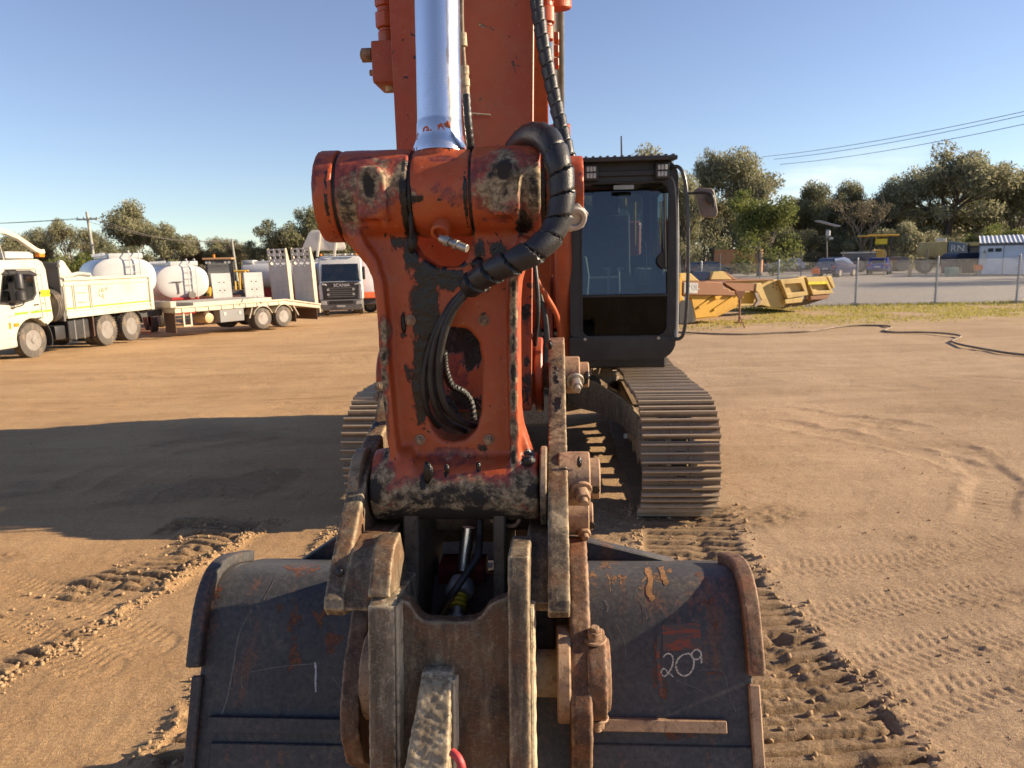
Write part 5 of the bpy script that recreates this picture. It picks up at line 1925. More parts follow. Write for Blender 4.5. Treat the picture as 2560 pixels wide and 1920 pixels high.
# cab shell: roof, rear, side door with window
D = 1.65
m = MB()
m.mm((cl + 0.02, CABY + 0.02, cz1 - 0.10), (cr - 0.03, CABY + D, cz1 + 0.0))
m.build('roof', BLACK_PAINT, CAB, bevel=0.05, seg=3)
m = MB()
m.mm((cl + 0.01, CABY + 0.06, cz0 + 0.05), (cr - 0.01, CABY + D, cz0 + 0.16))
m.build('floor', BLACK_PAINT, CAB, bevel=0.02)
frame_plate_side = []
for x in (cl + 0.005, cr - 0.045):
    o1 = rrect(CABY + 0.04, cz0 + 0.10, CABY + D, cz1 - 0.02, (0.05, 0.05, 0.1, 0.14))
    i1 = rrect(CABY + 0.15, cz0 + 0.75, CABY + D - 0.12, cz1 - 0.16, (0.05, 0.05, 0.08, 0.10))
    n = len(o1)
    vs = [(x, y, z) for y, z in o1] + [(x, y, z) for y, z in i1] + [(x + 0.04, y, z) for y, z in o1] + [(x + 0.04, y, z) for y, z in i1]
    fs = []
    for i in range(n):
        j = (i + 1) % n
        fs += [(i, j, n + j, n + i), (2 * n + j, 2 * n + i, 3 * n + i, 3 * n + j), (j, i, 2 * n + i, 2 * n + j), (n + i, n + j, 3 * n + j, 3 * n + i)]
    m = MB()
    m.add(vs, fs)
    dr = m.build('cab_side' if x < 0.9 else 'door', plain('grey_cab_panel', (0.16, 0.16, 0.165), 0.45, var=0.25) if x > 0.9 else BLACK_PAINT, CAB, bevel=0.008)
    m = MB()
    m.prism(i1, x + 0.014, x + 0.02)
    m.build('side_window', CAB_GLASS, dr)
frame_plate('rear_frame', rrect(cl + 0.02, cz0 + 0.15, cr - 0.03, cz1 - 0.02, 0.06), rrect(cl + 0.10, cz0 + 0.9, cr - 0.11, cz1 - 0.14, 0.06), CABY + D - 0.05, CABY + D, BLACK_PAINT, CAB, 0.008)
m = MB()
m.mm((cl + 0.09, CABY + D - 0.03, cz0 + 0.88), (cr - 0.10, CABY + D - 0.024, cz1 - 0.12))
m.build('rear_window', CAB_GLASS, CAB)
# curved right pillar with a lighter edge
m = MB()
pl = spline([Q(1676, 442, CABY), Q(1686, 470, CABY), Q(1690, 560, CABY), Q(1690, 700, CABY), Q(1688, 830, CABY), Q(1684, 846, CABY)], 8)
m.tube([p + Vector((0.004, 0.0, 0)) for p in pl], 0.022, 10)
m.build('corner_pillar', plain('grey_pillar', (0.20, 0.205, 0.21), 0.35, var=0.2), CAB)
# sun visor panel on the roof, lamps under it
va, vb = Q(1438, 398, CABY - 0.16), Q(1694, 386, CABY - 0.16)
m = MB()
m.prism([(CABY - 0.18, va.z - 0.028), (CABY - 0.18, va.z + 0.008), (CABY + 1.4, va.z + 0.10), (CABY + 1.4, va.z + 0.06)], va.x, vb.x)
visor = m.build('roof_guard', DARK_PLASTIC, CAB, bevel=0.010, seg=2)
for i in range(14):
    x = va.x + 0.03 + (vb.x - va.x - 0.06) * i / 13
    m = MB()
    m.bar((x, CABY - 0.15, va.z + 0.012), (x, CABY + 1.35, va.z + 0.104), 0.018, 0.02)
    m.build('guard_slat', plain('dusty_slat', (0.12, 0.105, 0.09), 0.7) if i == 0 else bpy.data.materials['dusty_slat'], visor)
LAMPG = plain('lamp_lens', (0.50, 0.50, 0.47), 0.2, sc=200, var=0.4)
for px, py in ((1478, 432), (1655, 427)):
    p = Q(px, py, CABY - 0.08)
    m = MB()
    m.box(p, (0.115, 0.06, 0.135))
    lb = m.build('work_lamp', BLACK_PAINT, CAB, bevel=0.012, seg=2)
    for i in (-1, 0, 1):
        for j in (-1, 1):
            m = MB()
            m.box(p + Vector((i * 0.027, -0.032, j * 0.027)), (0.022, 0.006, 0.040))
            m.build('lamp_cell', LAMPG, lb, bevel=0.004)
m = MB()
m.mm(Q(1494, 442, CABY - 0.05), Q(1640, 424, CABY - 0.05) + Vector((0, 0.03, 0)))
m.build('lamp_bar', BLACK_PAINT, CAB, bevel=0.004)
m = MB()
m.mm(Q(1534, 474, CABY - 0.012), Q(1585, 462, CABY - 0.012) + Vector((0, 0.006, 0)))
m.build('pale_sticker', plain('grey_green_sticker', (0.30, 0.34, 0.32), 0.4), CAB)
m = MB()
m.cyl(Q(1554, 392, CABY + 1.2), Q(1553, 340, CABY + 1.2), 0.009, 0.007, n=8)
m.build('aerial', BLACK_PAINT, CAB)
for px, py in ((1463, 848), (1646, 845)):
    p = Q(px, py, CABY - 0.034)
    m = MB()
    m.cyl(p, p + Vector((0, -0.008, 0)), 0.014, n=12)
    m.build('bolt', ZINC, CAB)
# wiper and round motor cover
m = MB()
m.cyl(Q(1664, 650, CABY - 0.012), Q(1664, 650, CABY + 0.012), 0.075, n=28)
m.build('wiper_motor', BLACK_PAINT, CAB, bevel=0.006)
m = MB()
m.tube([Q(1664, 668, CABY - 0.03), Q(1662, 560, CABY - 0.03), Q(1661, 486, CABY - 0.03)], 0.010, 8)
m.build('wiper', BLACK_PAINT, CAB)
# hand rail and mirror on the right
m = MB()
rl = [Q(1672, 422, CABY - 0.02), Q(1690, 416, CABY - 0.08), Q(1703, 424, CABY - 0.10), Q(1712, 450, CABY - 0.11), Q(1717, 490, CABY - 0.12), Q(1720, 560, CABY - 0.13), Q(1720, 680, CABY - 0.13), Q(1716, 780, CABY - 0.13), Q(1710, 828, CABY - 0.12), Q(1700, 846, CABY - 0.10), Q(1676, 847, CABY - 0.02)]
m.tube(resample(spline(rl, 8), 0.02), 0.0155, 12)
m.build('hand_rail', plain('dark_rail', (0.05, 0.05, 0.05), 0.3, var=0.4, sc=12), CAB)
m = MB()
m.tube(resample(spline([Q(1718, 484, CABY - 0.12), Q(1750, 482, CABY - 0.14), Q(1772, 483, CABY - 0.16), Q(1782, 492, CABY - 0.17), Q(1784, 515, CABY - 0.17)], 6), 0.02), 0.011, 10)
marm = m.build('mirror_arm', BLACK_PAINT, CAB)
mo = [(1737, 474), (1746, 469), (1780, 470), (1786, 478), (1795, 530), (1792, 541), (1785, 544), (1760, 543), (1752, 536)]
m = MB()
m.prism([xz(a, b, CABY - 0.13) for a, b in mo], CABY - 0.14, CABY - 0.06, 'y')
m.build('mirror', plain('mirror_housing', (0.15, 0.125, 0.10), 0.6, var=0.25), CAB, bevel=0.018, seg=3)
m = MB()
m.cyl(Q(1775, 498, CABY - 0.19), Q(1775, 498, CABY - 0.14), 0.034, n=16)
m.bar(Q(1784, 492, CABY - 0.18), Q(1784, 518, CABY - 0.18), 0.02, 0.02)
m.build('mirror_clamp', BLACK_PAINT, CAB, bevel=0.004)
# inside
SEAT = plain('dark_seat_cloth', (0.11, 0.112, 0.12), 0.8, sc=20)
GREYI = plain('grey_interior', (0.26, 0.27, 0.26), 0.6)
sx_ = (cl + cr) / 2 - 0.06
m = MB()
m.mm((sx_ - 0.25, CABY + 0.75, cz0 + 0.55), (sx_ + 0.25, CABY + 1.2, cz0 + 0.70))
m.prism([(CABY + 1.12, cz0 + 0.65), (CABY + 1.24, cz0 + 0.65), (CABY + 1.36, cz0 + 1.30), (CABY + 1.26, cz0 + 1.32)], sx_ - 0.24, sx_ + 0.24)
m.prism([(CABY + 1.26, cz0 + 1.32), (CABY + 1.36, cz0 + 1.32), (CABY + 1.38, cz0 + 1.56), (CABY + 1.30, cz0 + 1.56)], sx_ - 0.14, sx_ + 0.14)
m.mm((sx_ - 0.2, CABY + 0.8, cz0 + 0.16), (sx_ + 0.2, CABY + 1.2, cz0 + 0.55))
m.build('seat', SEAT, CAB, bevel=0.03, seg=3)
for s in (-1, 1):
    m = MB()
    m.mm((sx_ + s * 0.34 - 0.07, CABY + 0.55, cz0 + 0.62), (sx_ + s * 0.34 + 0.07, CABY + 1.15, cz0 + 0.78))
    cons = m.build('console', GREYI if s > 0 else BLACK_PAINT, CAB, bevel=0.03, seg=2)
    m = MB()
    m.tube([(sx_ + s * 0.33, CABY + 0.62, cz0 + 0.78), (sx_ + s * 0.32, CABY + 0.58, cz0 + 0.92), (sx_ + s * 0.30, CABY + 0.56, cz0 + 1.02)], lambda i, a: 0.012 if i < 2 else 0.024, 10)
    m.build('joystick', BLACK_PAINT, cons)
    m = MB()
    m.tube([(sx_ + s * 0.10, CABY + 0.25, cz0 + 0.17), (sx_ + s * 0.05, CABY + 0.22, cz0 + 0.45), (sx_ + s * 0.045, CABY + 0.25, cz0 + 0.78)], 0.010, 10)
    m.box((sx_ + s * 0.06, CABY + 0.25, cz0 + 0.79), (0.06, 0.03, 0.02))
    m.build('travel_lever', plain('lever_grey', (0.30, 0.31, 0.31), 0.4, metal=0.5), CAB)
    m = MB()
    m.prism([(CABY + 0.14, cz0 + 0.17), (CABY + 0.42, cz0 + 0.24), (CABY + 0.42, cz0 + 0.26), (CABY + 0.14, cz0 + 0.19)], sx_ + s * 0.10 - 0.05, sx_ + s * 0.10 + 0.05)
    m.build('pedal', GREYI, CAB, bevel=0.004)
m = MB()
m.mm(Q(1630, 700, CABY + 0.2), Q(1660, 640, CABY + 0.2) + Vector((0, 0.05, 0)))
m.build('monitor', BLACK_PAINT, CAB, bevel=0.012)
m = MB()
m.prism([xz(a, b, CABY + 0.12) for a, b in ((1455, 640), (1466, 640), (1474, 690), (1470, 745), (1455, 745))], CABY + 0.10, CABY + 0.16, 'y')
m.build('side_trim', GREYI, CAB, bevel=0.01)
YEL = plain('yellow_rail_paint', (0.55, 0.36, 0.02), 0.4)
for px, y0, y1 in ((1531, 495, 528), (1563, 495, 528), (1587, 505, 612)):
    m = MB()
    m.cyl(Q(px, y0, CABY + 1.75), Q(px, y1, CABY + 1.75), 0.014, n=8)
    m.build('yellow_rail', YEL, EX)
m = MB()
a = Q(1408, 640, 6.7)
m.tube([Q(1411, 565, 6.7), Q(1411, 638, 6.7)], 0.022, 10)
m.mm(Q(1405, 640, 6.7), Q(1432, 618, 6.7) + Vector((0, 0.05, 0)))
m.build('yellow_guard', YEL, EX, bevel=0.004)
# ------------------------------------------------------------------ shared pieces for the vehicles
def D(px, py, depth):
    """the point at this depth along the view through a pixel"""
    return CAM + pix_ray(px, py) * depth


def text(s, size, loc, rot, mat, parent, name='lettering', depth=0.004, sx=1.0, align='CENTER'):
    cu = bpy.data.curves.new(name, 'FONT')
    cu.body = s
    cu.size = size
    cu.align_x = align
    cu.align_y = 'CENTER'
    cu.extrude = depth / 2
    cu.resolution_u = 3
    tmp = bpy.data.objects.new(name, cu)
    col.objects.link(tmp)
    dg = bpy.context.evaluated_depsgraph_get()
    me = bpy.data.meshes.new_from_object(tmp.evaluated_get(dg))
    bpy.data.objects.remove(tmp)
    me.name = name
    for v in me.vertices:
        v.co.x *= sx
    me.materials.clear()
    o = link(name, me, mat, parent)
    o.location = loc
    o.rotation_euler = rot
    return o


SIDE_ROT = (PI / 2, 0, PI / 2)      # lettering read from the +x side
FRONT_ROT = (PI / 2, 0, 0)          # read from the -y side
CREAM = paint('cream_truck_paint', (0.54, 0.515, 0.425), 0.4, amt=0.30, sc=0.8)
WHITE = paint('white_paint', (0.58, 0.58, 0.56), 0.35, amt=0.15, sc=0.8)
DUSTY_WHITE = paint('dusty_white_paint', (0.70, 0.66, 0.57), 0.5, amt=0.45, sc=1.0)
GREYP = paint('dark_grey_paint', (0.145, 0.14, 0.135), 0.55, dirt=(0.25, 0.2, 0.14), amt=0.4)
BLACKP = paint('black_truck_plastic', (0.030, 0.030, 0.032), 0.45, dirt=(0.22, 0.16, 0.10), amt=0.45)
TYRE = paint('dusty_tyre', (0.085, 0.075, 0.065), 0.85, dirt=(0.30, 0.235, 0.165), amt=1.0, sc=2.0)
RIM = paint('steel_rim', (0.26, 0.245, 0.225), 0.5, dirt=(0.15, 0.09, 0.055), amt=1.0, sc=3.0, metal=0.2)
GREEN = plain('lime_stripe', (0.22, 0.42, 0.02), 0.5)
LEMON = plain('yellow_sign', (0.62, 0.56, 0.01), 0.5)
INK = plain('black_ink', (0.02, 0.02, 0.02), 0.5)
REDP = paint('red_chassis', (0.42, 0.030, 0.028), 0.4, amt=0.3)
AMBER = plain('amber_lens', (0.70, 0.22, 0.02), 0.25)
VGLASS = glass('vehicle_glass', (0.30, 0.36, 0.38), 0.07)
BROWN = paint('brown_mudflap', (0.10, 0.055, 0.035), 0.8, amt=0.5)
_wheels = {}


def wheel(parent, c, r, w, axis=(1, 0, 0), rimmat=None, style='dish', n=36, name='wheel'):
    """tyre with grooves and lugs, and a rim with hand holes as its sub-part; the outer face looks along the axis"""
    key = (round(r, 3), round(w, 3), style)
    if key not in _wheels:
        m = MB()
        hw = w / 2
        prof = [(-hw, r * 0.60), (-hw * 0.98, r * 0.86), (-hw * 0.86, r * 0.975)]
        for g in (-0.5, 0.0, 0.5):
            prof += [(hw * (g - 0.09), r * 0.998), (hw * (g - 0.07), r * 0.972), (hw * (g + 0.07), r * 0.972), (hw * (g + 0.09), r * 0.998)]
        prof += [(hw * 0.86, r * 0.975), (hw * 0.98, r * 0.86), (hw, r * 0.60), (hw * 0.8, r * 0.56), (-hw * 0.8, r * 0.56)]
        m.lathe((0, 0, 0), (1, 0, 0), prof, n, closed=True)
        if style == 'lug':
            for i in range(30):
                a = 2 * PI * i / 30
                for s in (-1, 1):
                    aa = a + (PI / 30 if s > 0 else 0)
                    rot = Matrix.Rotation(aa, 3, 'X')
                    m.box(rot @ Vector((s * hw * 0.6, 0, r * 0.985)), (hw * 0.72, r * 0.09, r * 0.045), rot)
        t = m.mesh('tyre')
        d = MB()
        inn = 0.45 if style == 'dish' or style == 'lug' else -0.1
        k = hw * (1 - 2 * inn) if style != 'alloy' else hw * 0.75
        d.lathe((0, 0, 0), (1, 0, 0), [(hw * 0.96, r * 0.585), (hw * 0.98, r * 0.54), (hw * 0.7, r * 0.50), (k, r * 0.46), (k, r * 0.20), (k + hw * 0.35, r * 0.17), (k + hw * 0.4, r * 0.08), (k + hw * 0.4, 0.001), (-hw * 0.9, 0.001), (-hw * 0.9, r * 0.55)], n)
        d = d.mesh('rim')
        h = MB()
        for i in range(10):
            a = 2 * PI * i / 10
            p = Vector((k, r * 0.36 * math.cos(a), r * 0.36 * math.sin(a)))
            h.cyl(p + Vector((-0.01, 0, 0)), p + Vector((0.012, 0, 0)), r * 0.09, n=12)
        h = h.mesh('hand_holes')
        _wheels[key] = (t, d, h)
    t, d, h = _wheels[key]
    o = link(name, t, TYRE, parent)
    q = Vector((1, 0, 0)).rotation_difference(Vector(axis)).to_matrix().to_4x4()
    q.translation = Vector(c)
    o.matrix_local = q
    rm = link('rim', d, RIM, o)
    hh = link('hand_holes', h, INK, o)
    hh['kind'] = 'stuff'
    return o


def holed_plate(x0, z0, nx, nz, cw, ch, r, y0, y1, holes):
    """a plate in the xz plane built of square cells, the ones in HOLES with a round hole through"""
    m = MB()
    for i in range(nx):
        for j in range(nz):
            a, b = x0 + i * cw, z0 + j * ch
            if (i, j) not in holes:
                m.mm((a, y0, b), (a + cw, y1, b + ch))
                continue
            n = 16
            cx, cz = a + cw / 2, b + ch / 2
            ou, inn = [], []
            for k in range(n):
                t = 2 * PI * (k + 0.5) / n
                c, s = math.cos(t), math.sin(t)
                q = min(cw / 2 / max(abs(c), 1e-6), ch / 2 / max(abs(s), 1e-6))
                ou.append((cx + c * q, cz + s * q))
                inn.append((cx + c * r, cz + s * r))
            vs = [(u, y0, v) for u, v in ou] + [(u, y0, v) for u, v in inn] + [(u, y1, v) for u, v in ou] + [(u, y1, v) for u, v in inn]
            fs = []
            for k in range(n):
                l = (k + 1) % n
                fs += [(k, l, n + l, n + k), (2 * n + l, 2 * n + k, 3 * n + k, 3 * n + l), (n + k, n + l, 3 * n + l, 3 * n + k), (l, k, 2 * n + k, 2 * n + l)]
            m.add(vs, fs)
    return m


# ------------------------------------------------------------------ cream tipper truck on the left
pf, pr = D(85, 848, 21.5), D(329, 812, 26.0)
dr_ = Vector((pr.x - pf.x, pr.y - pf.y, 0))
WB = dr_.length
dr_.normalize()
rz = math.atan2(-dr_.x, dr_.y)
xd = Vector((dr_.y, -dr_.x, 0))
org = Vector((pf.x, pf.y, 0)) - xd * 1.16
TP = empty('tipper_truck', (org.x, org.y, gz(pf.x, pf.y) - 0.02), rz, 'cream tipper truck with a lime green stripe and a spare wheel behind its cab', 'truck')
TP.rotation_euler.y = 0.010
arch = [(0.66 * math.cos(a), 0.53 + 0.66 * math.sin(a)) for a in np.linspace(0.15, PI - 0.15, 14)]
prof = [(-1.42, 0.40), (-1.46, 1.35), (-1.36, 1.75), (-1.10, 2.74), (-0.85, 2.90), (0.50, 2.92), (0.68, 2.84), (0.78, 2.62), (0.86, 1.15), (0.82, 1.06)] + [(0.66, 0.98)] + arch[2:] + [(-0.70, 0.40)]
m = MB()
m.prism(prof, -1.18, 1.18)
TCAB = m.build('cab', CREAM, TP, bevel=0.045, seg=3)
XS = 1.182


def plate(name, pts, x, t, mat, parent, bevel=0.0):
    m = MB()
    m.prism(pts, x, x + t)
    return m.build(name, mat, parent, bevel=bevel)


plate('side_window', [(-1.08, 1.72), (-0.86, 2.46), (0.06, 2.50), (0.22, 2.40), (0.24, 1.92), (0.10, 1.78), (-0.5, 1.66)], XS, 0.006, VGLASS, TCAB)
plate('window_surround', [(-1.14, 1.66), (-0.88, 2.52), (0.10, 2.56), (0.28, 2.44), (0.30, 1.90), (0.14, 1.72), (-0.5, 1.60)], XS - 0.004, 0.004, BLACKP, TCAB)
plate('window_visor', [(-0.95, 2.50), (-0.80, 2.60), (0.12, 2.60), (0.40, 2.46), (0.30, 2.42), (0.05, 2.48)], XS + 0.01, 0.03, BLACKP, TCAB, 0.004)
for pts in ([(0.34, 2.62), (0.36, 2.62), (0.44, 1.14), (0.42, 1.14)], [(0.34, 2.62), (0.34, 2.64), (-0.8, 2.64), (-0.8, 2.62)], [(0.40, 1.42), (0.40, 1.434), (-0.9, 1.30), (-0.9, 1.286)], [(0.52, 2.5), (0.535, 2.5), (0.62, 1.2), (0.605, 1.2)]):
    plate('panel_gap', pts, XS - 0.004, 0.006, INK, TCAB)
for y0, y1 in ((-0.62, -0.14), (-0.02, 0.40), (0.46, 0.80)):
    plate('lime_stripe', [(y0, 1.335), (y1, 1.335), (y1, 1.395), (y0, 1.395)], XS - 0.002, 0.006, GREEN, TCAB)
for y0, z0 in ((0.12, 1.56), (0.17, 1.16)):
    m = MB()
    m.mm((XS, y0, z0), (XS + 0.03, y0 + 0.19, z0 + 0.035))
    m.build('door_handle', BLACKP, TCAB, bevel=0.006)
sg = plate('fleet_sign', [(0.44, 1.80), (0.82, 1.80), (0.82, 2.00), (0.44, 2.00)], XS + 0.001, 0.006, LEMON, TCAB)
text('MC006', 0.165, (XS + 0.009, 0.63, 1.90), SIDE_ROT, INK, sg, depth=0.003)
text('FM', 0.13, (XS + 0.003, -0.74, 1.66), SIDE_ROT, INK, TCAB, sx=1.5)
text('2632', 0.10, (XS + 0.003, -0.50, 0.80), SIDE_ROT, GREYP, TCAB, sx=1.6)
text('o:', 0.12, (XS + 0.003, 0.50, 1.60), SIDE_ROT, INK, TCAB)
m = MB()
m.mm((XS - 0.01, -0.72, 1.00), (XS + 0.02, -0.52, 1.10))
m.build('indicator_lamp', AMBER, TCAB, bevel=0.01)
m = MB()
m.mm((XS - 0.03, -0.80, 0.94), (XS + 0.002, -0.90, 1.14))
m.build('corner_lamp', AMBER, TCAB, bevel=0.01)
m = MB()
m.tube([(0.9, r_[0], r_[1]) for r_ in arch[1:]] , 0.02, 6)
# wide wheel arch liner behind the front wheel
ar2 = [(0.70 * math.cos(a), 0.53 + 0.70 * math.sin(a)) for a in np.linspace(-0.35, 0.75, 10)]
m.strip(ar2, 0.03, 0.72, 1.20)
m.build('mudguard', BLACKP, TP)
for k, (z0, z1) in enumerate(((0.42, 0.62), (0.66, 0.86))):
    m = MB()
    m.mm((0.9, -0.98, z0), (1.19, -0.66, z1))
    m.build('step', CREAM, TCAB, bevel=0.02)
m = MB()
m.mm((-1.2, -1.62, 0.32), (1.2, -1.40, 0.85))
m.build('bumper', CREAM, TCAB, bevel=0.05, seg=2)
m = MB()
m.prism([(-1.475, 1.80), (-1.465, 1.85), (-1.23, 2.60), (-1.24, 2.55)], -1.05, 1.05)
m.build('windscreen', VGLASS, TCAB)
# mirrors
for z0, z1, rr, nm in ((2.06, 2.52, 0.115, 'mirror'), (1.72, 2.02, 0.135, 'wide_mirror')):
    m = MB()
    m.lathe((XS + 0.26, -0.62, z0), (0, 0, 1), [(0, rr * 0.7), (0.04, rr), (z1 - z0 - 0.05, rr * 0.97), (z1 - z0, rr * 0.7)], 18)
    m.build(nm, BLACKP, TCAB)
m = MB()
m.tube(resample(spline([(XS - 0.05, -0.80, 2.62), (XS + 0.12, -0.72, 2.60), (XS + 0.26, -0.64, 2.56), (XS + 0.26, -0.62, 2.0), (XS + 0.27, -0.55, 1.66), (XS + 0.1, -0.70, 1.56), (XS - 0.02, -0.74, 1.55)], 6), 0.05), 0.018, 8)
m.build('mirror_arm', BLACKP, TCAB)
for (y, x, z0, z1) in ((-0.68, 1.12, 2.86, 3.42), (-0.98, 1.05, 2.8, 3.9)):
    m = MB()
    m.cyl((x, y, z0), (x - 0.04, y - 0.06, z1), 0.014, 0.006, n=8)
    m.build('aerial', BLACKP if z1 > 3.5 else WHITE, TCAB)
# bent frame over the cab
for x in (1.10, -1.10):
    m = MB()
    pth = [(0.84, 3.22), (0.72, 3.20), (0.55, 3.26), (-0.10, 3.62), (-0.55, 3.76), (-1.5, 3.80)]
    m.strip(pth, 0.13, x - 0.07, x + 0.07)
    m.build('cab_guard_bar', CREAM, TP, bevel=0.012)
m = MB()
m.mm((-1.17, -1.5, 3.70), (1.03, -0.55, 3.76))
m.build('cab_guard_plate', CREAM, TP, bevel=0.01)
m = MB()
m.mm((-1.1, -0.5, 2.94), (1.02, 0.55, 3.14))
m.build('roof_locker', paint('pale_grey_locker', (0.50, 0.50, 0.47), 0.5, amt=0.3), TP, bevel=0.02)
m = MB()
m.mm((0.98, 0.62, 2.98), (1.16, 0.84, 3.16))
m.build('beacon', AMBER, TP, bevel=0.03, seg=2)
# chassis
m = MB()
m.mm((-0.45, -1.2, 0.66), (0.45, WB + 0.95, 0.94))
m.build('chassis', BLACKP, TP, bevel=0.01)
m = MB()
m.mm((0.50, 0.98, 0.42), (1.08, 1.42, 0.86))
m.build('air_tank', BLACKP, TP, bevel=0.05, seg=2)
m = MB()
m.mm((0.48, 1.50, 0.36), (1.14, 2.44, 0.98))
ft = m.build('fuel_tank', BLACKP, TP, bevel=0.06, seg=3)
for y in (1.75, 2.15):
    m = MB()
    m.mm((0.5, y, 0.355), (1.148, y + 0.05, 0.988))
    m.build('tank_strap', GREYP, ft)
wheel(TP, (1.0, 0, 0.53), 0.53, 0.30, style='alloy')
wheel(TP, (-1.0, 0, 0.53), 0.53, 0.30, axis=(-1, 0, 0), style='alloy')
for y in (WB - 1.32, WB):
    for s in (1, -1):
        wheel(TP, (s * 1.02, y, 0.53), 0.53, 0.29, axis=(s, 0, 0), style='lug')
        wheel(TP, (s * 0.68, y, 0.53), 0.53, 0.29, axis=(s, 0, 0), style='lug')
m = MB()
m.mm((0.55, WB - 2.05, 0.38), (1.20, WB - 2.00, 1.06))
m.build('mudflap', BROWN, TP)
m = MB()
m.strip([(WB + 0.64 * math.cos(a), 0.53 + 0.64 * math.sin(a)) for a in np.linspace(0.1, 1.5, 8)], 0.03, 0.55, 1.2)
m.build('mudguard', BLACKP, TP)
# bulkhead with the spare wheel
m = MB()
m.mm((-1.22, 1.30, 0.98), (1.18, 1.38, 2.82))
BH = m.build('bulkhead', GREYP, TP, bevel=0.015)
for z in (2.62, 2.70):
    m = MB()
    m.mm((-1.2, 1.27, z), (1.16, 1.30, z + 0.02))
    m.build('bulkhead_rib', GREYP, BH)
wheel(TP, (0.86, 1.04, 1.50), 0.53, 0.30, axis=(-0.05, -1, 0), style='dish', name='spare_wheel')
for p, s in (((0.55, 1.20, 2.42), (0.24, 0.16, 0.16)), ((0.40, 1.18, 2.20), (0.44, 0.16, 0.10)), ((0.42, 1.20, 2.05), (0.16, 0.14, 0.14))):
    m = MB()
    m.box(p, s)
    m.build('winch', BLACKP, BH, bevel=0.02)
m = MB()
m.bar((0.6, 1.22, 2.18), (0.98, 1.26, 1.96), 0.05, 0.05)
m.build('winch_handle', BLACKP, BH)
m = MB()
m.prism([(1.36, 2.42), (1.32, 2.78), (1.40, 2.90), (1.52, 2.86), (1.92, 2.36), (1.36, 2.36)], 1.10, 1.22)
m.build('body_post', CREAM, TP, bevel=0.03, seg=2)
for z0, z1 in ((2.35, 2.66), (2.08, 2.28)):
    m = MB()
    m.mm((1.18, 1.26, z0), (1.24, 1.33, z1))
    m.build('hinge', CREAM, BH, bevel=0.01)
# tipping body
B0, B1, BZ0, BZ1 = 1.40, WB + 1.30, 1.06, 2.34
BODY = empty('tipping_body')
BODY.parent = TP
for s in (1, -1):
    m = MB()
    m.mm((s * 1.15, B0, BZ0 + 0.24), (s * 1.20, B1, BZ1 - 0.1))
    pan = m.build('side_panel', CREAM, BODY)
    for z0, z1, pro in ((BZ1 - 0.10, BZ1, 0.06), (BZ1 - 0.26, BZ1 - 0.20, 0.03), (BZ0 + 0.21, BZ0 + 0.26, 0.035), (BZ0 + 0.0, BZ0 + 0.10, 0.04)):
        m = MB()
        m.mm((s * 1.14, B0, z0), (s * (1.2 + pro), B1, z1))
        m.build('side_rail', CREAM, BODY, bevel=0.010)
    m = MB()
    m.mm((s * 1.14, B0, BZ0 + 0.10), (s * 1.215, B1, BZ0 + 0.21))
    m.build('lower_panel', CREAM, BODY)
    for y in (B0 + 0.34, B0 + 0.42, B0 + 1.10, B0 + 1.18):
        m = MB()
        m.mm((s * 1.2, y, BZ0 + 0.26), (s * 1.235, y + 0.03, BZ1 - 0.26))
        m.build('panel_rib', CREAM, BODY, bevel=0.006)
    m = MB()
    m.mm((s * 1.13, B1 - 0.18, BZ0 - 0.02), (s * 1.27, B1, BZ1 - 0.1))
    m.build('corner_post', CREAM, BODY, bevel=0.015)
m = MB()
m.mm((1.2, B0 + 0.02, BZ0 + 0.285), (1.206, B1 - 0.20, BZ0 + 0.335))
m.build('lime_stripe', GREEN, BODY)
for z in (BZ0 + 0.48, BZ0 + 0.78):
    m = MB()
    m.tube([(1.2, B0 + 0.56, z), (1.25, B0 + 0.60, z + 0.02), (1.25, B0 + 0.94, z + 0.02), (1.2, B0 + 0.98, z)], 0.018, 8)
    m.build('grab_handle', CREAM, BODY)
m = MB()
for pts in ([(2.02, 1.90), (1.96, 1.84), (1.95, 1.72), (2.00, 1.66), (2.10, 1.66), (2.16, 1.72)], [(2.10, 1.90), (2.08, 1.84), (2.14, 1.80), (2.18, 1.86), (2.14, 1.92), (2.10, 1.90)], [(2.32, 1.94), (2.26, 1.90), (2.30, 1.85), (2.36, 1.88), (2.34, 1.94)], [(2.12, 1.72), (2.14, 1.60), (2.20, 1.56)]):
    m.tube(resample(spline([(1.204, y + B0 - 0.9 + 0.55, z + 0.02) for y, z in pts], 5), 0.03), 0.011, 6)
o = m.build('scribbled_emblem', plain('faded_brown', (0.22, 0.15, 0.09), 0.6), BODY)
o['kind'] = 'stuff'
m = MB()
m.mm((-1.2, B0 - 0.01, BZ0), (1.2, B0 + 0.06, BZ1 + 0.06))
m.build('front_wall', CREAM, BODY, bevel=0.01)
m = MB()
m.mm((-1.14, B1 - 0.10, BZ0 + 0.05), (1.14, B1 - 0.03, BZ1 - 0.12))
m.build('tailgate', CREAM, BODY, bevel=0.01)
m = MB()
m.mm((-1.14, B0, BZ0 + 0.02), (1.14, B1, BZ0 + 0.10))
m.build('body_floor', GREYP, BODY)
for i in range(3):
    m = MB()
    m.mm((1.0 + 0.0 * i, B1 + 0.02, BZ0 + 0.10 + i * 0.14), (1.12, B1 + 0.05, BZ0 + 0.20 + i * 0.14))
    m.build('tail_lamp', AMBER if i else REDP, TP, bevel=0.008)
m = MB()
m.tube([(0.4, B0 + 1.2, BZ1 + 0.02), (0.6, B0 + 1.5, BZ1 + 0.10), (0.9, B0 + 1.7, BZ1 + 0.05)], 0.07, 8)
m.build('rolled_tarp', DUSTY_WHITE, BODY)

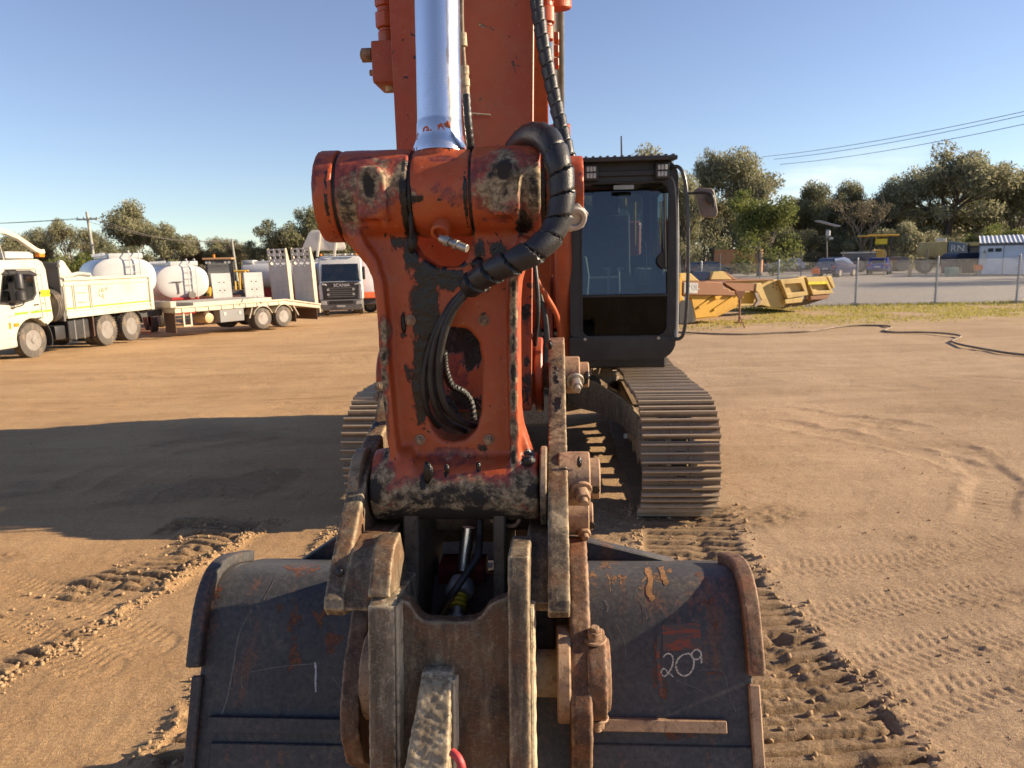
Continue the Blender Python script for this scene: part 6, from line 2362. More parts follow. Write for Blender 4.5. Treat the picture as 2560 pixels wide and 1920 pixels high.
# ------------------------------------------------------------------ cream low trailer with upright ramps
ax_ = Vector((0.53, 0.85, 0)).normalized()
rzt = math.atan2(-ax_.x, ax_.y)
TL = 6.6
rear_c = D(805, 775, 33.5)
t_or = Vector((rear_c.x, rear_c.y, 0)) - ax_ * (TL * 1.12) - Vector((ax_.y, -ax_.x, 0)) * 1.39
TRL = empty('plant_trailer', (t_or.x, t_or.y, -0.60), rzt, 'low cream plant trailer with two tall grey holed ramps standing at its rear', 'trailer')
TRL.scale = (1.12, 1.12, 1.12)
YC = paint('yellowish_cream', (0.53, 0.47, 0.35), 0.45, amt=0.4)
RAMP = paint('grey_ramp', (0.50, 0.47, 0.44), 0.6, dirt=(0.30, 0.22, 0.15), amt=0.5)
m = MB()
m.prism([(0, 0.86), (0, 1.04), (4.75, 1.04), (TL - 0.05, 0.74), (TL - 0.05, 0.58), (4.7, 0.86)], -1.22, 1.22)
DK = m.build('deck', YC, TRL, bevel=0.012)
for i in range(9):
    y = 0.25 + i * 0.52
    m = MB()
    m.mm((1.22, y, 0.88), (1.245, y + 0.07, 1.02))
    m.build('rail_stiffener', YC, DK)
for s in (1, -1):
    m = MB()
    m.bar((s * 1.24, 0.0, 1.05), (s * 1.24, 4.72, 1.05), 0.05, 0.06)
    m.bar((s * 1.24, 4.72, 1.05), (s * 1.24, TL - 0.05, 0.75), 0.05, 0.06)
    m.build('side_rail', YC, DK, bevel=0.008)
m = MB()
m.mm((-1.1, 0.9, 1.04), (0.95, 4.3, 1.16))
m.build('raised_deck', YC, TRL, bevel=0.01)
m = MB()
m.mm((-0.9, -0.1, 1.04), (1.15, 0.12, 1.26))
m.build('headboard', YC, TRL, bevel=0.02)
for a, b in (((1.245, 2.55, 0.95), (1.1, 2.85, 1.17)), ((1.1, 3.0, 1.17), (1.248, 3.6, 0.98))):
    m = MB()
    m.bar(a, b, 0.03, 0.01)
    m.build('tie_strap', BLACKP, TRL)
for y in (3.62, 4.62):
    for s in (1, -1):
        wheel(TRL, (s * 1.10, y, 0.40), 0.40, 0.24, axis=(s, 0, 0), style='dish')
        wheel(TRL, (s * 0.82, y, 0.40), 0.40, 0.24, axis=(s, 0, 0), style='dish')
    m = MB()
    m.strip([(y + 0.47 * math.cos(a), 0.42 + 0.47 * math.sin(a)) for a in np.linspace(0.35, PI - 0.35, 9)], 0.02, 0.7, 1.235)
    m.build('mudguard', YC, TRL)
for a, b in (((1.2, 3.14, 0.84), (1.22, 2.98, 0.46)), ((1.2, 5.10, 0.84), (1.22, 5.34, 0.40))):
    m = MB()
    m.bar(a, b, 0.06, 0.03)
    m.build('flap_stay', YC, TRL)
m = MB()
m.mm((0.6, 5.22, 0.14), (1.2, 5.24, 0.70))
m.build('mudflap', BROWN, TRL)
m = MB()
m.mm((0.85, 1.75, 0.40), (1.20, 2.78, 0.85))
tb = m.build('tool_box', paint('grey_tool_box', (0.20, 0.205, 0.21), 0.45, amt=0.3), TRL, bevel=0.01)
for y, z in ((1.95, 0.70), (2.6, 0.70)):
    m = MB()
    m.cyl((1.2, y, z), (1.215, y, z), 0.06, n=16)
    m.build('round_latch', ZINC, tb)
m = MB()
m.lathe((0.5, 1.32, 0.60), (1, 0, 0), [(0, 0.12), (0.05, 0.185), (0.62, 0.185), (0.68, 0.17), (0.70, 0.09)], 20)
m.build('air_tank', paint('tan_tank', (0.50, 0.33, 0.17), 0.5, amt=0.3), TRL)
m = MB()
for a, b in (((1.12, 0.36, 0.42), (1.12, 0.36, 0.88)), ((1.12, 0.64, 0.42), (1.12, 0.64, 0.88)), ((1.12, 0.33, 0.40), (1.12, 0.67, 0.40))):
    m.bar(a, b, 0.05, 0.05)
m.build('parking_stand', YC, TRL)
m = MB()
m.mm((0.55, 0.02, 0.18), (1.15, 0.04, 0.86))
m.build('mudflap', BROWN, TRL)
m = MB()
m.prism([(-1.9, 0.72), (-1.9, 0.82), (0.0, 1.0), (0.0, 0.78)], -0.5, -0.38)
m.prism([(-1.9, 0.72), (-1.9, 0.82), (0.0, 1.0), (0.0, 0.78)], 0.38, 0.5)
m.mm((-0.5, -1.95, 0.72), (0.5, -1.80, 0.82))
m.build('drawbar', BLACKP, TRL, bevel=0.01)
for x0 in (-1.36, 0.08):
    W_, HH = 0.80, 2.30
    rt = empty('loading_ramp', (x0, TL - 0.30, 0.76))
    rt.parent = TRL
    rt.rotation_euler = (R(2), 0, 0)
    rt.scale = (1.72, 1, 1)
    m = holed_plate(0.03, HH - 0.72, 3, 3, 0.20, 0.24, 0.068, -0.02, 0.0, {(i, j) for i in range(3) for j in range(3)})
    m.mm((0.03, -0.02, 0.05), (0.63, 0.0, HH - 0.72))
    m.build('ramp_plate', RAMP, rt)
    for s in (0, 1):
        m = MB()
        m.prism([(-0.02, 0.0), (-0.04, HH + 0.02), (0.02, HH + 0.02), (0.15, HH - 0.65), (0.15, 0.0)], s * 0.63, s * 0.63 + 0.03)
        m.build('ramp_flange', YC, rt)
    for k in range(7):
        m = MB()
        m.mm((0.03, -0.035, 0.12 + 0.2 * k), (0.63, -0.018, 0.145 + 0.2 * k))
        m.build('ramp_cleat', RAMP, rt)
m = MB()
m.mm((-1.22, TL - 0.10, 0.40), (1.22, TL - 0.04, 0.76))
m.build('rear_beam', YC, TRL, bevel=0.01)
m = MB()
m.mm((-1.15, TL - 0.2, 0.14), (1.15, TL - 0.18, 0.58))
m.build('mudflap', BROWN, TRL)

# second trailer behind it: only its white ramps stand clear of the first deck
pm = D(662, 750, 37.5)
rz2 = R(34) + PI
WT = empty('plant_trailer', (pm.x, pm.y, gz(pm.x, pm.y)), rz2 + PI, 'white plant trailer parked behind the cream trailer, its two white dotted ramps upright', 'trailer')
m = MB()
m.mm((-1.75, 0.05, 0.62), (0.6, 5.2, 0.80))
m.build('deck', WHITE, WT, bevel=0.01)
for y in (2.6, 3.6):
    for s in (1, -1):
        wheel(WT, (-0.57 + s * 1.1, y, 0.40), 0.40, 0.24, axis=(s, 0, 0), style='dish')
for x0 in (-2.5, -0.92):
    rt = empty('loading_ramp', (x0, 0, 0.62))
    rt.parent = WT
    rt.rotation_euler = (R(-4), 0, 0)
    rt.scale = (1.42, 1, 1.06)
    hol = {(1, 1), (2, 1), (1, 3), (2, 3), (1, 5), (2, 5), (1, 7), (2, 7)}
    m = holed_plate(0.0, 0.0, 4, 9, 0.16, 0.19, 0.030, -0.03, 0.0, hol)
    m.build('ramp_plate', WHITE, rt)
    m = MB()
    m.mm((0.0, -0.035, 1.71), (0.64, 0.005, 1.86))
    m.build('ramp_lip', WHITE, rt)
    for s in (0, 1):
        m = MB()
        m.mm((s * 0.62, 0.0, 0.0), (s * 0.62 + 0.02, 0.12, 1.86))
        m.build('ramp_flange', WHITE, rt)
    for z in (0.36, 0.74, 1.12, 1.50):
        m = MB()
        m.mm((0.0, -0.04, z), (0.64, -0.028, z + 0.02))
        m.build('ramp_cleat', WHITE, rt)
    m = MB()
    m.bar((0.2, -0.05, 0.02), (0.5, -0.05, 0.5), 0.015, 0.01)
    m.build('chain', GREYP, rt)

# ------------------------------------------------------------------ white water tanks
TANKW = paint('white_tank_paint', (0.58, 0.58, 0.57), 0.32, amt=0.08, sc=0.6)


def tank(px, py, depth, ang, length, label, group=None, a=1.2, b=0.83, ladder=True, truck=False, spout=True):
    c = D(px, py, depth)
    g0 = gz(c.x, c.y)
    root = empty('tank_trailer', (c.x, c.y, g0), R(ang), label, 'tanker', group)
    zc = c.z - g0
    n = 40
    def ring(y, k):
        out = []
        for i in range(n):
            t = 2 * PI * i / n
            ct, st = math.cos(t), math.sin(t)
            e = 0.78
            out.append((math.copysign(abs(ct) ** e, ct) * a * k, y, zc + math.copysign(abs(st) ** e, st) * b * k))
        return out
    secs = [(0.0, 0.02), (0.005, 0.6), (0.03, 0.86), (0.09, 0.965), (0.2, 1.0), (length - 0.2, 1.0), (length - 0.09, 0.965), (length - 0.03, 0.86), (length, 0.02)]
    m = MB()
    vs, fs = [], []
    for y, k in secs:
        vs += ring(y, k)
    for s in range(len(secs) - 1):
        for i in range(n):
            fs.append((s * n + i, s * n + (i + 1) % n, (s + 1) * n + (i + 1) % n, (s + 1) * n + i))
    m.add(vs, fs)
    m.build('tank_barrel', TANKW, root)
    m = MB()
    m.mm((-0.55, 0.3, zc + b - 0.04), (0.55, length - 0.3, zc + b + 0.10))
    m.build('walkway', TANKW, root, bevel=0.02)
    m = MB()
    m.mm((-0.5, 0.1, zc + b - 0.06), (0.75, 0.75, zc + b + 0.16))
    m.build('hatch_box', TANKW, root, bevel=0.04, seg=2)
    for i in range(8):
        y = 1.0 + i * (length - 1.4) / 7
        m = MB()
        m.mm((-0.62, y, zc + b + 0.08), (-0.50, y + 0.12, zc + b + 0.20))
        m.build('walkway_cleat', plain('dull_galv', (0.45, 0.47, 0.5), 0.5, metal=0.4) if 'dull_galv' not in bpy.data.materials else bpy.data.materials['dull_galv'], root)
    if ladder:
        for x in (0.22, 0.58):
            m = MB()
            m.tube([(x, 0.25, zc + b + 0.24), (x, 0.0, zc + b + 0.26), (x, -0.12, zc + b + 0.1), (x, -0.14, zc), (x, -0.12, zc - b + 0.05)], 0.022, 8)
            m.build('ladder_rail', TANKW, root)
        for i in range(6):
            m = MB()
            z = zc - b + 0.15 + i * 0.30
            m.cyl((0.22, -0.13, z), (0.58, -0.13, z), 0.015, n=8)
            m.build('ladder_rung', TANKW, root)
    if spout:
        m = MB()
        m.cyl((-0.25, -0.02, zc - 0.55), (-0.25, -0.05, zc + 0.02), 0.025, n=8)
        m.cyl((-0.55, -0.06, zc + 0.02), (-0.05, -0.06, zc + 0.02), 0.02, n=8)
        m.build('level_pipe', GREYP, root)
        m = MB()
        m.cyl((0.30, 0.02, zc - b + 0.22), (0.30, -0.22, zc - b + 0.20), 0.15, 0.17, n=20)
        m.build('spray_head', RIM, root)
    m = MB()
    m.mm((-0.62, -0.06, zc - b - 0.02), (0.62, 0.04, zc - b + 0.10))
    m.build('rear_bar', REDP, root, bevel=0.01)
    m = MB()
    m.mm((-0.42, 0.1, 0.62), (0.42, length + (2.0 if truck else 0.6), max(0.75, zc - b + 0.06)))
    m.build('chassis', REDP, root, bevel=0.02)
    for y in (0.9, 2.1):
        for s in (1, -1):
            wheel(root, (s * 1.02, y, 0.5), 0.5, 0.28, axis=(s, 0, 0), style='dish')
    if truck:
        y = length + 0.5
        m = MB()
        m.prism([(y, 0.7), (y, 3.0), (y + 1.7, 3.0), (y + 2.1, 1.9), (y + 2.15, 0.7)], -1.2, 1.2)
        cb_ = m.build('cab', WHITE, root, bevel=0.06, seg=2)
        for s in (1, -1):
            m = MB()
            m.prism([(y + 0.7, 1.85), (y + 0.75, 2.6), (y + 1.7, 2.6), (y + 1.95, 1.85)], s * 1.2, s * 1.215)
            m.build('side_window', VGLASS, cb_)
            wheel(root, (s * 1.02, y + 1.2, 0.5), 0.5, 0.28, axis=(s, 0, 0), style='dish')
    return root


tank(313, 694, 29.6, 36, 4.8, 'white water tank half hidden behind the cream tipper body', 'white water tanks')
tank(459, 705, 34.8, 36, 5.0, 'white water tank with a rear ladder and red bar above the trailer drawbar', 'white water tanks')
tank(612, 690, 46.0, -84, 6.2, 'long pale tank truck side-on behind the white dotted ramps', truck=True, b=0.82, ladder=False, spout=False)

# ------------------------------------------------------------------ white truck with a dark grille
sc_ = D(856, 782, 42.0)
SC = empty('cab_over_truck', (sc_.x, sc_.y, gz(sc_.x, sc_.y)), R(9), 'white cab-over truck with black grille and lettering facing the camera behind the ramps', 'truck')
m = MB()
m.prism([(0.0, 1.0), (-0.04, 1.9), (0.12, 2.05), (0.32, 3.05), (0.62, 3.42), (1.9, 3.48), (2.1, 3.3), (2.15, 0.9)], -1.2, 1.2)
sc_cab = m.build('cab', WHITE, SC, bevel=0.07, seg=3)


def front_plate(name, pts, y0, y1, mat, parent, bevel=0.0, rx=0.0):
    m = MB()
    m.prism(pts, y0, y1, 'y')
    return m.build(name, mat, parent, bevel=bevel)


m = MB()
m.add([(-1.08, 0.085, 2.03), (1.08, 0.085, 2.03), (1.02, 0.30, 3.02), (-1.02, 0.30, 3.02), (-1.08, 0.12, 2.02), (1.08, 0.12, 2.02), (1.02, 0.335, 3.01), (-1.02, 0.335, 3.01)], [(0, 1, 2, 3), (7, 6, 5, 4), (0, 4, 5, 1), (1, 5, 6, 2), (2, 6, 7, 3), (3, 7, 4, 0)])
m.build('windscreen', glass('truck_windscreen', (0.20, 0.23, 0.23), 0.03), sc_cab)
gr_ = front_plate('grille', [(-1.0, 1.0), (1.0, 1.0), (1.06, 1.9), (1.08, 2.0), (-1.08, 2.0), (-1.06, 1.9)], -0.09, 0.05, BLACKP, sc_cab, 0.03)
for z in (1.12, 1.24, 1.36, 1.48, 1.62):
    front_plate('grille_slat', [(-0.72, z), (0.72, z), (0.74, z + 0.05), (-0.74, z + 0.05)], -0.12, -0.09, GREYP, gr_)
text('SCANIA', 0.25, (0.06, -0.105, 1.80), FRONT_ROT, plain('bright_letter', (0.75, 0.75, 0.75), 0.3), gr_, depth=0.02, sx=1.05)
for s in (1, -1):
    front_plate('cab_corner', [(s * 1.02, 0.98), (s * 1.22, 0.98), (s * 1.24, 1.85), (s * 1.06, 1.95)], -0.07, 0.4, WHITE, sc_cab, 0.03)
    front_plate('upper_lamp', [(s * 0.78, 1.80), (s * 1.05, 1.84), (s * 1.04, 1.94), (s * 0.80, 1.88)], -0.11, -0.08, LAMPG, sc_cab, 0.01)
    front_plate('headlamp', [(s * 0.80, 0.66), (s * 1.16, 0.70), (s * 1.16, 0.92), (s * 0.84, 0.90)], -0.16, -0.08, LAMPG, sc_cab, 0.02)
    m = MB()
    m.mm((s * 1.25, -0.02, 2.1), (s * 1.42, 0.10, 2.85))
    m.build('mirror', BLACKP, sc_cab, bevel=0.03, seg=2)
    wheel(SC, (s * 1.03, 1.35, 0.52), 0.52, 0.30, axis=(s, 0, 0), style='dish')
    for i in (0, 1):
        m = MB()
        m.cyl((s * 0.72, -0.10, 1.28 + 0.28 * i), (s * 0.72, -0.13, 1.28 + 0.28 * i), 0.07, n=14)
        m.build('spot_lamp', LAMPG, sc_cab)
front_plate('bumper', [(-1.2, 0.52), (-1.05, 0.36), (1.05, 0.36), (1.2, 0.52), (1.22, 0.98), (-1.22, 0.98)], -0.15, 0.3, GREYP, sc_cab, 0.05)
front_plate('lower_intake', [(-0.7, 0.74), (0.7, 0.74), (0.66, 0.92), (-0.66, 0.92)], -0.17, -0.14, INK, sc_cab)
front_plate('number_plate', [(-0.28, 0.55), (0.2, 0.55), (0.2, 0.66), (-0.28, 0.66)], -0.19, -0.155, LAMPG, sc_cab)
m = MB()
m.mm((-0.5, 1.0, 0.5), (0.5, 7.5, 0.95))
m.build('chassis', BLACKP, SC)
m = MB()
hood = [(x_ - 0.85, z_) for x_, z_ in [(-1.25, 3.86), (-1.20, 4.02), (-0.78, 4.85), (-0.60, 4.98), (0.75, 5.0), (0.95, 4.86), (1.24, 4.02), (1.2, 3.86), (1.05, 3.80), (-1.1, 3.80)]]
m.prism(hood, 0.5, 0.58, 'y')
hd = m.build('raised_hood', DUSTY_WHITE, SC, bevel=0.03, seg=2)
for x in (-1.25, -0.3):
    m = MB()
    m.bar((x, 0.44, 3.45), (x + 0.25, 0.46, 4.9), 0.14, 0.08)
    m.build('hood_rib', DUSTY_WHITE, hd, bevel=0.02)
m = MB()
m.mm((-0.9, 0.55, 3.52), (1.0, 0.62, 3.60))
m.build('roof_rail', DUSTY_WHITE, SC)
for i, x in enumerate((-1.05, -0.6, 0.3, 0.7, 0.95)):
    m = MB()
    m.cyl((x, 0.5, 3.50), (x, 0.5, 3.62), 0.07, n=12)
    m.build('roof_lamp', AMBER if i in (0, 4) else LAMPG, SC)
m = MB()
m.mm((-1.2, 2.6, 1.1), (1.2, 7.8, 3.3))
m.build('box_body', paint('rust_red_body', (0.32, 0.09, 0.045), 0.6, amt=0.3), SC, bevel=0.03)

# partly hidden lorry to the right of it
q_ = D(935, 770, 45.0)
LR = empty('tank_lorry', (q_.x, q_.y, gz(q_.x, q_.y)), R(20), 'white and blue lorry mostly hidden behind the orange link', 'truck')
m = MB()
m.lathe((-0.2, 0.3, 2.1), (0, 1, 0), [(0, 0.5), (0.1, 1.05), (0.2, 1.15), (5.0, 1.15), (5.1, 0.5)], 28)
m.build('tank_barrel', paint('blue_white', (0.68, 0.70, 0.74), 0.4, amt=0.2), LR)
m = MB()
m.mm((-1.2, -0.1, 0.55), (1.2, 5.2, 1.0))
m.build('chassis', BLACKP, LR, bevel=0.03)
for y in (0.6, 3.6):
    for s in (1, -1):
        wheel(LR, (s * 1.03, y, 0.52), 0.52, 0.30, axis=(s, 0, 0), style='dish')
m = MB()
m.mm((-0.9, -0.4, 0.95), (0.5, -0.15, 1.35))
m.build('hose_reel', paint('orange_reel', (0.6, 0.12, 0.04), 0.5), LR, bevel=0.05)

# ------------------------------------------------------------------ wheel loader
q_ = D(552, 735, 43.0)
LOADP = paint('loader_yellow', (0.62, 0.36, 0.035), 0.45, amt=0.4)
WLD = empty('wheel_loader', (q_.x, q_.y, gz(q_.x, q_.y) + 0.15), R(14), 'yellow wheel loader with dark glazed cab behind the white ramps', 'loader')
frame_plate('cab_front_frame', rrect(-0.72, 1.5, 0.72, 3.30, 0.05, 3), rrect(-0.60, 1.62, 0.60, 3.18, 0.05, 3), 0.0, 0.1, BLACKP, WLD, 0.0)
m = MB()
m.mm((-0.60, 0.04, 1.62), (0.60, 0.05, 3.18))
m.build('cab_glass', VGLASS, WLD)
m = MB()
m.mm((-0.68, 0.1, 1.2), (0.68, 1.5, 1.7))
m.mm((-0.7, 1.3, 1.5), (0.7, 1.4, 3.2))
m.build('cab_body', BLACKP, WLD, bevel=0.02)
m = MB()
m.mm((-0.85, -0.15, 3.30), (0.82, 1.6, 3.42))
m.build('cab_roof', paint('faded_roof', (0.45, 0.26, 0.13), 0.6), WLD, bevel=0.03)
m = MB()
m.cyl((-0.25, 0.4, 3.42), (-0.25, 0.4, 3.62), 0.07, n=12)
m.build('beacon', AMBER, WLD)
for x in (-0.62, -0.45, 0.42, 0.62):
    m = MB()
    m.cyl((x, -0.04, 3.14), (x, -0.12, 3.14), 0.07, n=12)
    m.build('work_lamp', LAMPG, WLD)
for pts in ([(0.85, -0.1, 2.6), (1.6, -0.1, 2.62), (1.6, 0.6, 2.6)], [(1.15, -0.5, 1.2), (1.2, -0.4, 2.5), (1.4, -0.3, 2.55), (1.75, -0.3, 1.0)], [(1.5, -0.4, 2.6), (1.85, -0.5, 0.9)], [(-0.95, -0.1, 1.9), (-1.0, -0.1, 2.35), (-1.2, -0.1, 2.4), (-1.3, -0.1, 1.9)]):
    m = MB()
    m.tube(pts, 0.055, 8)
    m.build('hand_rail', LOADP, WLD)
m = MB()
m.mm((-0.95, -0.6, 0.9), (-0.5, 0.2, 1.5))
m.build('front_frame', LOADP, WLD, bevel=0.05)
for s in (1, -1):
    m = MB()
    m.prism([(-2.2, 0.5), (-2.1, 0.75), (-0.4, 1.75), (0.0, 1.6), (-0.3, 1.35), (-1.9, 0.4)], s * 0.55 - 0.08, s * 0.55 + 0.08)
    m.build('lift_arm', LOADP, WLD, bevel=0.02)
    wheel(WLD, (s * 1.05, -0.6, 0.75), 0.78, 0.55, axis=(s, 0, 0), style='lug')
    wheel(WLD, (s * 1.05, 2.2, 0.75), 0.78, 0.55, axis=(s, 0, 0), style='lug')
m = MB()
m.mm((-0.7, 1.5, 0.9), (0.7, 3.2, 2.0))
m.build('engine_hood', LOADP, WLD, bevel=0.08, seg=2)
m = MB()
m.strip([(-2.1, 1.25), (-2.0, 0.9), (-2.15, 0.5), (-2.6, 0.3), (-3.1, 0.28)], 0.04, -1.35, 1.35)
m.build('loader_bucket', paint('rusty_bucket', (0.22, 0.085, 0.05), 0.7, amt=0.4), WLD)

# ------------------------------------------------------------------ poles and wires
WOOD = plain('weathered_pole', (0.33, 0.34, 0.30), 0.9, sc=3, var=0.3)
WIRE = plain('power_wire', (0.10, 0.09, 0.08), 0.6)


def pole(px, top, base, depth, arm, label, lean=0.0):
    a, b = D(px, top, depth), D(px + lean, base, depth)
    g_ = gz(a.x, a.y)
    root = empty('utility_pole', (b.x, b.y, g_), 0, label, 'pole')
    m = MB()
    t = Vector((a.x - b.x, 0, a.z - g_))
    m.cyl((0, 0, -0.3), t, 0.17, 0.12, n=12)
    m.build('pole_shaft', WOOD, root)
    if arm:
        m = MB()
        m.bar(t + Vector((-1.05, -0.1, -0.75)), t + Vector((1.05, -0.1, -0.72)), 0.1, 0.12)
        am = m.build('crossarm', WOOD, root)
        for x in (-0.95, -0.35, 0.4, 0.95):
            m = MB()
            m.lathe(t + Vector((x, -0.1, -0.68)), (0, 0, 1), [(0, 0.03), (0.05, 0.05), (0.14, 0.05), (0.18, 0.02)], 8)
            m.build('insulator', GREYP, am)
        m = MB()
        m.tube([t + Vector((0.0, 0, -3.6)), t + Vector((0.6, 0, -3.0)), t + Vector((1.3, 0, -2.75))], 0.03, 6)
        m.mm(t + Vector((1.2, -0.08, -2.82)), t + Vector((1.55, 0.08, -2.74)))
        m.build('street_light', GREYP, root)
        m = MB()
        m.cyl(t + Vector((0.12, 0, -3.7)), t + Vector((0.12, 0, -3.3)), 0.16, n=12)
        m.build('junction_box', GREYP, root)
    return root, Vector((b.x, b.y, g_)) + t


_, T1 = pole(229, 531, 655, 72, True, 'timber power pole with a crossarm and lamp bracket above the tipper body', 11)
_, T2 = pole(583, 597, 660, 88, False, 'plain leaning timber pole behind the yellow loader', 10)


def wire(a, b, sag, label, r=0.022, group=None):
    pts = [Vector(a).lerp(Vector(b), i / 24) - Vector((0, 0, sag * 4 * (i / 24) * (1 - i / 24))) for i in range(25)]
    m = MB()
    m.tube(pts, r, 5)
    tag(m.build('power_wire', WIRE), label, 'wire', group)


for dx, sg, dz, w_ in ((-0.9, 0.9, -0.6, 'left end of the crossarm'), (0.0, 1.0, -0.5, 'pole top above the crossarm'), (0.9, 1.1, -0.6, 'right end of the crossarm')):
    wire(T1 + Vector((dx, 0, dz)), T2 + Vector((dx * 0.3, 0, -0.1)), sg, 'thin power wire sagging from the %s to the leaning pole' % w_, group='wires between the two poles')
for dx, dz, w_ in ((-0.9, -0.6, 'left'), (0.9, -0.6, 'right')):
    wire(T1 + Vector((dx, 0, dz)), T1 + Vector((-42, 6, 1.5 + dz)), 0.8, 'thin power wire leaving the frame from the %s end of the crossarm' % w_, group='wires left of the crossarm pole')
for a, b, n_ in (((1905, 392), (2640, 261), 'upper'), ((1935, 398), (2640, 270), 'middle'), ((1950, 411), (2640, 293), 'lowest')):
    wire(D(*a, 105), D(*b, 62), 0.5, 'the %s of three power wires crossing the sky above the gums' % n_, 0.03)
# ------------------------------------------------------------------ things laid out on their own upright planes
class Frame:
    """a thing's own upright plane: local x along it, y away from the camera, z up; its foot at a pixel"""

    def __init__(s, name, px, py, depth, yaw, label, cat, group=None, z=None):
        p = D(px, py, depth)
        s.z = gz(p.x, p.y) if z is None else z
        s.root = empty(name, (p.x, p.y, s.z), R(yaw), label, cat, group)
        s.m = Matrix.Translation((p.x, p.y, s.z)) @ Matrix.Rotation(R(yaw), 4, 'Z')
        s.i = s.m.inverted()

    def q(s, px, py, off=0.0):
        o = s.i @ CAM
        d = s.i.to_3x3() @ pix_ray(px, py)
        p = o + d * ((off - o.y) / d.y)
        return (p.x, p.z)

    def plate(s, name, pix, y0, y1, mat, parent=None, bevel=0.0):
        m = MB()
        m.prism([s.q(a, b, y0) for a, b in pix], y0, y1, 'y')
        return m.build(name, mat, parent or s.root, bevel=bevel)


YTRAY = paint('tray_yellow', (0.62, 0.34, 0.03), 0.5, dirt=(0.30, 0.16, 0.06), amt=0.35)
TTRAY = paint('tray_faded_yellow', (0.52, 0.37, 0.13), 0.6, dirt=(0.26, 0.15, 0.07), amt=0.6)
RTRAY = paint('tray_rust', (0.27, 0.125, 0.065), 0.75, dirt=(0.40, 0.24, 0.12), amt=0.6)

# front dumper tray
A = Frame('dumper_tray', 1720, 800, 22.0, 24, 'yellow dumper tray with a torn rusty upper beam, nearest the cab', 'dumper tray', 'dumper trays dumped by the fence')
k = 1680
cA = lambda L: [(k + a / 5.027, 640 + b / 5.027) for a, b in L]
A.plate('upper_beam', cA([(140, 325), (340, 320), (640, 330), (655, 400), (700, 400), (735, 440), (790, 440), (800, 500), (140, 490)]), -0.12, 0.12, RTRAY, bevel=0.02)
A.plate('upper_beam', cA([(655, 335), (700, 370), (745, 395), (800, 430), (840, 470), (865, 500), (890, 470), (910, 440), (1060, 440), (1075, 348), (660, 332)]), -0.12, 0.12, RTRAY, bevel=0.02)
A.plate('beam_end', cA([(1060, 345), (1120, 340), (1135, 350), (1155, 520), (1140, 560), (1120, 540), (1075, 455), (1050, 440)]), -0.15, 0.2, TTRAY, bevel=0.02)
A.plate('side_wall', cA([(120, 490), (1040, 455), (1030, 600), (850, 600), (550, 760), (300, 785), (240, 520), (130, 500)]), 0.0, 0.12, YTRAY, bevel=0.02)
A.plate('far_wall', cA([(160, 420), (1000, 400), (1000, 560), (550, 740), (300, 770)]), 1.9, 2.0, YTRAY, bevel=0.02)
A.plate('tray_floor', cA([(300, 760), (550, 740), (850, 590), (860, 620), (560, 770), (300, 790)]), 0.02, 2.0, YTRAY, bevel=0.01)
for a, b in (((330, 650), (520, 520)), ((520, 680), (760, 520))):
    m = MB()
    p0, p1 = A.q(*cA([a])[0], -0.02), A.q(*cA([b])[0], -0.02)
    m.bar((p0[0], -0.02, p0[1]), (p1[0], -0.02, p1[1]), 0.06, 0.08)
    m.build('wall_rib', YTRAY, A.root, bevel=0.01)
A.plate('lug', cA([(540, 505), (630, 500), (600, 540), (575, 555), (545, 540)]), -0.12, 0.0, YTRAY, bevel=0.01)
A.plate('hanging_plate', cA([(1040, 470), (1075, 455), (1125, 570), (1110, 600), (1050, 645), (1035, 620), (1075, 560)]), -0.2, -0.12, plain('grey_rusty_plate', (0.24, 0.19, 0.15), 0.7), bevel=0.01)
A.plate('mudflap', cA([(95, 640), (120, 560), (240, 555), (298, 800), (290, 830), (95, 845)]), -0.25, -0.21, BLACKP)
A.plate('front_wall', cA([(95, 220), (140, 215), (130, 500), (165, 545), (85, 660), (85, 300)]), -0.1, 1.9, YTRAY, bevel=0.03)
A.plate('guard_fin', cA([(100, 235), (150, 212), (235, 215), (350, 318), (130, 320), (125, 280)]), 0.1, 0.25, TTRAY, bevel=0.02)
A.plate('fuel_decal', cA([(158, 332), (330, 338), (320, 470), (155, 462)]), -0.126, -0.121, plain('pale_grey_decal', (0.45, 0.45, 0.42), 0.5))
lp = A.q(k + 266 / 5.027, 640 + 392 / 5.027, -0.13)
text('70L', 0.24, (lp[0] + 0.02, -0.132, lp[1]), FRONT_ROT, WHITE, A.root, depth=0.004, sx=1.25)

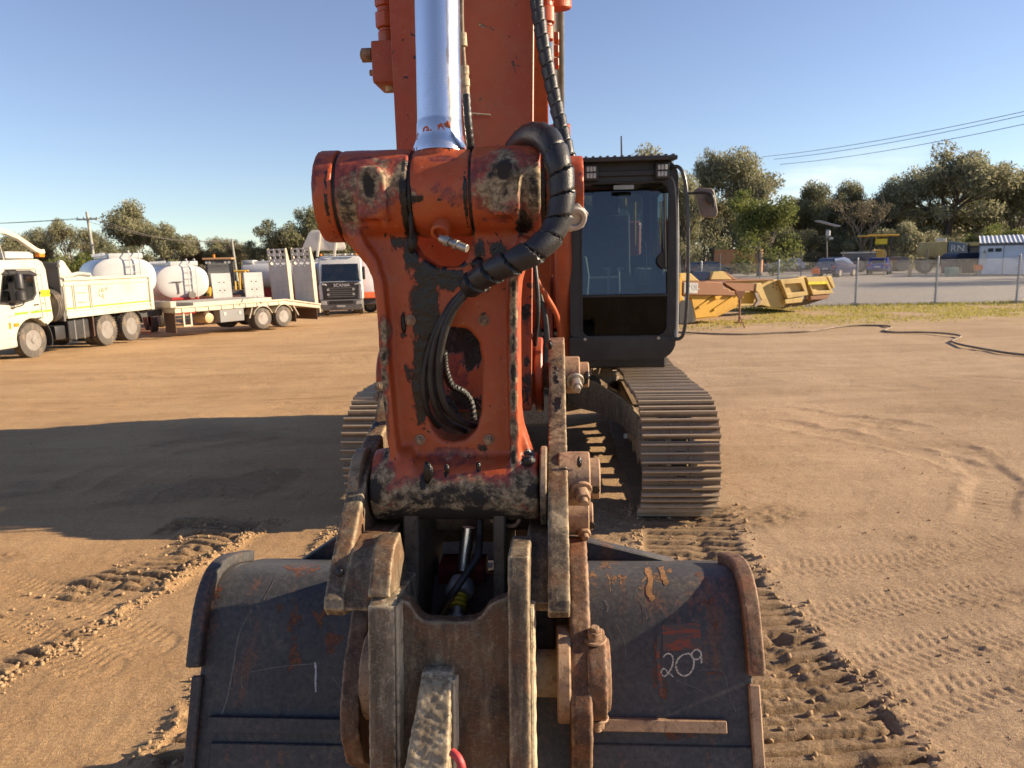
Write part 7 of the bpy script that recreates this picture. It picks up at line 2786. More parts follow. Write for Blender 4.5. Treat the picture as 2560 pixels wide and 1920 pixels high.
# second tray behind, its tail sections to the right
Bt = Frame('dumper_tray', 2000, 772, 25.5, 22, 'faded yellow dumper tray with two framed tail panels, farther and to the right', 'dumper tray', 'dumper trays dumped by the fence')
Bt.plate('long_wall', cA([(700, 320), (1250, 295), (1370, 300), (1400, 460), (1480, 560), (1410, 640), (1300, 660), (1130, 620), (760, 640), (700, 420)]), 0.15, 0.3, TTRAY, bevel=0.02)
Bt.plate('top_rail', cA([(420, 315), (820, 305), (1270, 290), (1270, 305), (820, 322), (420, 330)]), 0.0, 2.2, RTRAY, bevel=0.01)
for pan, inner_, ch in ((cA([(1360, 300), (1660, 268), (1715, 490), (1455, 535)]), cA([(1415, 355), (1620, 340), (1665, 445), (1450, 472)]), cA([(1420, 545), (1660, 515), (1640, 580), (1425, 605)])),
                        (cA([(1690, 268), (1940, 258), (2030, 470), (1775, 490)]), cA([(1730, 350), (1935, 330), (1985, 430), (1780, 440)]), cA([(1740, 500), (1990, 480), (1960, 540), (1745, 555)]))):
    n = 4
    ou = [Bt.q(a, b, -0.05) for a, b in pan]
    ii = [Bt.q(a, b, -0.05) for a, b in inner_]
    frame_plate('tail_frame', ou, ii, -0.05, 0.12, TTRAY, Bt.root, 0.012)
    Bt.plate('tail_panel', pan, 0.08, 0.16, TTRAY)
    Bt.plate('tail_chin', ch, -0.02, 0.3, TTRAY if pan[0][0] < 1960 else RTRAY, bevel=0.02)
Bt.plate('tail_web', cA([(1590, 262), (1690, 255), (1790, 500), (1745, 560), (1700, 540), (1715, 480)]), 0.1, 0.2, TTRAY, bevel=0.01)
Bt.plate('tail_web', cA([(1945, 252), (2010, 250), (2055, 390), (2030, 412), (1985, 330)]), -0.05, 0.25, TTRAY, bevel=0.02)
Bt.plate('reflector_strip', cA([(1712, 325), (1960, 315), (1965, 350), (1715, 360)]), -0.07, -0.052, LEMON)
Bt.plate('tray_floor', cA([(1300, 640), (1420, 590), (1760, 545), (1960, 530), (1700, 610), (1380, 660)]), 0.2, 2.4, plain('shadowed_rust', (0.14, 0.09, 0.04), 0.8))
Bt.plate('guard_fin', cA([(480, 300), (520, 195), (650, 192), (760, 300)]), 0.3, 0.5, TTRAY, bevel=0.02)
Bt.plate('guard_brace', cA([(655, 195), (680, 200), (830, 300), (760, 302)]), 0.4, 1.4, RTRAY, bevel=0.02)
Bt.plate('guard_brace', cA([(520, 195), (500, 200), (410, 305), (480, 305)]), 0.4, 1.4, GREYP, bevel=0.02)
for i in range(9):
    a, b = cA([(1270 + (i % 3) * 45, 300 + i * 16)])[0]
    p = Bt.q(a, b, 0.14)
    m = MB()
    m.cyl((p[0], 0.15, p[1]), (p[0], 0.12, p[1]), 0.022, n=8)
    m.build('rivet', RTRAY, Bt.root)

# rusty prop stand in front of the tray
Ps = Frame('pipe_stand', 1848, 808, 21.0, 10, 'thin rusty pipe stand with a splayed brace before the trays', 'stand')
m = MB()
p0, p1 = Ps.q(1848, 806), Ps.q(1850, 745)
m.cyl((p0[0], 0, p0[1]), (p1[0], 0, p1[1]), 0.030, n=10)
m.build('upright', RTRAY, Ps.root)
m = MB()
p1 = Ps.q(1849, 790)
p2 = Ps.q(1862, 820, -0.3)
m.cyl((p1[0], 0, p1[1]), (p2[0], -0.3, p2[1]), 0.018, n=8)
m.build('brace', RTRAY, Ps.root)
m = MB()
m.box((p0[0], 0, p0[1]), (0.24, 0.2, 0.03))
m.build('foot_plate', RTRAY, Ps.root)
Ps.plate('head_plate', cA([(800, 440), (920, 440), (880, 540), (850, 560)]), -0.03, 0.03, RTRAY)

# ------------------------------------------------------------------ chain-link fence
GALV = plain('galvanised_steel', (0.42, 0.43, 0.44), 0.45, metal=0.55, sc=30, var=0.25)
pF0, pF1 = D(1760, 760, 29.2), D(2335, 763, 28.4)
fd = Vector((pF1.x - pF0.x, pF1.y - pF0.y, 0))
fd.normalize()
fa = Vector((pF0.x, pF0.y, 0)) - fd * 4.8
FLEN = 33.0
FEN = empty('chain_link_fence', (fa.x, fa.y, 0), math.atan2(fd.y, fd.x), 'galvanised chain-link fence with barbed wire between the dirt yard and the gravel', 'fence')
first = (Vector((D(2140, 763, 28.6).x, D(2140, 763, 28.6).y, 0)) - fa).dot(fd) % 3.02
posts = []
x = first
while x < FLEN:
    posts.append(x)
    x += 3.02
pm_ = MB()
pm_.cyl((0, 0, -0.1), (0, 0, 1.82), 0.034, n=12)
pm_.cyl((0, 0, 1.80), (0, 0, 1.86), 0.034, 0.02, n=12)
PME = pm_.mesh('fence_post')
ft_ = MB()
ft_.box((0, 0, 0.02), (0.30, 0.26, 0.10))
FME = ft_.mesh('post_footing', bevel=0.02)
CONC = plain('concrete_footing', (0.36, 0.33, 0.29), 0.9)
TIE = MB()
for i in range(17):
    TIE.box((-0.045, -0.01, 0.10 + i * 0.105), (0.05, 0.02, 0.03))
TME = TIE.mesh('wire_ties')
for x in posts:
    o = link('fence_post', PME, GALV, FEN)
    o.location = (x, 0, 0)
    f_ = link('post_footing', FME, CONC, o)
    t_ = link('wire_ties', TME, BLACKP, o)
    t_['kind'] = 'stuff'
m = MB()
P_ = 0.062
n_d = int((FLEN + 1.7) / P_)
H0, H1 = 0.06, 1.72
for i in range(n_d):
    for s in (1, -1):
        x0 = i * P_ - (1.66 if s > 0 else 0)
        x1 = x0 + 1.66
        a, b = (x0, H0), (x1, H1)
        if x0 < 0:
            a = (0.0, H0 - x0)
        if x1 > FLEN:
            b = (FLEN, H1 - (x1 - FLEN))
        if b[0] - a[0] < 0.02:
            continue
        za, zb_ = (a[1], b[1]) if s > 0 else (H0 + H1 - a[1], H0 + H1 - b[1])
        y = 0.040 + 0.002 * s
        r_ = 0.0021
        m.add([(a[0], y - r_, za - r_), (a[0], y + r_, za - r_), (a[0], y, za + r_), (b[0], y - r_, zb_ - r_), (b[0], y + r_, zb_ - r_), (b[0], y, zb_ + r_)], [(0, 1, 4, 3), (1, 2, 5, 4), (2, 0, 3, 5)])
me = bpy.data.meshes.new('wire_mesh')
me.from_pydata(m.v, [], m.f)
o = link('wire_mesh', me, plain('mesh_wire', (0.26, 0.26, 0.26), 0.5, metal=0.4), FEN)
o['kind'] = 'stuff'
for z in (0.06, 0.9, 1.72):
    m = MB()
    m.tube([(0, 0.04, z), (FLEN / 2, 0.04, z - 0.01), (FLEN, 0.04, z)], 0.004, 5)
    m.build('strand_wire', GALV, FEN)

# second, older fence round the car park
pG0, pG1 = D(1700, 690, 63), D(2570, 683, 60)
gd_ = Vector((pG1.x - pG0.x, pG1.y - pG0.y, 0))
GL = gd_.length
FE2 = empty('wire_fence', (pG0.x, pG0.y, 0), math.atan2(gd_.y, gd_.x), 'dark thin post and wire fence in front of the parked cars', 'fence')
m = MB()
m.cyl((0, 0, 0), (0, 0, 2.15), 0.045, n=8)
DPME = m.mesh('fence_post')
nP = int(GL / 3.4)
for i in range(nP + 1):
    o = link('fence_post', DPME, GALV if i % 3 else GREYP, FE2)
    o.location = (i * 3.4, 0, 0)
for z in (0.5, 1.0, 1.5, 1.75, 1.92, 2.08):
    m = MB()
    m.tube([(0, 0, z), (GL, 0, z)], 0.007, 4)
    m.build('strand_wire', GREYP, FE2)


# ------------------------------------------------------------------ cars
def car(px, py, depth, yaw, colr, label, kind='hatch', group=None, name='parked_car'):
    p = D(px, py, depth)
    root = empty(name, (p.x, p.y, gz(p.x, p.y)), R(yaw), label, 'car', group)
    L = 4.2 if kind != 'wagon' else 4.6
    W = 0.88
    if kind == 'hatch':
        side = [(-2.05, 0.30), (-2.12, 0.62), (-2.05, 0.95), (-1.80, 1.02), (-1.45, 1.46), (-0.2, 1.53), (0.55, 1.42), (1.2, 1.00), (1.95, 0.86), (2.10, 0.62), (2.05, 0.28)]
        gl_ = [(-1.66, 1.02), (-1.40, 1.38), (-0.2, 1.45), (0.48, 1.36), (1.02, 1.00)]
    else:
        side = [(-2.2, 0.30), (-2.26, 0.62), (-2.22, 1.02), (-2.1, 1.55), (-0.2, 1.66), (0.55, 1.52), (1.25, 1.06), (2.05, 0.92), (2.22, 0.62), (2.18, 0.28)]
        gl_ = [(-2.0, 1.08), (-1.92, 1.50), (-0.2, 1.57), (0.5, 1.44), (1.05, 1.06)]
    # loft across the width, drawn in above the belt line
    secs = []
    for x, k in ((-W, 0.0), (-W, 1.0), (0, 1.0), (W, 1.0)):
        secs.append(x)
    m = MB()
    vs, fs = [], []
    xs = [-1, -0.97, -0.5, 0.5, 0.97, 1]
    for xx in xs:
        for y, z in side:
            tuck = 0.80 if z > 1.1 else (0.97 if z > 0.9 else 1.0)
            edge = 1.0 if abs(xx) < 1 else 0.985
            vs.append((xx * W * tuck, y * edge, 0.62 + (z - 0.62) * edge))
    n = len(side)
    for i in range(len(xs) - 1):
        for j in range(n):
            fs.append((i * n + j, i * n + (j + 1) % n, (i + 1) * n + (j + 1) % n, (i + 1) * n + j))
    fs += [tuple(range(n)), tuple(range(len(vs) - 1, len(vs) - n - 1, -1))]
    m.add(vs, fs)
    pm = Mat('car_paint_' + label.split()[0])
    pm.p('base', colr).p('rough', 0.25).p('coat', 0.6)
    body = m.build('body', pm.m, root, bevel=0.04, seg=2)
    for s in (1, -1):
        m = MB()
        nv = len(gl_)
        vs = [(s * (W * 0.86 + 0.012 if z < 1.1 else W * 0.80 + 0.008), y, z) for y, z in gl_]
        vs2 = [(v[0] - s * 0.02, v[1], v[2]) for v in vs]
        m.add(vs + vs2, [tuple(range(nv)), tuple(range(2 * nv - 1, nv - 1, -1))] + [(i, i + nv, (i + 1) % nv + nv, (i + 1) % nv) for i in range(nv)])
        m.build('side_window', VGLASS, body)
        m = MB()
        m.mm((s * W * 0.95, -2.10 if kind == 'hatch' else -2.255, 0.78), (s * W * 0.62, -2.0, 0.94))
        m.build('tail_lamp', REDP, body, bevel=0.02)
        for y in (-1.35, 1.32):
            wheel(root, (s * 0.80, y, 0.32), 0.32, 0.21, axis=(s, 0, 0), style='alloy', n=24)
    m = MB()
    if kind == 'hatch':
        m.add([(-0.62, -1.82, 1.05), (0.62, -1.82, 1.05), (0.58, -1.52, 1.42), (-0.58, -1.52, 1.42), (-0.62, -1.80, 1.03), (0.62, -1.80, 1.03), (0.58, -1.49, 1.40), (-0.58, -1.49, 1.40)], [(0, 1, 2, 3), (7, 6, 5, 4), (0, 4, 5, 1), (1, 5, 6, 2), (2, 6, 7, 3), (3, 7, 4, 0)])
    else:
        m.add([(-0.62, -2.24, 1.08), (0.62, -2.24, 1.08), (0.58, -2.14, 1.50), (-0.58, -2.14, 1.50), (-0.62, -2.22, 1.06), (0.62, -2.22, 1.06), (0.58, -2.12, 1.48), (-0.58, -2.12, 1.48)], [(0, 1, 2, 3), (7, 6, 5, 4), (0, 4, 5, 1), (1, 5, 6, 2), (2, 6, 7, 3), (3, 7, 4, 0)])
    m.build('rear_window', VGLASS, body)
    m = MB()
    yb = -2.13 if kind == 'hatch' else -2.27
    m.mm((-0.85, yb - 0.02, 0.32), (0.85, yb + 0.2, 0.50))
    m.build('rear_bumper', BLACKP, body, bevel=0.03)
    m = MB()
    m.mm((-0.24, yb - 0.015, 0.66), (0.24, yb + 0.03, 0.77))
    m.build('number_plate', LAMPG, body)
    return root


car(2198, 685, 66, -32, (0.012, 0.040, 0.30), 'bright blue hatchback seen from behind in the gravel yard')
car(2092, 688, 62, -48, (0.010, 0.016, 0.07), 'dark navy wagon with a bright rear wheel left of the blue hatchback', kind='wagon')
car(1772, 688, 66, -70, (0.012, 0.012, 0.014), 'black car behind the wire fence left of the rusty containers')
car(1962, 676, 84, 80, (0.55, 0.55, 0.53), 'small white car far off under the trees beyond the trays')

# ------------------------------------------------------------------ water cart, roller, sheds
WC = Frame('water_truck', 2352, 684, 66, -24, 'faded yellow water truck with white letters on its dark tank end', 'truck')
OCH = paint('faded_ochre_paint', (0.46, 0.35, 0.13), 0.5, amt=0.5)
m = MB()
m.prism([(-1.9, 1.5), (-2.1, 2.0), (-1.85, 2.75), (0.1, 2.85), (0.25, 2.6), (0.25, 1.5)], -1.15, 1.15, 'y')
tk = m.build('water_tank', OCH, WC.root, bevel=0.15, seg=2)
m = MB()
m.prism([(0.27, 1.3), (0.27, 2.84), (1.7, 2.6), (1.9, 1.3)], -1.2, 1.2, 'y')
dk = m.build('tank_end', paint('dark_teal_grey', (0.12, 0.15, 0.17), 0.4, amt=0.3), WC.root, bevel=0.1, seg=2)
text('RN', 0.80, (1.0, -1.215, 2.15), FRONT_ROT, WHITE, dk, depth=0.02)
m = MB()
m.mm((-0.6, -0.4, 2.8), (0.2, 0.4, 3.1))
m.build('hatch', DUSTY_WHITE, WC.root, bevel=0.04)
m = MB()
m.mm((1.9, -0.9, 2.3), (3.0, 0.9, 2.7))
m.build('cab_roof', OCH, WC.root, bevel=0.1)
m = MB()
m.mm((1.95, -1.1, 0.8), (3.2, 1.1, 2.3))
m.build('cab', BLACKP, WC.root, bevel=0.08)
m = MB()
m.mm((-2.2, -0.5, 0.8), (3.0, 0.5, 1.3))
m.build('chassis', BLACKP, WC.root)
for x in (-1.4, 1.1):
    for s in (1, -1):
        wheel(WC.root, (x, -s * 1.0, 0.62), 0.62, 0.4, axis=(0, -s, 0), style='lug')
for x in (-1.5, -0.7, 0.1):
    m = MB()
    m.mm((x, -1.2, 1.5), (x + 0.08, -1.15, 2.7))
    m.build('tank_rib', OCH, tk)

RL = Frame('roller', 2165, 682, 74, 0, 'yellow machine with a canopy on posts behind the blue hatchback', 'machine')
m = MB()
m.mm((-2.2, -1.0, 0.6), (0.9, 1.0, 1.9))
m.build('machine_body', GREYP, RL.root, bevel=0.15, seg=2)
m = MB()
m.prism([(0.4, 1.2), (0.4, 2.15), (1.3, 2.25), (1.5, 1.9), (1.5, 1.2)], -1.02, 1.02, 'y')
m.build('engine_cover', LOADP, RL.root, bevel=0.1, seg=2)
m = MB()
m.mm((-2.3, -1.02, 1.9), (0.4, 1.02, 2.05))
m.build('hood_top', DUSTY_WHITE, RL.root, bevel=0.05)
m = MB()
m.mm((-0.6, -1.1, 3.55), (2.6, 1.1, 3.72))
m.build('canopy', LOADP, RL.root, bevel=0.05)
for x in (-0.1, 1.9):
    for y in (-0.9, 0.9):
        m = MB()
        m.mm((x - 0.09, y - 0.09, 1.6), (x + 0.09, y + 0.09, 3.55))
        m.build('canopy_post', BLACKP, RL.root)
m = MB()
m.mm((0.3, -0.95, 2.75), (1.5, -0.9, 3.3))
m.build('yellow_panel', plain('bright_yellow', (0.7, 0.5, 0.02), 0.5), RL.root)
m = MB()
m.cyl((3.2, -1.05, 0.75), (3.2, 1.05, 0.75), 0.75, n=28)
m.build('drum', GREYP, RL.root)
for y in (-0.9, 0.9):
    wheel(RL.root, (-1.2, y, 0.75), 0.75, 0.5, axis=(0, -1 if y < 0 else 1, 0), style='lug')

SH = Frame('site_shed', 2447, 678, 58, -31, 'white portable site shed with a corrugated roof, small windows and number 4', 'shed')
WALLM = paint('shed_white', (0.62, 0.66, 0.72), 0.45, amt=0.12)
m = MB()
m.mm((0, 0, 0.05), (13, 3.2, 2.35))
wl = m.build('wall', WALLM, SH.root)
m = MB()
m.mm((-0.05, -0.05, 2.30), (13.05, 3.25, 2.52))
m.build('fascia', GREYP, SH.root, bevel=0.01)
rm_ = MB()
vs, fs = [], []
nx = 180
for i in range(nx + 1):
    x = -0.1 + 13.2 * i / nx
    z = 0.035 * math.cos(i * PI / 2)
    vs += [(x, -0.25, 2.53 + z), (x, 3.4, 3.15 + z), (x, 3.4, 3.12 + z), (x, -0.25, 2.50 + z)]
for i in range(nx):
    for kk in range(4):
        fs.append((i * 4 + kk, i * 4 + (kk + 1) % 4, i * 4 + 4 + (kk + 1) % 4, i * 4 + 4 + kk))
rm_.add(vs, fs)
rm_.build('roof', plain('pale_roof_sheet', (0.50, 0.52, 0.54), 0.5, var=0.1), SH.root)
for i in range(1, 9):
    m = MB()
    m.mm((i * 1.55 - 0.02, -0.012, 0.06), (i * 1.55 + 0.02, 0.0, 2.30))
    m.build('panel_joint', GREYP, wl)
for x0, x1 in ((0.50, 0.86), (0.98, 1.40), (4.1, 4.6), (7.0, 7.6)):
    m = MB()
    m.mm((x0 - 0.04, -0.03, 1.78), (x1 + 0.04, 0.01, 2.14))
    w_ = m.build('window', WALLM, wl)
    m = MB()
    m.mm((x0, -0.036, 1.82), (x1, -0.028, 2.10))
    m.build('pane', INK, w_)
m = MB()
m.mm((0.10, -0.02, 0.9), (0.42, 0.0, 2.02))
sg_ = m.build('notice', DUSTY_WHITE, wl)
text('4', 0.42, (0.26, -0.024, 1.80), FRONT_ROT, INK, sg_, depth=0.006)

CO = Frame('dark_container', 2388, 682, 60, 2, 'dark navy skip bin beside the white shed', 'skip bin')
m = MB()
m.prism([(0.0, 0.1), (-0.05, 1.5), (0.25, 1.78), (2.3, 1.80), (2.35, 0.1)], 0.0, 2.0, 'y')
bn = m.build('bin_body', plain('navy_bin', (0.012, 0.018, 0.04), 0.4), CO.root, bevel=0.05)
for i in range(6):
    m = MB()
    m.mm((0.15 + 0.38 * i, -0.05, 0.15), (0.21 + 0.38 * i, 0.0, 1.45))
    m.build('bin_rib', plain('navy_bin_rib', (0.016, 0.022, 0.05), 0.4) if i == 0 else bpy.data.materials['navy_bin_rib'], bn)


def container(px, py, depth, yaw, label, L=6.0, mat=None):
    f = Frame('shipping_container', px, py, depth, yaw, label, 'container')
    mt = mat
    for nm, y0, sgn in (('side_wall', 0.0, -1), ('side_wall', 2.4, 1)):
        m = MB()
        vs, fs = [], []
        n = int(L / 0.07)
        for i in range(n + 1):
            x = L * i / n
            d = 0.04 if (i % 4) in (0, 1) else 0.0
            vs += [(x, y0 + sgn * d, 0.15), (x, y0 + sgn * d, 2.5), (x, y0 - sgn * 0.02, 2.5), (x, y0 - sgn * 0.02, 0.15)]
        for i in range(n):
            for kk in range(4):
                fs.append((i * 4 + kk, i * 4 + (kk + 1) % 4, i * 4 + 4 + (kk + 1) % 4, i * 4 + 4 + kk))
        fs += [(0, 1, 2, 3), (n * 4 + 3, n * 4 + 2, n * 4 + 1, n * 4)]
        m.add(vs, fs)
        m.build(nm, mt, f.root)
    for nm, a, b in (('roof', (0, 0, 2.5), (L, 2.4, 2.6)), ('floor', (0, 0, 0.0), (L, 2.4, 0.15)), ('end_wall', (0.02, 0, 0.1), (0.08, 2.4, 2.5)), ('end_door', (L - 0.08, 0, 0.1), (L - 0.02, 2.4, 2.5))):
        m = MB()
        m.mm(a, b)
        m.build(nm, mt, f.root, bevel=0.01)
    return f


CRUST = paint('container_rust', (0.30, 0.10, 0.05), 0.6, dirt=(0.16, 0.08, 0.05), amt=0.5)
CORG = paint('container_orange', (0.42, 0.19, 0.075), 0.6, dirt=(0.2, 0.1, 0.05), amt=0.4)
container(2405, 655, 76, 0, 'dark red shipping container behind the navy bin and water truck', mat=CRUST)
container(1842, 683, 78, 68, 'orange-brown shipping container left of the pale tree trunk', L=3.0, mat=CORG)
container(1902, 682, 78, 68, 'rusty red shipping container right of the pale tree trunk', L=3.0, mat=CORG)

GB = Frame('service_cabinet', 2385, 684, 56, 4, 'pale green service cabinet on the gravel before the navy bin', 'cabinet')
m = MB()
m.mm((-0.4, 0, 0), (0.42, 0.6, 0.62))
m.prism([(-0.40, 0.62), (-0.34, 0.72), (0.36, 0.72), (0.42, 0.62)], 0.0, 0.6, 'y')
m.build('cabinet_body', plain('pale_green_cabinet', (0.16, 0.25, 0.20), 0.5), GB.root, bevel=0.02)
m = MB()
m.mm((-0.34, -0.012, 0.06), (0.36, 0.0, 0.58))
m.build('cabinet_door', bpy.data.materials['pale_green_cabinet'], GB.root, bevel=0.004)
ORG = plain('orange_plastic', (0.80, 0.16, 0.01), 0.5)
for px, py, lab in ((2041, 683, 'orange plastic barrier left of the navy wagon'), (2449, 678, 'orange plastic barrier at the corner of the white shed')):
    f = Frame('plastic_barrier', px, py, 56, 0, lab, 'barrier', 'orange plastic barriers')
    m = MB()
    m.prism([(-0.24, 0.42), (-0.24, 0.86), (-0.14, 0.86), (-0.10, 0.80), (0.10, 0.80), (0.14, 0.86), (0.24, 0.86), (0.24, 0.42), (0.14, 0.42), (0.08, 0.48), (-0.08, 0.48), (-0.14, 0.42)], 0, 0.4, 'y')
    m.build('barrier_body', ORG, f.root, bevel=0.02)
    m = MB()
    m.mm((-0.17, 0.05, 0), (0.17, 0.35, 0.44))
    m.build('barrier_foot', GREYP, f.root)
SPst = Frame('stump', 2276, 684, 58, 0, 'small pale bundle of sticks standing by the blue hatchback', 'sticks')
for i in range(5):
    m = MB()
    a = rng.uniform(-0.15, 0.15)
    m.cyl((a, rng.uniform(-.1, .1), 0), (a * 2 + rng.uniform(-.1, .1), 0, rng.uniform(0.6, 0.9)), 0.05, 0.03, n=6)
    m.build('stick', plain('pale_stick', (0.36, 0.26, 0.15), 0.9) if i == 0 else bpy.data.materials['pale_stick'], SPst.root)

SLt = Frame('solar_light', 2068, 662, 66, 0, 'tall solar light pole with a tilted panel beside the parked cars', 'light pole')
p0, p1 = SLt.q(2068, 690), SLt.q(2066, 572)
m = MB()
m.cyl((p0[0], 0, -0.1), (p1[0], 0, p1[1]), 0.075, 0.055, n=12)
m.build('light_post', GREYP, SLt.root)
a, b = SLt.q(2041, 552), SLt.q(2096, 566)
m = MB()
m.bar((a[0], 0, a[1]), (b[0], 0, b[1]), 0.9, 0.07, up=(0.2, 0, 1))
m.build('solar_panel', plain('panel_grey_blue', (0.35, 0.38, 0.45), 0.3), SLt.root, bevel=0.01)
m = MB()
q = SLt.q(2069, 583)
m.lathe((q[0], -0.1, q[1] - 0.3), (0, 0, 1), [(0, 0.1), (0.1, 0.2), (0.5, 0.2), (0.6, 0.1)], 14)
m.build('lamp_head', WHITE, SLt.root)
m = MB()
q = SLt.q(2073, 596)
m.mm((q[0], -0.2, q[1] - 0.1), (q[0] + 0.25, 0.05, q[1] + 0.1))
m.build('camera_box', WHITE, SLt.root, bevel=0.02)

# hose trailing over the dirt on the right
hp = [(1690, 832), (1760, 836), (1850, 838), (1940, 834), (2030, 830), (2090, 820), (2140, 816), (2200, 816), (2228, 820), (2210, 829), (2235, 833), (2300, 833), (2360, 836), (2400, 842), (2396, 848), (2380, 856), (2400, 864), (2450, 874), (2520, 886), (2600, 894)]
pts = []
for a, b in hp:
    p = G(a, b)
    p.z = gz(p.x, p.y) + 0.026
    pts.append(p)
m = MB()
m.tube(resample(spline(pts, 10), 0.15), 0.024, 8)
tag(m.build('water_hose', plain('dusty_hose', (0.22, 0.17, 0.12), 0.8, sc=3, var=0.5)), 'dusty brown hose snaking over the dirt below the trays', 'hose')
# ------------------------------------------------------------------ trees
def leaf_mat(name, a, b, c):
    m = Mat(name)
    t = m.attr('tint')
    col_ = m.mix(m.step(t, 0.0, 0.6), a, b)
    col_ = m.mix(m.math('MULTIPLY', m.step(t, 0.6, 1.0), 0.8), col_, c)
    m.p('base', col_).p('rough', 0.55).p('spec', 0.3)
    tr = m.n('BsdfTranslucent', {'Color': col_})
    mx = m.n('MixShader', {0: 0.42, 1: m.b.outputs[0], 2: tr.outputs[0]})
    m.t.links.new(mx.outputs[0], m.out.inputs['Surface'])
    return m.m


GUM = leaf_mat('gum_leaves', (0.185, 0.182, 0.108), (0.33, 0.32, 0.19), (0.48, 0.445, 0.27))
DARKG = leaf_mat('dark_leaves', (0.13, 0.136, 0.078), (0.25, 0.25, 0.138), (0.38, 0.36, 0.205))
FRESHG = leaf_mat('fresh_leaves', (0.095, 0.120, 0.034), (0.19, 0.215, 0.06), (0.31, 0.32, 0.10))
DRYG = leaf_mat('dry_leaves', (0.13, 0.112, 0.072), (0.22, 0.19, 0.12), (0.33, 0.285, 0.19))
BARK = plain('pale_gum_bark', (0.25, 0.205, 0.155), 0.9, sc=2.5, var=0.5)
BARKD = plain('dark_bark', (0.085, 0.068, 0.052), 0.95, sc=3, var=0.5)


def leaves_mesh(name, centres, radii, counts, size, droop=0.5, seed=1):
    g = np.random.default_rng(seed)
    C, T = [], []
    for c, r, n in zip(centres, radii, counts):
        d = g.normal(size=(n, 3))
        d /= np.linalg.norm(d, axis=1)[:, None]
        q = g.random(n) ** 0.45
        p = d * q[:, None] * np.array(r)
        C.append(p + np.array(c))
        T.append(g.normal(0.42 + 0.10 * g.normal(), 0.22, n))
    C, T = np.concatenate(C), np.concatenate(T)
    n = len(C)
    u = g.normal(size=(n, 3))
    u[:, 2] -= droop
    u /= np.linalg.norm(u, axis=1)[:, None]
    w = g.normal(size=(n, 3))
    v = np.cross(u, w)
    v /= np.linalg.norm(v, axis=1)[:, None] + 1e-9
    s = size * g.uniform(0.6, 1.35, n)
    a, b = u * s[:, None], v * (s * 0.36)[:, None]
    V = np.stack([C - a, C + b - a * 0.1, C + a, C - b - a * 0.1], 1).reshape(-1, 3)
    me = bpy.data.meshes.new(name)
    me.vertices.add(4 * n)
    me.vertices.foreach_set('co', V.ravel())
    me.loops.add(4 * n)
    me.loops.foreach_set('vertex_index', np.arange(4 * n, dtype=np.int32))
    me.polygons.add(n)
    me.polygons.foreach_set('loop_start', np.arange(0, 4 * n, 4, dtype=np.int32))
    me.update(calc_edges=True)
    set_attr(me, 'tint', np.repeat(np.clip(T, 0, 1), 4))
    return me


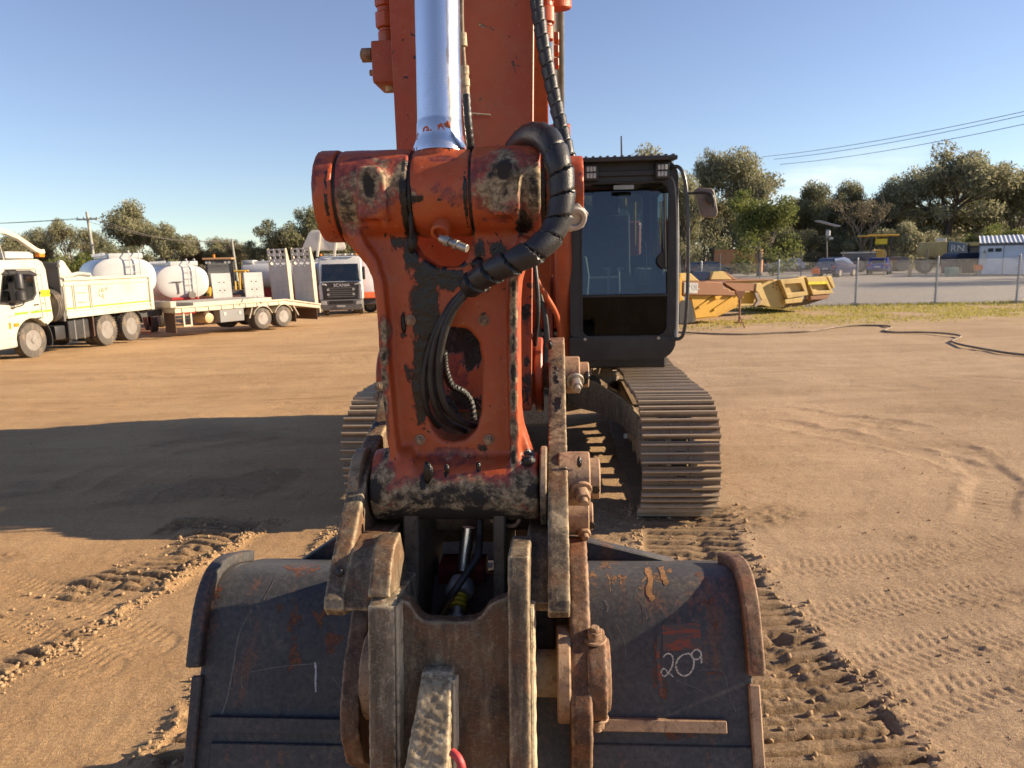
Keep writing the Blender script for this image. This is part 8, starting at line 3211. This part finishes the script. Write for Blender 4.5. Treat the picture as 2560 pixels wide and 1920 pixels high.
def make_tree(seed, h=13.0, spread=5.5, first=0.32, limbs=6, clus=46, per=230, size=0.21, thick=0.32, crad=1.25, flat=0.7, lean=0.3, top=1.0, bark=None, sparse=1.0, lowfill=0):
    """a trunk that forks into limbs, a cloud of leaves at the end of every twig"""
    g = random.Random(seed)
    m = MB()
    ends = []

    def limb(p, d, L, r, lev):
        pts = [p]
        q = p.copy()
        dd = d.copy()
        n = 5
        for i in range(n):
            dd = (dd + Vector((g.gauss(0, 0.16), g.gauss(0, 0.16), 0.06))).normalized()
            q = q + dd * (L / n)
            pts.append(q.copy())
        k = len(pts)
        m.tube(pts, lambda i, a, r=r, k=k: r * (1 - 0.6 * i / (k - 1)), 7 if lev < 2 else 5)
        if lev >= 2:
            ends.append(pts[-1])
            ends.append(pts[-3])
            return
        nb = g.randint(3, 4) if lev == 0 else g.randint(2, 4)
        for i in range(nb):
            t = g.uniform(0.55, 1.0) if i else 1.0
            b = pts[max(1, int(t * (k - 1)))]
            a = g.uniform(0, 2 * PI)
            s = g.uniform(0.5, 0.95)
            nd = (dd + Vector((math.cos(a) * s, math.sin(a) * s, g.uniform(-0.15, 0.35)))).normalized()
            limb(b, nd, L * g.uniform(0.52, 0.75), r * 0.45, lev + 1)
    base = Vector((0, 0, -0.2))
    fk = h * first
    tp = Vector((g.uniform(-lean, lean), g.uniform(-lean, lean), fk))
    tr = [base, base.lerp(tp, 0.35) + Vector((g.uniform(-.1, .1), g.uniform(-.1, .1), 0)), base.lerp(tp, 0.7), tp]
    m.tube(tr, lambda i, a: thick * (1.25, 1.0, 0.9, 0.8)[i], 9)
    for i in range(limbs):
        a = 2 * PI * (i + g.uniform(-0.3, 0.3)) / limbs
        tilt = g.uniform(0.25, 1.0) if i else 0.1
        d = Vector((math.cos(a) * tilt, math.sin(a) * tilt, 1.0)).normalized()
        L = (h - fk) * g.uniform(0.42, 0.56)
        limb(tr[-1] if i % 2 == 0 else tr[-2].lerp(tr[-1], 0.5), d, L, thick * 0.55, 0)
    trunk = m.mesh('trunk')
    xs = max(1e-3, max(max(abs(e.x), abs(e.y)) for e in ends))
    zs = max(e.z for e in ends)
    kx, kz = (spread - crad * 0.6) / xs, (h - crad * flat * 0.6 * top) / zs
    p = coords(trunk)
    hi = np.clip(p[:, 2] / zs, 0, 1)
    p[:, 0] *= 1 + (kx - 1) * np.clip(hi * 3, 0, 1)
    p[:, 1] *= 1 + (kx - 1) * np.clip(hi * 3, 0, 1)
    p[:, 2] *= kz
    trunk.vertices.foreach_set('co', p.ravel())
    pts = [Vector((e.x * kx, e.y * kx, e.z * kz)) for e in ends]
    g.shuffle(pts)
    pts = pts[:clus]
    while len(pts) < clus:
        b = g.choice(ends)
        pts.append(Vector((b.x * kx, b.y * kx, b.z * kz)) + Vector((g.gauss(0, 0.8), g.gauss(0, 0.8), g.gauss(0, 0.5))))
    for i in range(lowfill):
        a = g.uniform(0, 2 * PI)
        rr = spread * math.sqrt(g.random()) * 0.9
        pts.append(Vector((math.cos(a) * rr, math.sin(a) * rr, g.uniform(0.5, h * 0.5))))
    rad, cnt = [], []
    for q in pts:
        r = crad * g.uniform(0.55, 1.25)
        rad.append((r, r, r * flat))
        cnt.append(max(20, int(per * sparse * (r / crad) ** 2 * g.uniform(0.6, 1.3))))
    crown = leaves_mesh('crown', [tuple(q) for q in pts], rad, cnt, size, seed=seed)
    return trunk, crown, h, spread


PROTO = {
    'gum': make_tree(3, 13, 5.6, 0.34, 6, 84, 230, 0.20, 0.30, 1.5, 0.8, lowfill=10),
    'gum_b': make_tree(8, 13, 5.0, 0.28, 7, 90, 230, 0.20, 0.28, 1.45, 0.85, lowfill=12),
    'airy': make_tree(14, 13, 5.8, 0.40, 5, 58, 170, 0.19, 0.26, 1.3, 0.7, lowfill=6),
    'dense': make_tree(21, 12, 5.2, 0.22, 7, 80, 240, 0.21, 0.30, 1.45, 0.8, lowfill=14),
    'umbrella': make_tree(36, 13, 6.6, 0.40, 8, 112, 230, 0.19, 0.38, 1.5, 0.8, lowfill=34),
    'dry': make_tree(40, 13, 5.2, 0.30, 7, 44, 60, 0.17, 0.26, 1.1, 0.7),
    'bush': make_tree(55, 5, 3.4, 0.08, 6, 40, 230, 0.16, 0.10, 0.95, 0.8, lowfill=16),
}
_used = set()


def tree(px, ytop, wpx, depth, proto, mat, label, bark=None, name='gum_tree', group=None, base=None, tilt=0.0):
    p = D(px, ytop, depth)
    g0 = gz(p.x, p.y) if base is None else base
    trunk, crown, h, spread = PROTO[proto]
    H = p.z - g0
    w = wpx * depth / FPX
    root = empty(name, (p.x, p.y, g0 - 0.05), rng.uniform(0, 2 * PI), label, 'tree', group)
    sx = w / (2 * spread)
    root.scale = (sx, sx, H / h)
    for nm, me, mt in (('trunk', trunk, bark or BARKD), ('crown', crown, mat)):
        if (nm, proto) in _used:
            o = bpy.data.objects.new(nm, me)
            col.objects.link(o)
            o.parent = root
        else:
            _used.add((nm, proto))
            o = link(nm, me, mt, root)
        if o.data.materials[0] != mt:
            o.material_slots[0].link = 'OBJECT'
            o.material_slots[0].material = mt
    return root


LEFT = 'gum trees behind the white tanks'
tree(25, 578, 120, 100, 'gum', GUM, 'olive gum tree at the left edge above the tipper cab', group=LEFT)
tree(95, 566, 110, 104, 'gum_b', GUM, 'round olive gum tree left of the feathery-topped one', group=LEFT)
tree(165, 545, 135, 96, 'airy', GUM, 'feathery-topped gum tree just left of the crossarm pole', group=LEFT)
tree(235, 580, 110, 102, 'gum', DARKG, 'darker low gum tree right behind the crossarm pole', group=LEFT)
tree(322, 496, 165, 105, 'gum_b', GUM, 'tallest rounded gum tree right of the crossarm pole', BARK, group=LEFT)
tree(408, 553, 150, 104, 'gum', GUM, 'gum tree on the right shoulder of the tallest rounded one', group=LEFT)
tree(290, 600, 140, 98, 'dense', DARKG, 'dense dark tree low between the pole and the tall gum', group=LEFT)
tree(478, 588, 110, 112, 'gum_b', DRYG, 'greyish gum tree behind the second white tank', group=LEFT)
tree(540, 590, 100, 112, 'gum', GUM, 'gum tree behind the loader cab', group=LEFT)
tree(598, 598, 100, 110, 'airy', DRYG, 'thin greyish gum tree beside the leaning pole', group=LEFT)
tree(650, 600, 120, 100, 'dense', DARKG, 'black-green tree right of the leaning pole', group=LEFT)
tree(706, 545, 150, 98, 'dense', DARKG, 'big black-green tree behind the grey ramps', group=LEFT)
tree(778, 512, 150, 100, 'gum', DARKG, 'tall dark gum tree partly behind the orange boss', group=LEFT)
tree(850, 545, 160, 100, 'dense', DARKG, 'dark tree showing above the white truck', group=LEFT)
tree(940, 520, 180, 105, 'gum_b', DARKG, 'dark gum tree hidden behind the link', group=LEFT)
tree(1110, 540, 220, 108, 'dense', DARKG, 'dark tree glimpsed through the link opening', group=LEFT)
tree(195, 632, 120, 70, 'bush', FRESHG, 'bright green bush behind the tipper body post', name='bush')
tree(130, 650, 90, 72, 'bush', FRESHG, 'yellow-green bush above the tipper bulkhead', name='bush')
tree(475, 660, 110, 80, 'bush', DRYG, 'brownish bush between the two white tanks', name='bush')
tree(415, 650, 90, 84, 'bush', FRESHG, 'green bush peeping over the first white tank', name='bush')

RIGHT = 'gum trees along the back of the gravel yard'
tree(1420, 420, 190, 92, 'gum', GUM, 'gum tree behind the right boss of the link', group=RIGHT)
tree(1520, 430, 160, 96, 'dense', DARKG, 'dark tree behind the cab', group=RIGHT)
tree(1628, 358, 150, 84, 'gum_b', GUM, 'gum tree rising just above the cab roof', BARK, group=RIGHT)
tree(1715, 425, 170, 82, 'gum', GUM, 'olive gum tree behind the cab mirror', group=RIGHT)
tree(1858, 366, 225, 90, 'gum', GUM, 'tall gum tree with a ragged top behind the acacia', BARK, group=RIGHT)
tree(1765, 372, 130, 92, 'airy', GUM, 'slim gum tree to the right of the mirror', group=RIGHT)
tree(1700, 500, 160, 88, 'dense', DARKG, 'dark low tree between the cab and the acacia', group=RIGHT)
tree(1905, 470, 200, 66, 'dense', FRESHG, 'light green spreading acacia with a pale trunk behind the trays', BARK, name='acacia_tree')
tree(2030, 450, 150, 96, 'gum_b', DARKG, 'dark gum tree behind the solar light', group=RIGHT)
tree(2115, 446, 120, 98, 'gum', DARKG, 'dark gum tree with a tufted top right of the solar light', group=RIGHT)
tree(2165, 470, 170, 86, 'dry', DRYG, 'sparse greyish tree with pale forked trunks behind the roller', BARK, group=RIGHT)
tree(2240, 434, 150, 95, 'gum', GUM, 'olive gum tree left of the big spreading gum', group=RIGHT)
tree(2385, 358, 310, 92, 'umbrella', GUM, 'big spreading gum tree, tallest on the right', group=RIGHT)
tree(2300, 490, 170, 100, 'dense', DARKG, 'dense dark tree below the big spreading gum', group=RIGHT)
tree(2440, 500, 190, 98, 'dense', DARKG, 'dark tree behind the white shed roof', group=RIGHT)
tree(2555, 398, 170, 90, 'dense', DARKG, 'dark dense tree at the right edge of the picture', group=RIGHT)
tree(2500, 560, 130, 76, 'bush', FRESHG, 'green bush above the shed roof', name='bush')
tree(2350, 590, 150, 86, 'bush', DARKG, 'dark bush behind the water truck', name='bush')
tree(2255, 556, 140, 82, 'bush', GUM, 'rounded olive bush right of the roller canopy', name='bush')
tree(1985, 560, 150, 88, 'dense', DARKG, 'dark low tree left of the solar light', group=RIGHT)
tree(2090, 590, 130, 90, 'bush', DARKG, 'dark bush behind the navy wagon', name='bush')
for px, yt, w, dp, pr, mt, lb in ((1562, 462, 170, 98, 'gum', GUM, 'olive gum tree filling the gap behind the cab roof'), (1652, 470, 170, 100, 'dense', GUM, 'olive tree low behind the cab mirror'), (1990, 492, 180, 101, 'gum_b', GUM, 'olive gum tree filling the dip left of the solar panel'),
                                 (2072, 500, 170, 103, 'dense', GUM, 'grey-green tree directly behind the solar panel'), (2150, 500, 170, 104, 'gum', GUM, 'grey-green gum tree behind the sparse forked tree'), (2222, 486, 170, 102, 'gum_b', GUM, 'grey-green gum tree behind the roller canopy'),
                                 (2475, 450, 170, 104, 'gum', GUM, 'olive gum tree behind the right shoulder of the big spreading gum'), (1790, 470, 190, 99, 'dense', GUM, 'grey-green tree behind the green acacia'), (560, 610, 150, 116, 'dense', GUM, 'olive tree low behind the loader and leaning pole'), (60, 600, 160, 112, 'dense', GUM, 'olive tree low behind the tipper cab frame')):
    tree(px, yt, w, dp, pr, mt, lb, group=RIGHT if px > 1300 else LEFT)
# outside the frame on the right: what throws the long shadows over the gravel
for x, y, H, w, wh in ((66, 47, 17, 12, 'nearest of the row'), (74, 52, 15, 12, 'second of the row'), (92, 70, 18, 14, 'middle of the row'), (100, 62, 18, 14, 'outermost of the row'), (112, 74, 17, 14, 'far outer end of the row'), (96, 80, 18, 14, 'farthest of the row')):
    trunk, crown, h, spread = PROTO['dense' if w > 12 else 'gum']
    root = empty('gum_tree', (x, y, 0), x, 'gum tree beyond the right edge shading the gravel, %s' % wh, 'tree', 'gum trees outside the frame')
    root.scale = (w / (2 * spread), w / (2 * spread), H / h)
    for nm, me in (('trunk', trunk), ('crown', crown)):
        o = bpy.data.objects.new(nm, me)
        col.objects.link(o)
        o.parent = root

# the scrub behind them all, which reads as one mass
g = np.random.default_rng(5)
cs, rs, ns = [], [], []
for i in range(1240):
    px = g.uniform(-60, 2640) if i < 760 else (g.uniform(-1500, -60) if i % 2 else g.uniform(2640, 4200))
    dep = g.uniform(112, 128)
    p = D(px, 640, dep)
    base = gz(p.x, p.y)
    H = 5.2 + 2.4 * pn(np.array([px * 0.006]), np.array([0.3]), 4)[0] + (3.6 if px > 1450 else 0.6)
    cs.append((p.x, p.y, base + g.uniform(0.3, max(1.0, H))))
    r = g.uniform(1.1, 2.0)
    rs.append((r * 1.3, r, r))
    ns.append(int((150 if i < 760 else 80) * r))
o = link('scrub', leaves_mesh('scrub', cs, rs, ns, 0.30, seed=77), GUM)
o['kind'] = 'stuff'
o['label'] = 'dark scrub filling the gaps behind the trees'

# ------------------------------------------------------------------ grass by the fence
n = 30000
yy = 20 + 8.6 * g.random(n)
xx = g.uniform(4, 26, n)
gn = fbm(xx * 0.35, yy * 0.5, 4, 81)
dens = smooth(-0.10, 0.35, gn + 0.25) * smooth(20.0, 22.5, yy - 0.12 * (xx - 8)) * smooth(26, 17, xx)
dens = np.maximum(dens, 0.7 * smooth(27.2, 27.8, yy))
keep = g.random(n) < dens * 0.95
xx, yy = xx[keep], yy[keep]
n = len(xx)
hh = g.uniform(0.02, 0.06, n) * (1 + 1.2 * smooth(27.0, 27.8, yy))
an = g.uniform(0, 2 * PI, n)
wd = g.uniform(0.012, 0.03, n)
lx_, ly_ = g.normal(0, 0.03, n), g.normal(0, 0.03, n)
zz, _q = ground_height(xx, yy)
b0 = np.stack([xx - np.cos(an) * wd, yy - np.sin(an) * wd, zz - 0.005], 1)
b1 = np.stack([xx + np.cos(an) * wd, yy + np.sin(an) * wd, zz - 0.005], 1)
tp = np.stack([xx + lx_, yy + ly_, zz + hh], 1)
V = np.stack([b0, b1, tp], 1).reshape(-1, 3)
me = bpy.data.meshes.new('grass')
me.vertices.add(3 * n)
me.vertices.foreach_set('co', V.ravel())
me.loops.add(3 * n)
me.loops.foreach_set('vertex_index', np.arange(3 * n, dtype=np.int32))
me.polygons.add(n)
me.polygons.foreach_set('loop_start', np.arange(0, 3 * n, 3, dtype=np.int32))
me.update(calc_edges=True)
set_attr(me, 'tint', np.repeat(np.clip(g.normal(0.5, 0.3, n), 0, 1), 3))
o = link('grass', me, leaf_mat('grass_blades', (0.28, 0.26, 0.04), (0.42, 0.38, 0.08), (0.50, 0.40, 0.18)))
o['kind'] = 'stuff'
o['label'] = 'short yellow-green grass strip along the fence'
